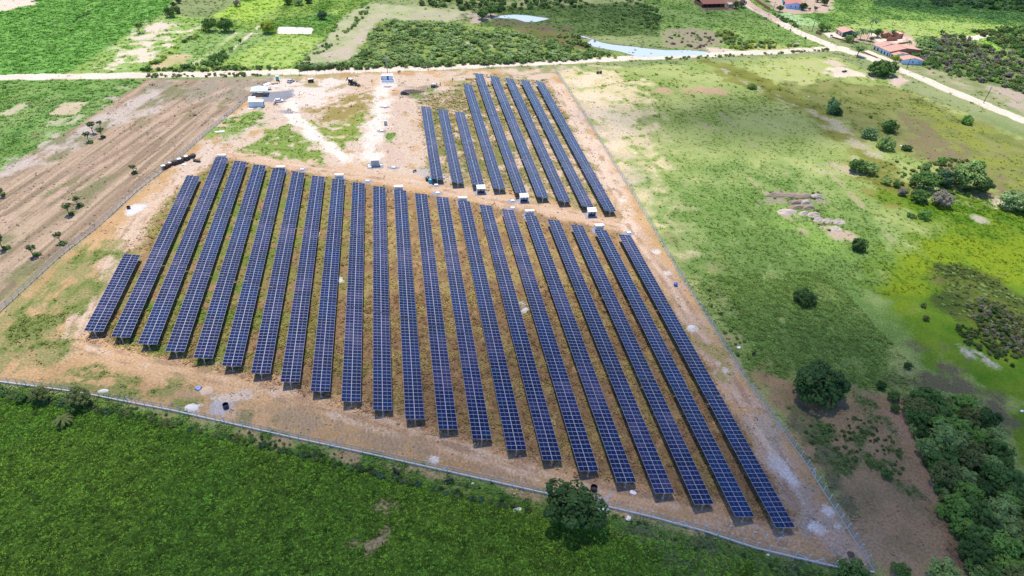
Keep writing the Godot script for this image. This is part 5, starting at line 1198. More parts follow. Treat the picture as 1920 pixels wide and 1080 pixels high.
func motorcycle(label: String, at: Vector3, turn: float) -> void:
	var m := thing("motorcycle", label, "motorcycle", at, turn)
	wheel(m, Vector3(-0.65, 0.32, 0), 0.32, 0.12)
	wheel(m, Vector3(0.65, 0.32, 0), 0.32, 0.12)
	var s := Shape.new()
	s.tube(Vector3(0.65, 0.32, 0), Vector3(0.42, 1.0, 0), 0.05, 0.05)
	s.tube(Vector3(-0.65, 0.32, 0), Vector3(0.1, 0.5, 0), 0.06, 0.06)
	s.box(Vector3(0.05, 0.5, 0), Vector3(0.5, 0.35, 0.25))
	part("frame", s.mesh(mats["dark"]), m)
	part("tank", boxes(mats["dark"], [[Vector3(0.2, 0.82, 0), Vector3(0.45, 0.22, 0.28)]]), m)
	part("saddle", boxes(mats["rubber"], [[Vector3(-0.35, 0.82, 0), Vector3(0.75, 0.12, 0.26)]]), m)
	part("handlebar", boxes(mats["galvanised steel"], [[Vector3(0.42, 1.05, 0), Vector3(0.05, 0.05, 0.7)]]), m)


# ---------------------------------------------------------------- people and animals

# bones: [from, to, radius at from, radius at to]; one smooth skin round all of them (surface nets)
func skin(bones: Array, cell: float, m: Material) -> ArrayMesh:
	var lo := Vector3(1e9, 1e9, 1e9)
	var hi := -lo
	for b in bones:
		var r := maxf(b[2], b[3]) + cell * 2
		lo = lo.min(b[0] - Vector3.ONE * r).min(b[1] - Vector3.ONE * r)
		hi = hi.max(b[0] + Vector3.ONE * r).max(b[1] + Vector3.ONE * r)
	var nx := int((hi.x - lo.x) / cell) + 2
	var ny := int((hi.y - lo.y) / cell) + 2
	var nz := int((hi.z - lo.z) / cell) + 2
	var f := PackedFloat32Array()
	f.resize(nx * ny * nz)
	f.fill(1.0)
	var blend := cell * 1.1
	for b in bones:
		var p: Vector3 = b[0]
		var d: Vector3 = b[1] - b[0]
		var r0: float = b[2]
		var r1: float = b[3]
		var dd := maxf(d.length_squared(), 1e-6)
		var grow := maxf(r0, r1) + cell * 3
		var q0 := (Vector3(b[0]).min(b[1]) - Vector3.ONE * grow - lo) / cell
		var q1 := (Vector3(b[0]).max(b[1]) + Vector3.ONE * grow - lo) / cell
		for z in range(maxi(0, int(q0.z)), mini(nz, int(q1.z) + 1)):
			for y in range(maxi(0, int(q0.y)), mini(ny, int(q1.y) + 1)):
				for x in range(maxi(0, int(q0.x)), mini(nx, int(q1.x) + 1)):
					var v := lo + Vector3(x, y, z) * cell
					var t := clampf((v - p).dot(d) / dd, 0, 1)
					var e := (v - p - d * t).length() - lerpf(r0, r1, t)
					var i := (z * ny + y) * nx + x
					var h := clampf(0.5 + 0.5 * (f[i] - e) / blend, 0, 1)
					f[i] = lerpf(f[i], e, h) - blend * h * (1 - h)
	var id := PackedInt32Array()
	id.resize(nx * ny * nz)
	id.fill(-1)
	var st := SurfaceTool.new()
	st.begin(Mesh.PRIMITIVE_TRIANGLES)
	var count := 0
	var corner := [0, 1, nx, nx + 1, nx * ny, nx * ny + 1, nx * ny + nx, nx * ny + nx + 1]
	var edges := [[0, 1], [2, 3], [4, 5], [6, 7], [0, 2], [1, 3], [4, 6], [5, 7], [0, 4], [1, 5], [2, 6], [3, 7]]
	for z in nz - 1:
		for y in ny - 1:
			for x in nx - 1:
				var i := (z * ny + y) * nx + x
				var signs := 0
				for k in 8:
					if f[i + corner[k]] < 0:
						signs += 1
				if signs == 0 or signs == 8:
					continue
				var sum := Vector3.ZERO
				var n := 0
				for e in edges:
					var a := f[i + corner[e[0]]]
					var b := f[i + corner[e[1]]]
					if (a < 0) != (b < 0):
						var ca := Vector3(e[0] & 1, (e[0] >> 1) & 1, e[0] >> 2)
						var cb := Vector3(e[1] & 1, (e[1] >> 1) & 1, e[1] >> 2)
						sum += ca.lerp(cb, a / (a - b))
						n += 1
				id[i] = count
				count += 1
				var at := lo + (Vector3(x, y, z) + sum / n) * cell
				var g := Vector3(f[i + 1] - f[i], f[i + nx] - f[i], f[i + nx * ny] - f[i])
				st.set_normal(g.normalized() if g.length_squared() > 1e-9 else Vector3.UP)
				st.add_vertex(at)
	var steps := [1, nx, nx * ny]
	for z in range(1, nz - 1):
		for y in range(1, ny - 1):
			for x in range(1, nx - 1):
				var i := (z * ny + y) * nx + x
				for axis in 3:
					var inside := f[i] < 0
					if inside == (f[i + steps[axis]] < 0):
						continue
					var u: int = steps[(axis + 1) % 3]
					var w: int = steps[(axis + 2) % 3]
					var q := [id[i], id[i - u], id[i - u - w], id[i - w]]
					if q.min() < 0:
						continue
					var order := [0, 2, 1, 0, 3, 2] if inside else [0, 1, 2, 0, 2, 3]
					for k in order:
						st.add_index(q[k])
	st.set_material(m)
	return st.commit()


var person_meshes := []

func build_living() -> void:
	var hide: Material = mats["black hide"]
	var donkey := skin([
		[Vector3(-0.55, 1.0, 0), Vector3(0.45, 0.98, 0), 0.27, 0.25], [Vector3(0.5, 1.05, 0), Vector3(0.9, 0.75, 0), 0.19, 0.13], [Vector3(0.9, 0.75, 0), Vector3(1.12, 0.36, 0), 0.12, 0.075],
		[Vector3(0.85, 0.85, 0.06), Vector3(0.78, 1.08, 0.12), 0.04, 0.02], [Vector3(0.85, 0.85, -0.06), Vector3(0.78, 1.08, -0.12), 0.04, 0.02], [Vector3(-0.78, 1.1, 0), Vector3(-0.95, 0.55, 0), 0.045, 0.05],
		[Vector3(0.38, 0.85, 0.14), Vector3(0.40, 0.45, 0.14), 0.12, 0.065], [Vector3(0.40, 0.45, 0.14), Vector3(0.38, 0.03, 0.14), 0.06, 0.06], [Vector3(0.42, 0.85, -0.14), Vector3(0.50, 0.45, -0.14), 0.12, 0.065], [Vector3(0.50, 0.45, -0.14), Vector3(0.48, 0.03, -0.14), 0.06, 0.06],
		[Vector3(-0.58, 0.9, 0.14), Vector3(-0.50, 0.6, 0.14), 0.17, 0.085], [Vector3(-0.50, 0.6, 0.14), Vector3(-0.66, 0.4, 0.14), 0.08, 0.06], [Vector3(-0.66, 0.4, 0.14), Vector3(-0.62, 0.03, 0.14), 0.06, 0.06],
		[Vector3(-0.62, 0.9, -0.14), Vector3(-0.58, 0.6, -0.14), 0.17, 0.085], [Vector3(-0.58, 0.6, -0.14), Vector3(-0.76, 0.4, -0.14), 0.08, 0.06], [Vector3(-0.76, 0.4, -0.14), Vector3(-0.74, 0.03, -0.14), 0.06, 0.06]], 0.055, hide)
	var cow := skin([
		[Vector3(-0.75, 1.12, 0), Vector3(0.6, 1.1, 0), 0.36, 0.36], [Vector3(0.65, 1.2, 0), Vector3(1.15, 0.8, 0), 0.25, 0.15], [Vector3(1.15, 0.8, 0), Vector3(1.4, 0.42, 0), 0.15, 0.09],
		[Vector3(1.1, 0.92, 0.1), Vector3(1.05, 0.98, 0.32), 0.05, 0.03], [Vector3(1.1, 0.92, -0.1), Vector3(1.05, 0.98, -0.32), 0.05, 0.03], [Vector3(-1.08, 1.25, 0), Vector3(-1.2, 0.5, 0), 0.05, 0.05],
		[Vector3(0.52, 0.95, 0.2), Vector3(0.54, 0.5, 0.2), 0.15, 0.08], [Vector3(0.54, 0.5, 0.2), Vector3(0.52, 0.04, 0.2), 0.075, 0.075], [Vector3(0.6, 0.95, -0.2), Vector3(0.66, 0.5, -0.2), 0.15, 0.08], [Vector3(0.66, 0.5, -0.2), Vector3(0.64, 0.04, -0.2), 0.075, 0.075],
		[Vector3(-0.8, 1.0, 0.2), Vector3(-0.7, 0.65, 0.2), 0.22, 0.1], [Vector3(-0.7, 0.65, 0.2), Vector3(-0.88, 0.45, 0.2), 0.1, 0.075], [Vector3(-0.88, 0.45, 0.2), Vector3(-0.84, 0.04, 0.2), 0.075, 0.075],
		[Vector3(-0.85, 1.0, -0.2), Vector3(-0.8, 0.65, -0.2), 0.22, 0.1], [Vector3(-0.8, 0.65, -0.2), Vector3(-1.0, 0.45, -0.2), 0.1, 0.075], [Vector3(-1.0, 0.45, -0.2), Vector3(-0.96, 0.04, -0.2), 0.075, 0.075]], 0.08, hide)
	for q in [[Vector3(-3.53, 0, -98.39), 2.2, "black donkey grazing beside the near fence, seen from behind", 1.25], [Vector3(7.92, 0, -94.57), PI + 0.1, "dark brown donkey grazing broadside beside the near fence", 1.1], [Vector3(96.18, 0, -127.46), 0.5, "lone black donkey foal in the grass outside the eastern fence", 0.85]]:
		var o := part("donkey", donkey, self, Transform3D(Basis(Vector3.UP, q[1]).scaled(Vector3.ONE * q[3]), q[0]))
		tag(o, q[2], "donkey")
	var cows := [[Vector3(228.58, 0, -478.71), 0.1, "black cow nearest the barn on the bright grass"], [Vector3(268.10, 0, -468.14), 2.9, "black cow grazing high on the slope inside the sloping road"], [Vector3(272.23, 0, -438.89), 1.5, "black cow standing below the person at the road edge"], [Vector3(273.99, 0, -421.42), 1.4, "black cow grazing alone close to the road junction"], [Vector3(187.21, 0, -445.98), 0.0, "dark cow lying on the left of the two in the grey reeds"], [Vector3(192.68, 0, -444.85), 0.2, "dark cow on the right of the two in the grey reeds"], [Vector3(269.11, 0, -450.23), 1.6, "black calf standing above the pair at the road edge"]]
	for q in cows:
		var o := part("cow", cow, self, Transform3D(Basis(Vector3.UP, q[1]), q[0]))
		tag(o, q[2], "cow", "cattle on the far pasture")
	var man := skin([
		[Vector3(0, 1.0, 0), Vector3(0, 1.36, 0), 0.14, 0.17], [Vector3(-0.14, 1.38, 0), Vector3(0.14, 1.38, 0), 0.085, 0.085], [Vector3(0, 1.42, 0), Vector3(0, 1.54, 0.01), 0.06, 0.055], [Vector3(0, 1.6, 0.01), Vector3(0, 1.66, 0.0), 0.095, 0.1], [Vector3(0, 1.59, 0.1), Vector3(0, 1.6, 0.125), 0.02, 0.015],
		[Vector3(-0.2, 1.36, 0), Vector3(-0.27, 1.06, -0.02), 0.06, 0.05], [Vector3(-0.27, 1.06, -0.02), Vector3(-0.25, 0.8, 0.1), 0.045, 0.035], [Vector3(0.2, 1.36, 0), Vector3(0.27, 1.06, -0.02), 0.06, 0.05], [Vector3(0.27, 1.06, -0.02), Vector3(0.25, 0.8, 0.1), 0.045, 0.035],
		[Vector3(-0.25, 0.8, 0.1), Vector3(-0.25, 0.7, 0.13), 0.035, 0.03], [Vector3(0.25, 0.8, 0.1), Vector3(0.25, 0.7, 0.13), 0.035, 0.03],
		[Vector3(-0.09, 0.95, 0), Vector3(-0.11, 0.5, 0.03), 0.1, 0.065], [Vector3(-0.11, 0.5, 0.03), Vector3(-0.12, 0.09, 0), 0.06, 0.045], [Vector3(-0.12, 0.05, -0.02), Vector3(-0.13, 0.04, 0.15), 0.05, 0.04],
		[Vector3(0.09, 0.95, 0), Vector3(0.11, 0.5, 0.06), 0.1, 0.065], [Vector3(0.11, 0.5, 0.06), Vector3(0.12, 0.09, -0.04), 0.06, 0.045], [Vector3(0.12, 0.05, -0.06), Vector3(0.13, 0.04, 0.11), 0.05, 0.04]], 0.032, null)
	var tones := [[Color(0.035, 0.04, 0.06), Color(0.04, 0.035, 0.035)], [Color(0.1, 0.1, 0.11), Color(0.03, 0.03, 0.04)], [Color(0.2, 0.2, 0.18), Color(0.05, 0.05, 0.07)]]
	var folk := [[Vector3(-54.65, 0, -345.49), 0, 0.4, "person in dark clothes standing beside the turquoise toilet"], [Vector3(-9.23, 0, -344.56), 0, 1.2, "person in dark clothes standing alone between loader and cabin"], [Vector3(4.52, 0, -358.19), 0, 0.2, "person in dark clothes, left of the pair by the road fence"], [Vector3(5.30, 0, -359.00), 0, -0.4, "person in dark clothes, right of the pair by the road fence"], [Vector3(23.23, 0, -338.91), 0, 2.0, "person in dark clothes next to the small loader"], [Vector3(25.16, 0, -340.01), 1, -1.2, "person in grey, farther from the small loader than the other"], [Vector3(32.03, 0, -346.86), 2, 0.5, "person in pale grey clothes standing between grass and panel rows"], [Vector3(275.99, 0, -445.24), 0, 0.7, "person in dark clothes at the edge of the sloping road"], [Vector3(-4.27, 0, -346.78), 1, 0.0, "person in grey crouched tones beside the white box of the cabin"]]
	for q in folk:
		var p := thing("person", q[3], "person", q[0], q[2])
		var m := StandardMaterial3D.new()
		m.albedo_color = tones[q[1]][0].linear_to_srgb()
		m.roughness = 0.9
		var b := part("body", man, p, Transform3D(Basis.from_scale(Vector3(1.15, 1.05, 1.15)), Vector3.ZERO))
		b.set_surface_override_material(0, m)
		part("hair", boxes(mats["dark"], [[Vector3(0, 1.83, -0.02), Vector3(0.2, 0.1, 0.24)]]), p)


# ---------------------------------------------------------------- plants

var crowns := []
var small_crowns := []
var leaf_mats := {}


func leaf(called: String, c: Color) -> StandardMaterial3D:
	var m := mat("leaf " + called, c, 0.65)
	m.vertex_color_use_as_albedo = true
	m.metallic_specular = 0.3
	m.backlight_enabled = true
	m.backlight = Color(0.35, 0.42, 0.2)
	leaf_mats[called] = m
	return m


func crown_mesh(sd: int, lobes: int, per_lobe: int, size: float, squash: float, spread := 0.6) -> ArrayMesh:
	var r := RandomNumberGenerator.new()
	r.seed = sd
	var cs := []
	var rs := []
	for i in lobes:
		var d := Vector3(r.randfn(), r.randfn(), r.randfn()).normalized() * pow(r.randf(), 0.45) * spread
		d.y = d.y * squash + (0.08 if i else 0.0)
		cs.append(d)
		rs.append(r.randf_range(0.11, 0.37))
	var s := Shape.new()
	for i in lobes:
		var tone := r.randf_range(0.72, 1.25)
		for k in per_lobe:
			var d := Vector3(r.randfn(), r.randfn() + 0.25, r.randfn()).normalized()
			var at: Vector3 = cs[i] + d * rs[i] * (1.0 - 0.35 * r.randf() * r.randf()) * Vector3(1, squash * 0.5 + 0.5, 1)
			var buried := false
			for j in lobes:
				if j != i and at.distance_to(cs[j]) < rs[j] * 0.66:
					buried = true
					break
			if buried:
				continue
			var n := (d + Vector3(r.randfn(), r.randfn(), r.randfn()) * 0.5 + Vector3(0, 0.55, 0)).normalized()
			var e := n.cross(Vector3(r.randfn(), r.randfn(), r.randfn())).normalized()
			var g := n.cross(e)
			var w := size * r.randf_range(0.6, 1.25)
			var h := w * r.randf_range(0.45, 0.75)
			var t := tone * r.randf_range(0.7, 1.3)
			s.ink = Color(t * r.randf_range(0.9, 1.15), t, t * r.randf_range(0.8, 1.1))
			s.quad(at - e * w, at - g * h, at + e * w, at + g * h)
	return s.mesh(null)


func trunk_mesh(sd: int, forks: int) -> ArrayMesh:
	# from the ground (y 0) to the crown's middle (y 1), crown radius about 0.8
	var r := RandomNumberGenerator.new()
	r.seed = sd
	var s := Shape.new()
	var mid := Vector3(r.randf_range(-0.08, 0.08), 0.5, r.randf_range(-0.08, 0.08))
	s.tube(Vector3(0, -0.02, 0), mid, 0.075, 0.055, 7)
	for i in forks:
		var a := TAU * (i + r.randf()) / forks
		var e := mid + Vector3(cos(a) * r.randf_range(0.25, 0.5), r.randf_range(0.3, 0.6), sin(a) * r.randf_range(0.25, 0.5))
		s.tube(mid, e, 0.045, 0.018, 5)
		s.tube(e, e + Vector3(cos(a + 0.7) * 0.2, 0.2, sin(a + 0.7) * 0.2), 0.018, 0.008, 4)
	return s.mesh(mats["bark"])


var trunks := []

# r: radius of the crown; h: height of its middle above the ground
func tree(called: String, label: String, at: Vector3, r: float, h: float, tone: String, category := "tree", group := "", tall := 1.0, fine := true) -> Node3D:
	var t := thing(called, label, category, at, rng.randf() * TAU, group)
	if h > r * 0.45:
		var tr: ArrayMesh = trunks[rng.randi() % trunks.size()]
		part("trunk" if category == "tree" else "stem", tr, t, Transform3D(Basis.from_scale(Vector3(r, h, r)), Vector3.ZERO))
	var set := crowns if fine else small_crowns
	var c := part("crown" if category == "tree" else "foliage", set[rng.randi() % set.size()], t, Transform3D(Basis(Vector3.UP, rng.randf() * TAU).scaled(Vector3(r * rng.randf_range(0.88, 1.14), r * tall, r)), Vector3(0, h, 0)))
	c.set_surface_override_material(0, leaf_mats[tone])
	return t


func palm(label: String, at: Vector3, h: float, r: float, tone: String) -> void:
	var t := thing("palm_tree", label, "palm tree", at, rng.randf() * TAU, "")
	var s := Shape.new()
	var bend := Vector3(rng.randf_range(-0.4, 0.4), 0, rng.randf_range(-0.4, 0.4))
	var last := Vector3.ZERO
	for i in 6:
		var k := (i + 1) / 6.0
		var p := bend * k * k + Vector3(0, h * k, 0)
		s.tube(last, p, 0.2 - 0.1 * k + 0.017, 0.2 - 0.1 * k, 7)
		last = p
	part("trunk", s.mesh(mats["bark"]), t)
	for i in 19:
		var f := Shape.new()
		var a := TAU * i / 19 + rng.randf_range(-0.15, 0.15)
		var up := rng.randf_range(-0.1, 0.9)
		var d := Vector3(cos(a), 0, sin(a))
		var side := Vector3(-d.z, 0, d.x)
		var p := last
		for k in 7:
			var q := p + (d * 0.85 + Vector3.UP * (up - k * 0.24)).normalized() * r / 7.0
			var w := r * 0.10 * sin(PI * (k + 0.8) / 8.2)
			f.ink = Color(1, 1, 1) * rng.randf_range(0.7, 1.25)
			# leaflets to both sides, drooping
			for e in [-1, 1]:
				f.tri(p, q, (p + q) / 2 + side * e * w * 1.5 - Vector3(0, w * 0.7, 0) + d * w * 0.6)
				f.tri(p.lerp(q, 0.5), q.lerp(p, -0.2), q + side * e * w * 1.4 - Vector3(0, w * 0.7, 0) + d * w * 0.6)
			p = q
		part("frond", f.mesh(leaf_mats[tone]), t)


func banana(at: Vector3, h: float) -> void:
	var t := thing("banana_plant", "tall banana plant with broad torn leaves behind the white houses", "banana plant", at, rng.randf() * TAU, "banana plants behind the white houses")
	var s := Shape.new()
	s.tube(Vector3.ZERO, Vector3(0, h * 0.6, 0), 0.16, 0.1, 6)
	part("stem", s.mesh(mat("banana stem", Color(0.16, 0.2, 0.07), 0.8)), t)
	for i in 8:
		var f := Shape.new()
		var a := TAU * i / 8 + rng.randf()
		var d := Vector3(cos(a), 0, sin(a))
		var side := Vector3(-d.z, 0, d.x)
		var p := Vector3(0, h * 0.58, 0)
		for k in 4:
			var q := p + (d * 0.5 + Vector3.UP * (0.95 - k * 0.5)).normalized() * h * 0.17
			var w := h * 0.1 * (1.0 - absf(k - 1.5) * 0.25)
			f.ink = Color(1, 1, 1) * rng.randf_range(0.75, 1.3)
			f.quad(p - side * w, p + side * w, q + side * w * 0.9, q - side * w * 0.9)
			p = q
		part("leaf", f.mesh(leaf_mats["mid"]), t)


func scatter(called: String, mesh: Mesh, m: Material, places: Array, colours: Array) -> void:
	var mm := MultiMesh.new()
	mm.transform_format = MultiMesh.TRANSFORM_3D
	mm.use_colors = true
	mm.mesh = mesh
	mm.instance_count = places.size()
	for i in places.size():
		mm.set_instance_transform(i, places[i])
		mm.set_instance_color(i, colours[i])
	var o := MultiMeshInstance3D.new()
	o.name = numbered(called)
	o.multimesh = mm
	o.material_override = m
	add_child(o, true)
	o.set_meta("kind", "stuff")


func tuft_mesh(sd: int, blades: int, spread: float, tall: float, wide: float) -> ArrayMesh:
	var r := RandomNumberGenerator.new()
	r.seed = sd
	var s := Shape.new()
	for i in blades:
		var a := r.randf() * TAU
		var p := Vector3(cos(a), 0, sin(a)) * spread * sqrt(r.randf())
		var out := Vector3(cos(a + r.randfn() * 0.6), 0, sin(a + r.randfn() * 0.6))
		var side := Vector3(-out.z, 0, out.x) * wide * r.randf_range(0.6, 1.3)
		var h := tall * r.randf_range(0.55, 1.2)
		var mid := p + out * h * 0.35 + Vector3(0, h * 0.75, 0)
		var tip := p + out * h * 0.95 + Vector3(0, h * 0.85, 0)
		s.ink = Color.WHITE * r.randf_range(0.8, 1.2)
		s.quad(p - side * 0.5, p + side * 0.5, mid + side, mid - side)
		s.tri(mid - side, mid + side, tip)
	return s.mesh(null)


func inside(poly: PackedVector2Array, x: float, z: float) -> bool:
	return Geometry2D.is_point_in_polygon(Vector2(x, z), poly)


func fill(poly: Array, gap: float, r0: float, r1: float, tones: Array, places: Dictionary, squash := 0.8) -> void:
	var p := PackedVector2Array(poly)
	var bb := Rect2(p[0], Vector2.ZERO)
	for q in p:
		bb = bb.expand(q)
	var n := int(bb.size.x * bb.size.y / (gap * gap))
	for i in n:
		var x := bb.position.x + rng.randf() * bb.size.x
		var z := bb.position.y + rng.randf() * bb.size.y
		if not inside(p, x, z):
			continue
		var r := rng.randf_range(r0, r1)
		var tone: String = tones[rng.randi() % tones.size()]
		if not places.has(tone):
			places[tone] = [[], []]
		places[tone][0].append(Transform3D(Basis(Vector3.UP, rng.randf() * TAU).scaled(Vector3(r, r * squash * rng.randf_range(0.8, 1.25), r)), Vector3(x, r * squash * 0.55, z)))
		places[tone][1].append(Color.WHITE * rng.randf_range(0.75, 1.25))


func build_plants() -> void:
	leaf("dark", Color(0.054, 0.116, 0.028))
	leaf("mid", Color(0.093, 0.194, 0.043))
	leaf("bright", Color(0.171, 0.333, 0.062))
	leaf("pale", Color(0.264, 0.403, 0.155))
	leaf("yellow", Color(0.310, 0.403, 0.046))
	leaf("olive", Color(0.139, 0.178, 0.054))
	leaf("grey", Color(0.27, 0.25, 0.20))
	leaf("scrub", Color(0.24, 0.37, 0.11))
	leaf("blue green", Color(0.070, 0.155, 0.078))
	for i in 5:
		crowns.append(crown_mesh(100 + i, 50, 125, 0.07, 0.82, 0.8))
		trunks.append(trunk_mesh(200 + i, 4))
	for i in 5:
		small_crowns.append(crown_mesh(300 + i, 18, 46, 0.12, 0.8, 0.68))
	single_trees()
	thickets()
	grass()


func single_trees() -> void:
	# near
	tree("broadleaf_tree", "large dark green broadleaf tree standing over the near fence", Vector3(32.49, 0, -81.52), 6.53, 4.6, "dark", "tree", "", 0.78)
	tree("broadleaf_tree", "round dark green tree alone on the pasture east of the farm", Vector3(105.75, 0, -109.76), 7.73, 4.0, "dark", "tree", "", 0.82)
	tree("broadleaf_tree", "bright leafy tree at the bottom corner where the fences meet", Vector3(84.51, 0, -60.78), 3.43, 2.8, "mid", "tree", "", 0.9)
	tree("shrub", "small dark bush on the shaded grass beyond the eastern fence", Vector3(123.51, 0, -149.12), 4.03, 1.4, "dark", "bush", "", 0.8)
	tree("shrub", "small conical dark bush on the pasture near the spoil heaps", Vector3(158.70, 0, -175.89), 2.83, 1.6, "dark", "bush", "", 1.3)
	tree("shrub", "bright green bush south of the marsh thicket", Vector3(198.54, 0, -194.08), 2.67, 1.5, "bright", "bush", "", 1.0)
	tree("shrub", "pale twin shrub beside the bright bush below the thicket", Vector3(193.90, 0, -195.63), 2.05, 0.5, "mid", "bush", "", 0.6)
	for q in [[Vector3(280.69, 0, -352.78), 24.0, "mid", "western half of the shade tree pair beside the sloping road"], [Vector3(287.01, 0, -351.78), 24.0, "mid", "eastern half of the shade tree pair beside the sloping road"]]:
		tree("broadleaf_tree", q[3], q[0], 6.90, 3.8, q[2], "tree", "", 0.8)
	tree("broadleaf_tree", "umbrella shaped pale tree leaning over the sloping road", Vector3(290.45, 0, -386.72), 4.41, 5.0, "pale", "tree", "", 0.55)
	tree("broadleaf_tree", "tall pale green tree on the marsh edge with a dark bush at its foot", Vector3(219.75, 0, -297.10), 3.29, 4.0, "pale", "tree", "", 1.7)
	tree("shrub", "dark green bush at the foot of the tall pale tree", Vector3(221.57, 0, -295.65), 3.54, 1.2, "dark", "bush", "", 0.8)
	tree("shrub", "round mid green bush above the pair in the marsh", Vector3(237.11, 0, -273.88), 4.44, 2.2, "mid", "bush", "", 0.95)
	tree("shrub", "pale feathery bush, left one of the pair in the marsh", Vector3(221.90, 0, -267.18), 4.35, 2.0, "pale", "bush", "", 0.9)
	tree("shrub", "pale feathery bush, right one of the pair in the marsh", Vector3(221.99, 0, -255.44), 4.97, 2.2, "scrub", "bush", "", 0.95)
	tree("shrub", "small dark bush beside the white scrap in the marsh", Vector3(231.99, 0, -253.21), 2.71, 0.9, "dark", "bush", "", 0.7)
	tree("shrub", "round bush alone on the brown flat left of the sloping road", Vector3(285.30, 0, -281.54), 3.54, 1.4, "bright", "bush", "", 1.0)
	tree("shrub", "small green bush on the swale near the far road", Vector3(193.29, 0, -332.27), 2.91, 0.9, "bright", "bush", "", 0.8)
	tree("shrub", "tiny green bush in the swale north of the round bush", Vector3(237.59, 0, -290.23), 1.08, 0.5, "bright", "bush", "", 1.0)
	# marsh thicket
	var th := "shrubs and trees of the marsh thicket"
	for q in [[Vector3(193.76, 0, -233.61), 18.0, "mid", "dark bush at the western end of the marsh thicket"], [Vector3(198.20, 0, -231.85), 18.0, "scrub", "feathery bush next to the western end of the marsh thicket"], [Vector3(215.00, 0, -217.82), 24.0, "mid", "broad bush in the middle of the marsh thicket"], [Vector3(224.67, 0, -219.04), 22.0, "blue green", "bluish bush right of the middle of the marsh thicket"], [Vector3(238.94, 0, -238.06), 11.0, "bright", "small bright tree sticking up behind the marsh thicket"], [Vector3(232.93, 0, -216.62), 36.0, "scrub", "largest rounded tree of the marsh thicket"], [Vector3(236.63, 0, -211.75), 24.0, "dark", "dark leafy tree at the eastern end of the marsh thicket"], [Vector3(249.64, 0, -230.16), 17.0, "bright", "bright tree crown behind the largest tree of the thicket"], [Vector3(205.16, 0, -206.86), 16.0, "mid", "low bush at the near edge of the marsh thicket"], [Vector3(211.72, 0, -203.39), 20.0, "grey", "bare grey bush in front of the marsh thicket"], [Vector3(227.66, 0, -233.55), 10.0, "scrub", "small shrub behind the middle of the marsh thicket"], [Vector3(201.35, 0, -212.40), 10.0, "grey", "brown bare shrub left of the thicket"], [Vector3(240.33, 0, -198.32), 24.0, "pale", "feathery pale bush by the bare sand at the right"], [Vector3(244.01, 0, -195.52), 26.0, "scrub", "green bush at the right edge beside the bare sand"], [Vector3(200.56, 0, -222.05), 10.0, "scrub", "low shrub between the western bushes and the thicket"], [Vector3(203.78, 0, -219.50), 9.0, "mid", "small mid green shrub left of the thicket"]]:
		var r: float = q[1] * 0.22
		tree("shrub", q[3], q[0], r, r * 0.7, q[2], "bush", th, 0.85)
	# brown field
	var bf := "thin trees in the brown field"
	for q in [[Vector3(-122.06, 0, -279.62), 10.0, "first of the cluster of dark trees in the brown field, lowest on the slope"], [Vector3(-123.00, 0, -288.06), 12.0, "dark tree, widest of the cluster in the brown field"], [Vector3(-121.72, 0, -293.46), 8.0, "dark tree, farthest up of the cluster in the brown field"], [Vector3(-118.42, 0, -283.59), 10.0, "dark tree, right-hand of the cluster in the brown field"], [Vector3(-97.62, 0, -250.71), 8.0, "slender sapling alone in the middle of the brown field"], [Vector3(-136.29, 0, -234.78), 8.0, "thin tree cut by the left edge halfway up the brown field"], [Vector3(-110.13, 0, -220.28), 11.0, "thin tree, nearer of the two standing close together"], [Vector3(-109.11, 0, -226.03), 9.0, "thin tree, farther of the two standing close together"], [Vector3(-122.61, 0, -200.17), 12.0, "bushy tree at the left edge low in the brown field"], [Vector3(-111.98, 0, -194.74), 10.0, "thin tree with a green bush at its foot, left of the last"], [Vector3(-106.88, 0, -202.57), 9.0, "thin tree with a wide bush at its foot by the fence"]]:
		var r: float = q[1] * 0.19
		tree("field_tree", q[2], q[0], r, r * 1.75, "dark", "tree", bf, 0.75, false)
	for q in [[Vector3(-121.14, 0, -278.55), "first"], [Vector3(-117.80, 0, -283.56), "second"], [Vector3(-97.12, 0, -250.24), "third"], [Vector3(-109.57, 0, -220.60), "fourth"], [Vector3(-108.54, 0, -226.36), "fifth"], [Vector3(-111.33, 0, -195.87), "sixth"], [Vector3(-105.75, 0, -201.53), "seventh"], [Vector3(-121.80, 0, -200.40), "eighth"], [Vector3(-136.75, 0, -235.97), "ninth"]]:
		tree("shrub", "low green bush at the foot of a thin tree, %s in the brown field" % q[1], q[0], 1.49, 0.5, "mid", "bush", "low bushes in the brown field", 0.6, false)
	# gardens at the top left
	for q in [[Vector3(-103.49, 0, -433.51), 15.0, "mid", "round dark tree, left of the pair above the garden plots"], [Vector3(-93.78, 0, -432.61), 16.0, "mid", "round dark tree, right of the pair above the garden plots"], [Vector3(-70.15, 0, -429.79), 14.0, "yellow", "round yellow green tree left of the bare white plot"], [Vector3(-40.21, 0, -460.06), 11.0, "blue green", "dark rounded tree right of the bare white plot"], [Vector3(-131.40, 0, -462.17), 12.0, "mid", "dark bush at the upper corner of the bean field"], [Vector3(-129.20, 0, -470.68), 8.0, "mid", "small bush touching the upper corner bush of the bean field"], [Vector3(-134.37, 0, -484.30), 7.0, "dark", "dark tree high at the bean field's far corner"], [Vector3(-133.72, 0, -494.82), 7.0, "blue green", "slim tree at the top edge above the bean field"], [Vector3(-64.82, 0, -495.18), 12.0, "mid", "broad tree at the top edge, western of three"], [Vector3(-57.70, 0, -492.77), 10.0, "pale", "pale tree at the top edge, middle of three"], [Vector3(-51.20, 0, -498.54), 10.0, "dark", "dark tree at the top edge, eastern of three"], [Vector3(-96.20, 0, -488.47), 8.0, "grey", "bare grey shrub among the yellow plots"]]:
		var r: float = q[1] * 0.32
		tree("garden_tree", q[3], q[0], r, r * 0.8, q[2], "tree", "trees of the garden plots", 0.9)
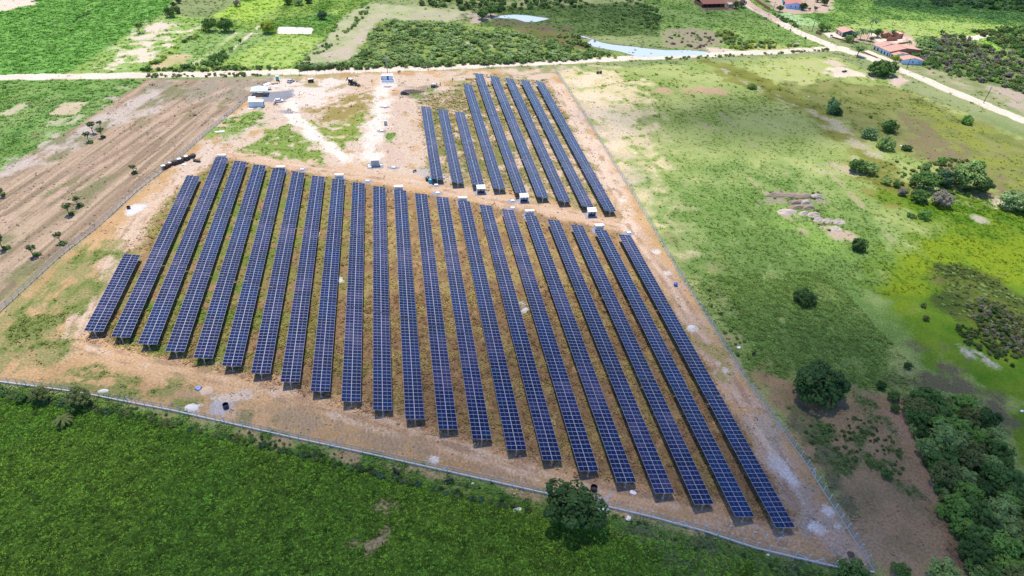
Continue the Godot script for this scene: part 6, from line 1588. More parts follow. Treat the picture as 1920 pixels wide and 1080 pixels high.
	tree("garden_tree", "thin leafless looking tree at the edge of the bean field", Vector3(-140.69, 0, -428.67), 3.08, 4.2, "olive", "tree", "", 0.7, false)
	tree("garden_tree", "slender upright tree in the middle of the garden plots", Vector3(-82.36, 0, -408.19), 1.21, 2.0, "dark", "tree", "", 1.6, false)
	# meadow, barn and houses
	for q in [[Vector3(62.79, 0, -462.99), 12.0, "mid", "dense bush left of the pond, nearest the sand"], [Vector3(69.25, 0, -470.89), 12.0, "mid", "dense bush left of the pond, next to the water"], [Vector3(72.97, 0, -484.36), 10.0, "scrub", "bush above the left end of the pond"], [Vector3(264.66, 0, -500.41), 10.0, "grey", "grey bare tree at the corner of the barn"], [Vector3(257.98, 0, -497.13), 9.0, "olive", "olive tree between shed and sloping road"], [Vector3(290.06, 0, -489.43), 8.0, "dark", "dark round tree left of the blue gabled house"], [Vector3(312.14, 0, -494.71), 9.0, "dark", "dark round tree right of the blue gabled house"], [Vector3(316.72, 0, -493.37), 4.5, "mid", "small thin tree right of the blue gabled house"], [Vector3(321.70, 0, -493.56), 6.0, "dark", "small dark tree farthest right of the blue gabled house"], [Vector3(338.58, 0, -509.68), 10.0, "dark", "tall dark tree at the right of the blue house yard"], [Vector3(338.56, 0, -519.33), 8.0, "mid", "tree at the top edge behind the blue house yard"], [Vector3(295.13, 0, -520.55), 9.0, "dark", "dark tree at the top edge beside the brick wall"], [Vector3(296.25, 0, -440.56), 9.0, "bright", "bright leafy tree in the kitchen garden"], [Vector3(301.17, 0, -440.64), 7.0, "mid", "darker tree in the kitchen garden"], [Vector3(330.10, 0, -426.22), 10.0, "mid", "broad mango tree between palms and brick house"], [Vector3(319.41, 0, -416.59), 7.0, "pale", "pale rounded bush beside the palms"], [Vector3(308.72, 0, -374.40), 8.0, "yellow", "yellowish bush in front of the gabled house"], [Vector3(420.41, 0, -508.30), 5.0, "dark", "lone dark tree in the green field at the top right"], [Vector3(384.90, 0, -433.14), 6.0, "dark", "lone dark tree behind the thicket"], [Vector3(295.31, 0, -425.80), 3.5, "olive", "small reddish bush on the pale yard of the pink house"], [Vector3(301.61, 0, -415.27), 8.0, "scrub", "grassy bush below the garden wall of the pink house"]]:
		var r: float = q[1] * 0.37
		tree("garden_tree", q[3], q[0], r, r * 0.85, q[2], "tree", "trees round the farmsteads", 0.9, q[1] > 7.5)
	for q in [[Vector3(334.48, 0, -441.23), 7.5, "tallest coconut palm behind the pink house"], [Vector3(307.01, 0, -417.64), 5.5, "coconut palm nearest the pink house"], [Vector3(314.02, 0, -421.25), 6.0, "coconut palm in the middle of the roadside cluster"], [Vector3(317.73, 0, -418.92), 6.0, "coconut palm at the eastern end of the roadside cluster"], [Vector3(341.21, 0, -426.36), 4.5, "coconut palm in front of the old brick house"], [Vector3(337.98, 0, -402.95), 4.0, "coconut palm behind the long white house"], [Vector3(347.33, 0, -389.79), 5.0, "coconut palm at the edge of the banana plants"]]:
		palm(q[2], q[0], q[1], q[1] * 0.62, "blue green")
	palm("small ragged palm standing in the near green field", Vector3(-79.72, 0, -122.52), 1.6, 2.6, "olive")
	for q in [Vector3(347.14, 0, -405.25), Vector3(353.26, 0, -409.86), Vector3(349.47, 0, -400.75), Vector3(344.29, 0, -398.51), Vector3(347.00, 0, -394.12), Vector3(358.28, 0, -414.56), Vector3(354.76, 0, -405.28), Vector3(352.60, 0, -398.53), Vector3(340.35, 0, -396.30), Vector3(342.33, 0, -401.85)]:
		banana(q, rng.randf_range(4.5, 6.5))
	# trees leaning over the kerb at the left of the near fence
	for q in [[Vector3(-86.79, 0, -130.36), 20.0, "olive", "scraggly bush over the near fence at the far left"], [Vector3(-77.76, 0, -127.92), 24.0, "olive", "scraggly tree over the near fence, beside the ragged palm"], [Vector3(-78.29, 0, -125.90), 14.0, "mid", "low bush below the scraggly tree at the near fence"], [Vector3(-91.65, 0, -130.91), 12.0, "mid", "low bush at the left end of the weedy strip"]]:
		var r: float = q[1] * 0.13
		tree("shrub", q[3], q[0], r, r * 0.9, q[2], "bush", "", 0.8)
	for q in [[Vector3(114.86, 0, -72.71), 14.0, "bright", "bright bush on the brown bank near the thicket"], [Vector3(108.72, 0, -83.61), 12.0, "mid", "small bush on the bank above the bright one"], [Vector3(131.31, 0, -105.88), 14.0, "mid", "bush with bright tips at the head of the bank path"], [Vector3(137.52, 0, -117.50), 10.0, "dark", "small dark bush in the rough grass"], [Vector3(124.93, 0, -110.95), 12.0, "dark", "dark bush near the head of the bank"], [Vector3(125.71, 0, -106.91), 14.0, "mid", "bush beside the head of the bank path"], [Vector3(123.65, 0, -102.94), 11.0, "mid", "lower bush beside the head of the bank path"], [Vector3(96.37, 0, -61.16), 16.0, "mid", "bush at the bottom edge right of the fence corner"], [Vector3(103.95, 0, -58.98), 26.0, "scrub", "feathery bush at the bottom edge below the bank"], [Vector3(160.97, 0, -143.01), 8.0, "olive", "dark reedy bush left of the marsh pool"], [Vector3(157.36, 0, -136.73), 9.0, "olive", "second dark reedy bush left of the marsh pool"]]:
		var r: float = q[1] * 0.13
		tree("shrub", q[3], q[0], r, r * 0.65, q[2], "bush", "", 0.85)


func thickets() -> void:
	# big trees of the near right thicket, each a thing
	var g := "trees of the dense thicket at the near right"
	var zone := PackedVector2Array([Vector2(128.4, -103.3), Vector2(137.7, -104.2), Vector2(145.2, -99.5), Vector2(142.4, -90), Vector2(137.5, -79.3), Vector2(136.3, -70.7), Vector2(129.5, -53.8), Vector2(111.6, -56.2), Vector2(115.8, -67.9), Vector2(119.6, -80), Vector2(123.6, -92.3)])
	var spots := []
	var tries := 0
	while spots.size() < 60 and tries < 4000:
		tries += 1
		var q := Vector2(rng.randf_range(100, 160), rng.randf_range(-120, -40))
		if not inside(zone, q.x, q.y):
			continue
		var ok := true
		for s in spots:
			if s.distance_to(q) < 3.2:
				ok = false
				break
		if ok:
			spots.append(q)
			var tone: String = ["mid", "scrub", "mid", "dark", "bright", "scrub", "mid", "olive"][rng.randi() % 8]
			var r := rng.randf_range(2.6, 4.0)
			var look: String = {"dark": "dark green", "mid": "mid green", "scrub": "feathery light green", "bright": "bright green", "olive": "olive"}[tone]
			var place: String = ["at the far tip", "in the upper half", "in the middle", "in the lower half", "at the near end"][clampi(int((q.y + 108.0) / 10.5), 0, 4)]
			var edge: String = "bank" if q.x < 112.0 + (q.y + 108.0) * 0.12 else "marsh"
			var t := tree("thicket_tree", "%s tree %s of the near thicket, toward the %s" % [look, place, edge], flat(q), r, r * rng.randf_range(0.6, 1.0), tone, "tree", g, rng.randf_range(0.65, 1.0))
	var places := {}
	# undergrowth of the thicket
	fill([Vector2(129.6, -106.1), Vector2(139, -106), Vector2(146.6, -99.3), Vector2(143.5, -89.9), Vector2(138.2, -78.4), Vector2(136, -67.9), Vector2(127.6, -51.8), Vector2(110.5, -56.4), Vector2(115.5, -69.2), Vector2(119.4, -81.5), Vector2(123.3, -94)], 1.1, 1.2, 2.6, ["mid", "scrub", "mid", "dark", "olive"], places)
	# scrub beyond the road
	fill([Vector2(-45.8, -367.5), Vector2(-20, -378.5), Vector2(-5.2, -450.2), Vector2(-0.1, -456.3), Vector2(25.1, -452.1), Vector2(49, -450.3), Vector2(50.6, -433.9), Vector2(77.9, -434.4), Vector2(107.1, -410.5), Vector2(119.4, -399.1), Vector2(134.6, -388.1), Vector2(112.9, -380.4), Vector2(49.5, -371.7)], 3.6, 1.8, 3.6, ["scrub", "scrub", "mid", "scrub", "pale"], places, 0.5)
	fill([Vector2(-46.8, -362.6), Vector2(8.4, -366.1), Vector2(80.4, -375.1), Vector2(136.7, -384.2), Vector2(136.5, -389.1), Vector2(82.1, -384.4), Vector2(8.7, -375.6), Vector2(-44.7, -370.9)], 3.0, 1.2, 2.2, ["scrub", "mid", "olive"], places, 0.9)
	fill([Vector2(18, -522.3), Vector2(56.9, -524.4), Vector2(125.3, -524.9), Vector2(150.5, -510.6), Vector2(154.7, -496), Vector2(102.5, -491), Vector2(81.5, -479.2), Vector2(59.6, -481.2), Vector2(20.5, -496.1)], 6.0, 1.8, 3.4, ["mid", "scrub", "mid", "dark"], places)
	fill([Vector2(125.9, -459.6), Vector2(184.3, -526.4), Vector2(207.8, -519.6), Vector2(186.8, -454.8), Vector2(159.7, -435.8), Vector2(134.2, -435.3)], 8.0, 1.2, 2.6, ["scrub", "mid"], places, 0.6)
	fill([Vector2(185.3, -503.1), Vector2(195.9, -497.6), Vector2(183.3, -448.4), Vector2(172, -428.9), Vector2(175.4, -460.9)], 4.0, 1.4, 2.6, ["mid", "scrub"], places, 0.8)
	fill([Vector2(104.2, -428), Vector2(117.5, -428.2), Vector2(121.5, -408.5), Vector2(121.2, -402.2), Vector2(106.7, -408.4)], 4.0, 1.2, 2.4, ["scrub", "mid"], places)
	fill([Vector2(216.1, -436.7), Vector2(226.5, -434.5), Vector2(227.5, -415.8), Vector2(247, -413.7), Vector2(241, -400.5), Vector2(213.9, -398.3), Vector2(209.7, -409), Vector2(210.8, -422.5)], 3.2, 1.4, 2.4, ["scrub", "yellow", "scrub", "olive"], places, 0.8)
	fill([Vector2(181, -438.5), Vector2(210.2, -431.8), Vector2(206, -404.6), Vector2(186.5, -400.3), Vector2(172.9, -410.9)], 5.0, 0.8, 1.8, ["grey", "grey", "olive"], places, 0.7)
	fill([Vector2(248.1, -407), Vector2(263.1, -407.1), Vector2(260.7, -402.7), Vector2(245.3, -401.5)], 4.0, 1.2, 1.8, ["mid", "olive"], places)
	# hedges along the road
	fill([Vector2(-124.8, -362), Vector2(-87.7, -363.1), Vector2(-57.7, -365.2), Vector2(-58.2, -369.3), Vector2(-89.8, -368), Vector2(-125.3, -366)], 2.0, 0.8, 1.7, ["mid", "scrub", "olive"], places, 0.9)
	fill([Vector2(-119.6, -358.1), Vector2(-62.4, -359.6), Vector2(-62.4, -355.6), Vector2(-118.6, -354.2)], 2.2, 0.7, 1.3, ["olive", "mid"], places)
	fill([Vector2(-47, -365), Vector2(-22.5, -366.4), Vector2(-22.7, -372.4), Vector2(-47.3, -369.2)], 2.6, 1.3, 2.2, ["pale", "scrub", "olive"], places, 1.1)
	fill([Vector2(-93.6, -381.5), Vector2(-89.5, -397.7), Vector2(-84.8, -403.3), Vector2(-84.7, -385), Vector2(-87.2, -368), Vector2(-105.1, -366.5)], 3.2, 1.2, 2.4, ["mid", "mid", "scrub"], places)
	fill([Vector2(-124.6, -365.2), Vector2(-119.6, -385.1), Vector2(-113.4, -412.9), Vector2(-105.4, -442.2), Vector2(-103, -438.9), Vector2(-110.8, -407), Vector2(-117.1, -379.9), Vector2(-120.9, -363.5)], 2.8, 0.9, 1.9, ["mid", "yellow", "scrub"], places)
	fill([Vector2(-51.1, -365.9), Vector2(-43.1, -386.6), Vector2(-27.6, -430.5), Vector2(-12.1, -492), Vector2(-8.5, -489.4), Vector2(-24.3, -426.2), Vector2(-40.1, -383), Vector2(-47.1, -365.9)], 3.0, 0.9, 1.9, ["mid", "scrub", "bright"], places)
	fill([Vector2(161.1, -383.1), Vector2(191.5, -387), Vector2(244.3, -394.1), Vector2(281.2, -400.6), Vector2(279.3, -397.3), Vector2(242.7, -391), Vector2(193.2, -383), Vector2(161.4, -379.2)], 2.4, 0.8, 1.5, ["mid", "scrub"], places)
	fill([Vector2(283.1, -483.4), Vector2(286.3, -466.6), Vector2(287.4, -453.2), Vector2(281.1, -445.3), Vector2(279.2, -461), Vector2(279.3, -477.5)], 2.2, 0.8, 1.6, ["blue green", "mid"], places)
	# right of the sloping road
	fill([Vector2(327.7, -385.6), Vector2(340.7, -392), Vector2(347.7, -385.5), Vector2(361.6, -383.4), Vector2(367.1, -370.9), Vector2(373.5, -351.4), Vector2(378.4, -320.3), Vector2(350.1, -290.1), Vector2(352.3, -326.8), Vector2(343.4, -337.4), Vector2(328.5, -350.2), Vector2(319.8, -365.4)], 3.4, 1.4, 3.0, ["mid", "scrub", "olive", "bright", "mid", "grey"], places)
	fill([Vector2(372.1, -426.7), Vector2(397.5, -429.5), Vector2(400.6, -417.3), Vector2(400.9, -397.5), Vector2(397.5, -365.6), Vector2(383.8, -342), Vector2(366.9, -365.9), Vector2(360.1, -386.6), Vector2(353, -400.8)], 4.0, 1.4, 3.2, ["grey", "olive", "mid", "grey", "scrub"], places)
	fill([Vector2(416.9, -434.9), Vector2(439.1, -443.1), Vector2(470.3, -447.7), Vector2(494.6, -415.6), Vector2(395.5, -315.7), Vector2(395.9, -351), Vector2(408.5, -391.9), Vector2(409.1, -417.4)], 4.2, 1.6, 3.4, ["mid", "scrub", "mid", "olive"], places)
	fill([Vector2(449, -541.8), Vector2(552, -558.5), Vector2(637.1, -559.3), Vector2(564.9, -486.5), Vector2(509.3, -497.3), Vector2(441.1, -510.8)], 5.5, 1.8, 3.6, ["dark", "mid", "blue green"], places)
	fill([Vector2(407.9, -437.3), Vector2(445.9, -451.3), Vector2(474.2, -457.4), Vector2(462, -443.5), Vector2(428, -435)], 4.0, 1.2, 2.4, ["scrub", "mid"], places)
	fill([Vector2(182.2, -163.2), Vector2(191, -164.4), Vector2(196, -155), Vector2(200.6, -142.8), Vector2(201.7, -122.1), Vector2(181.4, -124.3), Vector2(173.8, -135.1), Vector2(167, -138.4), Vector2(168.3, -146.5), Vector2(176.5, -151.4)], 1.5, 0.4, 0.9, ["olive", "scrub", "dark", "olive"], places, 0.45)
	# reeds of the marsh and the foot of the marsh thicket
	fill([Vector2(176.2, -142.9), Vector2(185.5, -144.8), Vector2(188.1, -136.3), Vector2(191.5, -123.2), Vector2(181.7, -112.7), Vector2(172.5, -118.2), Vector2(169.7, -125.5)], 1.1, 0.6, 1.2, ["olive", "dark", "grey", "olive"], places, 0.9)
	fill([Vector2(165, -133.4), Vector2(171.7, -130.2), Vector2(172.8, -122.8), Vector2(168.9, -114.1), Vector2(164.5, -121.3), Vector2(161.4, -126.4)], 1.2, 0.6, 1.2, ["olive", "dark"], places, 0.9)
	fill([Vector2(212.5, -228.5), Vector2(240.7, -242.2), Vector2(259, -241.2), Vector2(247, -216.6), Vector2(225, -208.1), Vector2(202.7, -204), Vector2(200.8, -215.1)], 3.0, 0.8, 1.6, ["mid", "scrub", "olive"], places)
	fill([Vector2(194.2, -239.7), Vector2(225.2, -243.1), Vector2(229.6, -227.4), Vector2(207.9, -218.3), Vector2(195.5, -229.6)], 3.4, 0.6, 1.2, ["mid", "bright", "scrub"], places, 0.6)
	# weeds along the near field and the eastern fence
	fill([Vector2(-97.9, -135), Vector2(-66.1, -124.5), Vector2(-25.4, -107.7), Vector2(-3.9, -98), Vector2(9.7, -91.6), Vector2(26.3, -85.4), Vector2(26.1, -84.4), Vector2(9.6, -90.3), Vector2(-4, -96.4), Vector2(-25.2, -105.7), Vector2(-65.6, -122.6), Vector2(-97, -132.8)], 0.8, 0.45, 1.0, ["mid", "blue green", "olive", "dark"], places, 0.85)
	fill([Vector2(-98.7, -137.1), Vector2(-66.7, -126.7), Vector2(-25.6, -109.8), Vector2(14.6, -93.1), Vector2(14.4, -92), Vector2(-25.4, -108.2), Vector2(-66.2, -124.9), Vector2(-97.8, -134.8)], 1.1, 0.25, 0.6, ["mid", "dark", "bright"], places, 0.7)
	fill([Vector2(39, -83.8), Vector2(57.3, -74.5), Vector2(71, -68), Vector2(90.3, -60.2), Vector2(80.4, -59.3), Vector2(56.3, -71.9), Vector2(39.6, -81.7)], 1.2, 0.25, 0.7, ["mid", "dark", "bright"], places, 0.7)
	fill([Vector2(96, -100.7), Vector2(117.9, -102.7), Vector2(117.4, -89.7), Vector2(111.2, -81.8), Vector2(104.2, -88), Vector2(95.6, -92.3)], 1.7, 0.3, 0.8, ["mid", "dark"], places, 0.6)
	fill([Vector2(94.5, -159.2), Vector2(102.5, -152.8), Vector2(96.8, -133.1), Vector2(90.3, -122.6), Vector2(91.4, -143.4)], 2.2, 0.3, 0.9, ["mid", "dark"], places, 0.6)
	fill([Vector2(146.2, -218.9), Vector2(167, -216.6), Vector2(162.8, -211.2), Vector2(145.4, -212.8)], 2.2, 0.5, 1.1, ["olive", "grey"], places, 0.6)
	fill([Vector2(151.8, -207.8), Vector2(160.5, -207.1), Vector2(163.3, -189.1), Vector2(156, -184.2), Vector2(151.9, -199.6)], 3.0, 0.5, 1.0, ["grey", "olive"], places, 0.6)
	var n := 0
	for tone in places:
		scatter("undergrowth", small_crowns[n % small_crowns.size()], leaf_mats[tone], places[tone][0], places[tone][1])
		n += 1


func grass() -> void:
	var m := mat("grass blade", Color.WHITE, 0.8)
	m.vertex_color_use_as_albedo = true
	m.metallic_specular = 0.2
	m.backlight_enabled = true
	m.backlight = Color(0.3, 0.3, 0.3)
	var sheets := [[tuft_mesh(1, 12, 0.36, 0.36, 0.09), Rect2(-105, -165, 245, 115), 300000, 0.7, 1.5], [tuft_mesh(2, 10, 0.36, 0.34, 0.11), Rect2(-190, -330, 480, 180), 240000, 0.7, 1.6], [tuft_mesh(3, 10, 0.55, 0.5, 0.2), Rect2(-270, -545, 830, 250), 200000, 0.7, 1.7]]
	var field := PackedVector2Array([Vector2(-138.8, -147.6), Vector2(-97.9, -135), Vector2(-66.3, -125.2), Vector2(-25.4, -107.7), Vector2(14.3, -91), Vector2(35, -82.3), Vector2(46.2, -76.3), Vector2(70.2, -66.4), Vector2(90.7, -50.4), Vector2(73.5, -25.8), Vector2(-85.5, -49.5)])
	var far_edge := PackedVector2Array([Vector2(-80.7, -82.1), Vector2(-263.5, -523.9), Vector2(602.3, -577.1), Vector2(125, -54.4)])
	var lanes := PackedVector2Array([Vector2(-84, -152), Vector2(-86, -196.1), Vector2(-78.5, -244.7), Vector2(-69.1, -261.9), Vector2(-20.7, -241.5), Vector2(49.1, -210.9), Vector2(80, -192.2), Vector2(81.2, -134.7), Vector2(80.9, -73.1), Vector2(74.6, -75.2), Vector2(38.6, -91.6), Vector2(-1.1, -112.1), Vector2(-46.2, -135.5)])
	var lanes_far := PackedVector2Array([Vector2(11.7, -319.4), Vector2(38.2, -348.3), Vector2(45.1, -359.7), Vector2(82.7, -349.1), Vector2(80, -205.1), Vector2(43, -222.6), Vector2(12.8, -236.6)])
	for s in sheets:
		var places := []
		var colours := []
		for i in s[2]:
			var x: float = s[1].position.x + rng.randf() * s[1].size.x
			var z: float = s[1].position.y + rng.randf() * s[1].size.y
			if not inside(far_edge, x, z):
				continue
			var c := ground_color(x, z)
			var green := c.g / maxf(c.r, 0.01)
			var crop := inside(field, x, z)
			if crop and s[3] > 0.0 and z > -170.0 and rng.randf() < 0.6:
				continue
			var chance := clampf((green - 1.05) * 0.9, 0.0, 1.0) * (1.0 if crop else 0.45)
			if green < 1.05:
				chance = 0.012 if green > 0.75 else 0.0
				if green > 0.6 and z < -70.0 and (inside(lanes, x, z) or inside(lanes_far, x, z)):
					chance = 0.22 * smoothstep(0.6, 0.8, green)
			if rng.randf() > chance:
				continue
			var k := rng.randf_range(s[3], s[4]) * rng.randf_range(0.6, 1.0)
			places.append(Transform3D(Basis(Vector3.UP, rng.randf() * TAU).scaled(Vector3(k, k * rng.randf_range(0.7, 1.2), k)), Vector3(x, -0.01, z)))
			# plants stand in clumps of their own tone, a metre or two across
			var n := noise_bytes[((int(z * 34.0) & 1023) << 10) | (int(x * 34.0) & 1023)] / 255.0
			var t := rng.randf_range(0.9, 1.3) * (0.95 + 0.75 * n)
			colours.append(Color(c.r * t * 1.05, c.g * t, c.b * t * 0.9))
		scatter("grass", s[0], m, places, colours)


	# the near crop: one plant every 0.7 m or so, thinner where the soil shows
	var plants := []
	var tones := []
	var step := 0.46
	for j in int(150 / step):
		for i in int(220 / step):
			var x := -110.0 + (i + rng.randf_range(-0.45, 0.45)) * step
			var z := -190.0 + (j + rng.randf_range(-0.45, 0.45)) * step
			if not inside(field, x, z):
				continue
			var c := ground_color(x, z)
			if c.g < c.r * 1.25:
				continue
			var n := noise_bytes[((int(z * 22.0) & 1023) << 10) | (int(x * 22.0) & 1023)] / 255.0
			var n2 := noise_bytes[((int(z * 3.0 + 500) & 1023) << 10) | (int(x * 3.0) & 1023)] / 255.0
			if rng.randf() < 0.2:
				continue
			var k := rng.randf_range(0.75, 1.25)
			plants.append(Transform3D(Basis(Vector3.UP, rng.randf() * TAU).scaled(Vector3(k, k * rng.randf_range(0.7, 1.3), k)), Vector3(x, 0, z)))
			var t := rng.randf_range(0.5, 1.4) * (0.88 + 0.24 * n)
			tones.append(Color(0.14 + 0.055 * n2, 0.33 + 0.02 * n2, 0.034) * t)
	scatter("crop", tuft_mesh(8, 9, 0.17, 0.30, 0.085), m, plants, tones)
	# clods and stones on the bare soil
	var clod := SphereMesh.new()
	clod.radius = 0.5
	clod.height = 0.7
	clod.radial_segments = 6
	clod.rings = 3
	var stones := []
	var greys := []
	for i in 90000:
		var x := rng.randf_range(-150, 190)
		var z := rng.randf_range(-350, -62)
		var c := ground_color(x, z)
		if c.g > c.r * 0.98 or not inside(far_edge, x, z):
			continue
		var v := noise_bytes[((int(z * 6.0) & 1023) << 10) | (int(x * 6.0) & 1023)] / 255.0
		if v < 0.55 or rng.randf() > 0.5:
			continue
		var k := 0.08 + 0.42 * pow(rng.randf(), 3.0) * (1.0 if z > -200 else 1.5)
		stones.append(Transform3D(Basis(Vector3(rng.randf(), 1, rng.randf()).normalized(), rng.randf() * TAU).scaled(Vector3(k * 1.3, k * 0.8, k)), Vector3(x, k * 0.12, z)))
		var t := rng.randf_range(0.5, 1.25)
		greys.append(Color(c.r * t, c.g * t, c.b * t * 1.05))
	var earth := mat("clod", Color.WHITE, 0.95)
	earth.vertex_color_use_as_albedo = true
	scatter("clods", clod, earth, stones, greys)
# ---------------------------------------------------------------- tanks, heaps, litter

func barrel(called: String, label: String, category: String, at: Vector3, r: float, h: float, m: Material, open := false) -> void:
	var t := thing(called, label, category, at)
	var s := Shape.new()
	s.lathe([Vector2(r * 0.9, 0), Vector2(r, h * 0.1), Vector2(r * 0.96, h * 0.4), Vector2(r, h * 0.45), Vector2(r * 0.97, h * 0.8), Vector2(r, h * 0.92)], 18)
	part("body", s.mesh(m), t)
	var g := Shape.new()
	if open:
		g.lathe([Vector2(r, h * 0.92), Vector2(r * 0.9, h * 0.92), Vector2(r * 0.88, h * 0.3), Vector2(0.001, h * 0.3)], 18)
		part("inside", g.mesh(mats["dark"]), t)
	else:
		g.lathe([Vector2(r, h * 0.92), Vector2(r * 0.8, h), Vector2(r * 0.3, h * 1.1), Vector2(r * 0.28, h * 1.16), Vector2(0.001, h * 1.16)], 18)
		part("lid", g.mesh(m), t)


func mound(label: String, at: Vector3, rx: float, rz: float, h: float, m: Material) -> void:
	var s := Shape.new()
	var n := 18
	var rings := 6
	var pts := []
	for j in rings + 1:
		var row := []
		for i in n:
			var a := TAU * i / n
			var k := float(j) / rings
			var v := noise_bytes[((int(at.z * 3 + sin(a) * 60 * k) & 1023) << 10) | (int(at.x * 3 + cos(a) * 60 * k) & 1023)] / 255.0
			var e := k * (0.85 + 0.35 * v)
			row.append(Vector3(rx * e * cos(a), maxf(-0.03, h * (1.0 - k * k) * (0.55 + 0.7 * v) - 0.03), rz * e * sin(a)))
		pts.append(row)
	for j in rings:
		for i in n:
			var b := (i + 1) % n
			s.quad(pts[j][i], pts[j][b], pts[j + 1][b], pts[j + 1][i])
	var o := part("earth_mound", s.mesh(m), self, Transform3D(Basis.IDENTITY, at))
	tag(o, label, "earth heap", "spoil heaps on the pasture")


func build_small_things() -> void:
	var black := mat("black plastic", Color(0.012, 0.013, 0.02), 0.4)
	var navy := mat("navy plastic", Color(0.01, 0.015, 0.075), 0.4)
	var blue := mat("blue plastic", Color(0.03, 0.10, 0.42), 0.4)
	var turq := mat("turquoise tank plastic", Color(0.02, 0.33, 0.47), 0.4)
	barrel("water_tank", "turquoise plastic water tank at the foot of the first far row", "water tank", Vector3(13.23, 0, -235.73), 0.95, 1.6, turq)
	barrel("water_tank", "black plastic water tank half hidden beside the turquoise one", "water tank", Vector3(12.10, 0, -237.35), 0.8, 1.4, black)
	barrel("water_tank", "navy open water tank on wet concrete near the bottom fence", "water tank", Vector3(-43.70, 0, -123.31), 0.72, 1.25, navy, true)
	barrel("water_tank", "black open water tank beside the large tree", "water tank", Vector3(39.47, 0, -88.84), 0.78, 1.1, black, true)
	barrel("water_tank", "small dark open tub on spilt concrete by the western fence", "water tank", Vector3(-92.14, 0, -223.30), 0.6, 0.9, navy, true)
	barrel("barrel", "blue barrel on the sand inside the eastern fence", "barrel", Vector3(85.68, 0, -161.27), 0.62, 0.95, blue)
	barrel("water_tank", "left one of two dark tanks on the sand by the far road", "water tank", Vector3(113.16, 0, -357.03), 0.75, 1.3, black)
	barrel("water_tank", "right one of two dark tanks on the sand by the far road", "water tank", Vector3(114.95, 0, -357.43), 0.75, 1.3, black)
	# blue tank lid lying on sand: a ribbed dome
	var lid := thing("tank_lid", "bright blue ribbed tank lid lying on a sand heap", "tank lid", Vector3(-51.48, 0, -130.74))
	var s := Shape.new()
	s.lathe([Vector2(0.85, 0.02), Vector2(0.8, 0.16), Vector2(0.4, 0.3), Vector2(0.001, 0.34)], 16)
	part("dome", s.mesh(blue), lid)
	for i in 5:
		part("rib", boxes(mats["white paint"], [[Vector3(0, 0.27, 0), Vector3(0.09, 0.09, 1.3), Basis(Vector3.UP, PI * i / 5)]]), lid)
	var sand := mat("sand heap", Color(0.55, 0.42, 0.29), 0.95)
	var grit := mat("white grit", Color(0.62, 0.61, 0.58), 0.95)
	for q in [["pale sand heap next to the blue tank lid", Vector3(-49.29, 0, -129.74), 1.7, 1.5, 0.45, sand], ["white grit heap by the near fence at the left", Vector3(-73.96, 0, -132.33), 1.3, 0.7, 0.4, grit], ["pale grit heap on the near fence line below the blue lid", Vector3(-51.94, 0, -124.25), 1.6, 1.3, 0.35, grit], ["white grit heap in a lane left of the middle rows", Vector3(-18.58, 0, -173.67), 0.9, 0.9, 0.4, grit], ["large white grit heap in a lane among the right rows", Vector3(35.70, 0, -153.49), 1.3, 1.5, 0.5, grit], ["white grit patch heap on the grass by the eastern track", Vector3(83.83, 0, -73.34), 0.8, 0.6, 0.25, grit], ["pale heap beside the last rows on the eastern track", Vector3(83.16, 0, -140.97), 1.3, 0.9, 0.3, grit]]:
		mound(q[0], q[1], q[2], q[3], q[4], q[5])
	var spoil := mat("spoil earth", Color(0.30, 0.24, 0.17), 0.95)
	var rubble := mat("pale rubble", Color(0.46, 0.40, 0.33), 0.95)
	var k := 0
	for q in [[Vector3(148.02, 0, -215.68), 5.0, 1.5], [Vector3(153.34, 0, -214.87), 5.0, 1.6], [Vector3(158.66, 0, -214.06), 5.0, 1.6], [Vector3(164.00, 0, -213.26), 3.2, 1.3], [Vector3(152.69, 0, -209.36), 3.2, 1.2], [Vector3(157.06, 0, -209.05), 2.4, 1.2], [Vector3(151.84, 0, -205.69), 4.0, 1.3], [Vector3(155.94, 0, -204.97), 3.2, 1.3], [Vector3(145.91, 0, -202.48), 4.0, 2.2], [Vector3(152.08, 0, -200.81), 2.2, 1.3], [Vector3(155.26, 0, -199.77), 3.0, 1.6], [Vector3(155.46, 0, -196.22), 2.6, 1.4], [Vector3(158.38, 0, -194.83), 3.0, 1.4], [Vector3(162.36, 0, -194.14), 3.4, 1.4], [Vector3(158.51, 0, -189.50), 2.6, 1.6]]:
		mound("%s spoil heap of the overgrown rows on the pasture, counted from the north" % ordinal(k), q[0], q[1], q[2], 1.3, spoil if k in [0, 1, 2, 4, 6, 7] else rubble)
		k += 1
	mound("dark earth heap beside the cabin pole", Vector3(10.26, 0, -332.15), 5.0, 3.0, 0.8, mat("black earth", Color(0.09, 0.065, 0.05), 0.95))
	mound("small dark heap on the ground inside the corner of the fences", Vector3(88.77, 0, -66.35), 0.9, 0.9, 0.3, mats["black earth"])
	mound("pale earth heap at the road fork", Vector3(261.50, 0, -410.42), 2.4, 1.5, 0.9, rubble)
	# pile of panel packaging against the western fence
	var p := thing("packaging_pile", "long dark pile of timber and pallets with white sheets on top", "pallet pile", Vector3(-83.23, 0, -257.99), 0.0)
	for i in 16:
		var a := float(i) / 15 - 0.5
		var at := Vector3(a * 9.0 + rng.randf_range(-0.5, 0.5), 0.5 + rng.randf_range(0, 0.5), -a * 10.0 + rng.randf_range(-0.7, 0.7))
		part("pallet", boxes(mat("old timber", Color(0.07, 0.055, 0.05), 0.9), [[at, Vector3(1.5, 1.0 + at.y * 0.4, 1.2), Basis(Vector3.UP, rng.randf() * 3)]]), p)
		if i % 4 == 0:
			part("white_sheet", boxes(mats["white paint"], [[at + Vector3(0, 0.72 + at.y * 0.2, 0), Vector3(1.4, 0.08, 1.1), Basis(Vector3.UP, rng.randf() * 3) * Basis(Vector3(1, 0, 0), 0.12)]]), p)
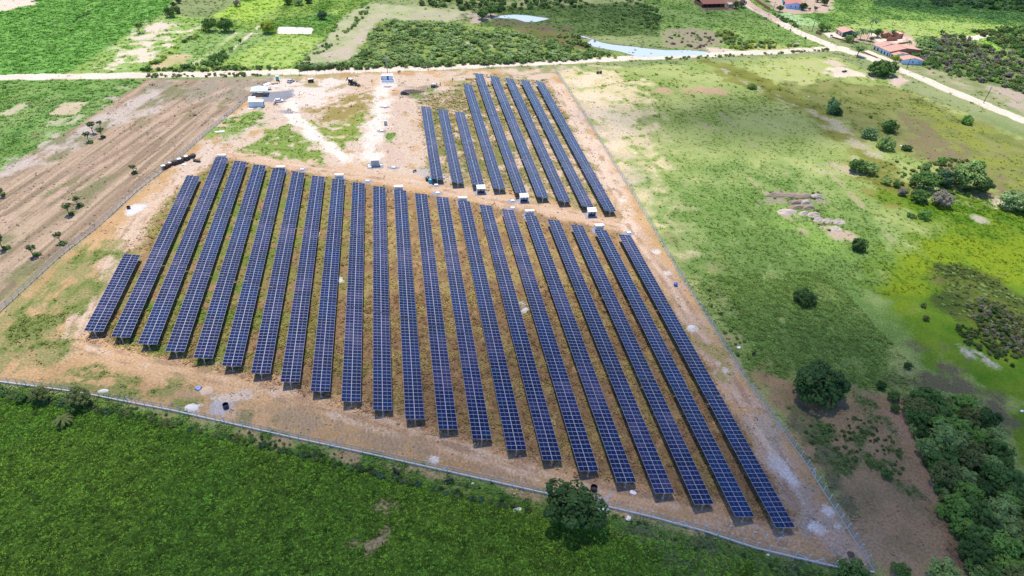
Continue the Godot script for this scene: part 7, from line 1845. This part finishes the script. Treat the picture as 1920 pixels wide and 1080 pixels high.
	for i in 3:
		var at := Vector3(5.6 + i * 0.9, 0.45, -1.5 + i * 0.4)
		part("cable_drum", cable_drum(at), p)
	var litter := [[Vector3(-80.91, 0, -256.69), "white sheet lying on the ground beside the pallet pile", 1.8, 1.2, 0.3], [Vector3(21.72, 0, -85.81), "white sack lying at the edge of the near field", 2.0, 0.9, 0.2], [Vector3(40.15, 0, -83.33), "crumpled white sheet beside the large tree's right side", 2.6, 1.5, 0.2], [Vector3(44.99, 0, -80.71), "white board lying on the grass below the fence", 1.3, 1.0, 0.9], [Vector3(48.03, 0, -86.91), "white board lying flat in front of a row end", 1.5, 1.0, -0.6], [Vector3(93.25, 0, -130.70), "white scrap in the grass outside the eastern fence", 1.2, 0.8, 0.3], [Vector3(233.08, 0, -257.16), "white scrap beside the dark marsh bush", 2.8, 1.0, -0.3], [Vector3(219.90, 0, -319.79), "small white scrap on the swale", 0.8, 0.7, 0.0], [Vector3(-55.54, 0, -263.82), "pale concrete slab lying west of the shelters", 1.5, 0.6, 0.0], [Vector3(-73.02, 0, -287.40), "grey sheet roof lying by the western fence", 4.2, 2.2, 0.2], [Vector3(158.30, 0, -98.75), "white scrap at the right edge of the marsh", 1.0, 0.6, 0.2], [Vector3(71.28, 0, -68.54), "white scrap below the kerb of the near fence", 0.7, 0.4, 0.1], [Vector3(13.10, 0, -93.71), "small white scrap against the kerb", 0.7, 0.4, 0.1], [Vector3(-42.60, 0, -162.34), "small white scrap in a lane between the left rows", 0.7, 0.5, 0.1], [Vector3(-63.84, 0, -312.56), "white car door sized sheet in front of the containers", 2.6, 1.4, 0.3], [Vector3(-60.16, 0, -313.07), "pale sheet beside the newer container", 2.0, 1.4, -0.2]]
	for q in litter:
		var sh := Shape.new()
		var e := []
		for i in 8:
			e.append(Vector3(q[2] / 2 * signf(cos(TAU * (i + 0.5) / 8)) * pow(absf(cos(TAU * (i + 0.5) / 8)), 0.6), 0.1 + rng.randf_range(0, 0.14), q[3] / 2 * signf(sin(TAU * (i + 0.5) / 8)) * pow(absf(sin(TAU * (i + 0.5) / 8)), 0.6)))
		for i in 8:
			sh.tri(Vector3(0, 0.26, 0), e[(i + 1) % 8], e[i])
			sh.quad(Vector3(e[i].x, 0, e[i].z), e[i], e[(i + 1) % 8], Vector3(e[(i + 1) % 8].x, 0, e[(i + 1) % 8].z))
		var o := part("litter", sh.mesh(mats["white paint"] if q[1].contains("white") else mats["concrete"]), self, Transform3D(Basis(Vector3.UP, q[4]), q[0]))
		tag(o, q[1], "litter")
	# steel tubes leaning or lying about
	for q in [[Vector3(14.42, 0, -115.19), Vector3(14.56, 0, -112.87), 0.8, "white tube leaning against the left side of a middle row"], [Vector3(67.09, 0, -77.61), Vector3(67.10, 0, -76.81), 0.1, "short white tube on the sand beside the second last row"], [Vector3(78.00, 0, -67.65), Vector3(79.23, 0, -66.40), 0.15, "white beam lying across the near fence at the corner"], [Vector3(-26.60, 0, -197.84), Vector3(-26.26, 0, -200.83), 0.9, "thin pale tube leaning in the lane between left rows"]]:
		var a: Vector3 = q[0] + Vector3(0, 0.1, 0)
		var b: Vector3 = q[1] + Vector3(0, 0.1 + q[2], 0)
		var sh := Shape.new()
		sh.tube(a, b, 0.07, 0.07, 6)
		tag(part("tube", sh.mesh(mats["white paint"]), self), q[3], "tube")
	tag(part("bench", boxes(mats["dark"], [[Vector3(0, 0.5, 0), Vector3(3.2, 0.5, 1.2)], [Vector3(-1.3, 0.14, 0), Vector3(0.2, 0.28, 1.0)], [Vector3(1.3, 0.14, 0), Vector3(0.2, 0.28, 1.0)]]), self, Transform3D(Basis(Vector3.UP, 0.35), Vector3(263.90, 0, -357.60))), "dark feeding trough on the bare sand by the road trees", "trough")
	# dry stone kerb blocks at the garden path: not built, too small to tell apart


func cable_drum(at: Vector3) -> ArrayMesh:
	var s := Shape.new()
	s.tube(at - Vector3(0, 0.35, 0), at - Vector3(0, 0.27, 0), 0.65, 0.65, 14)
	s.tube(at + Vector3(0, 0.27, 0), at + Vector3(0, 0.35, 0), 0.65, 0.65, 14)
	s.tube(at - Vector3(0, 0.3, 0), at + Vector3(0, 0.3, 0), 0.35, 0.35, 10)
	return s.mesh(mats["bark"])
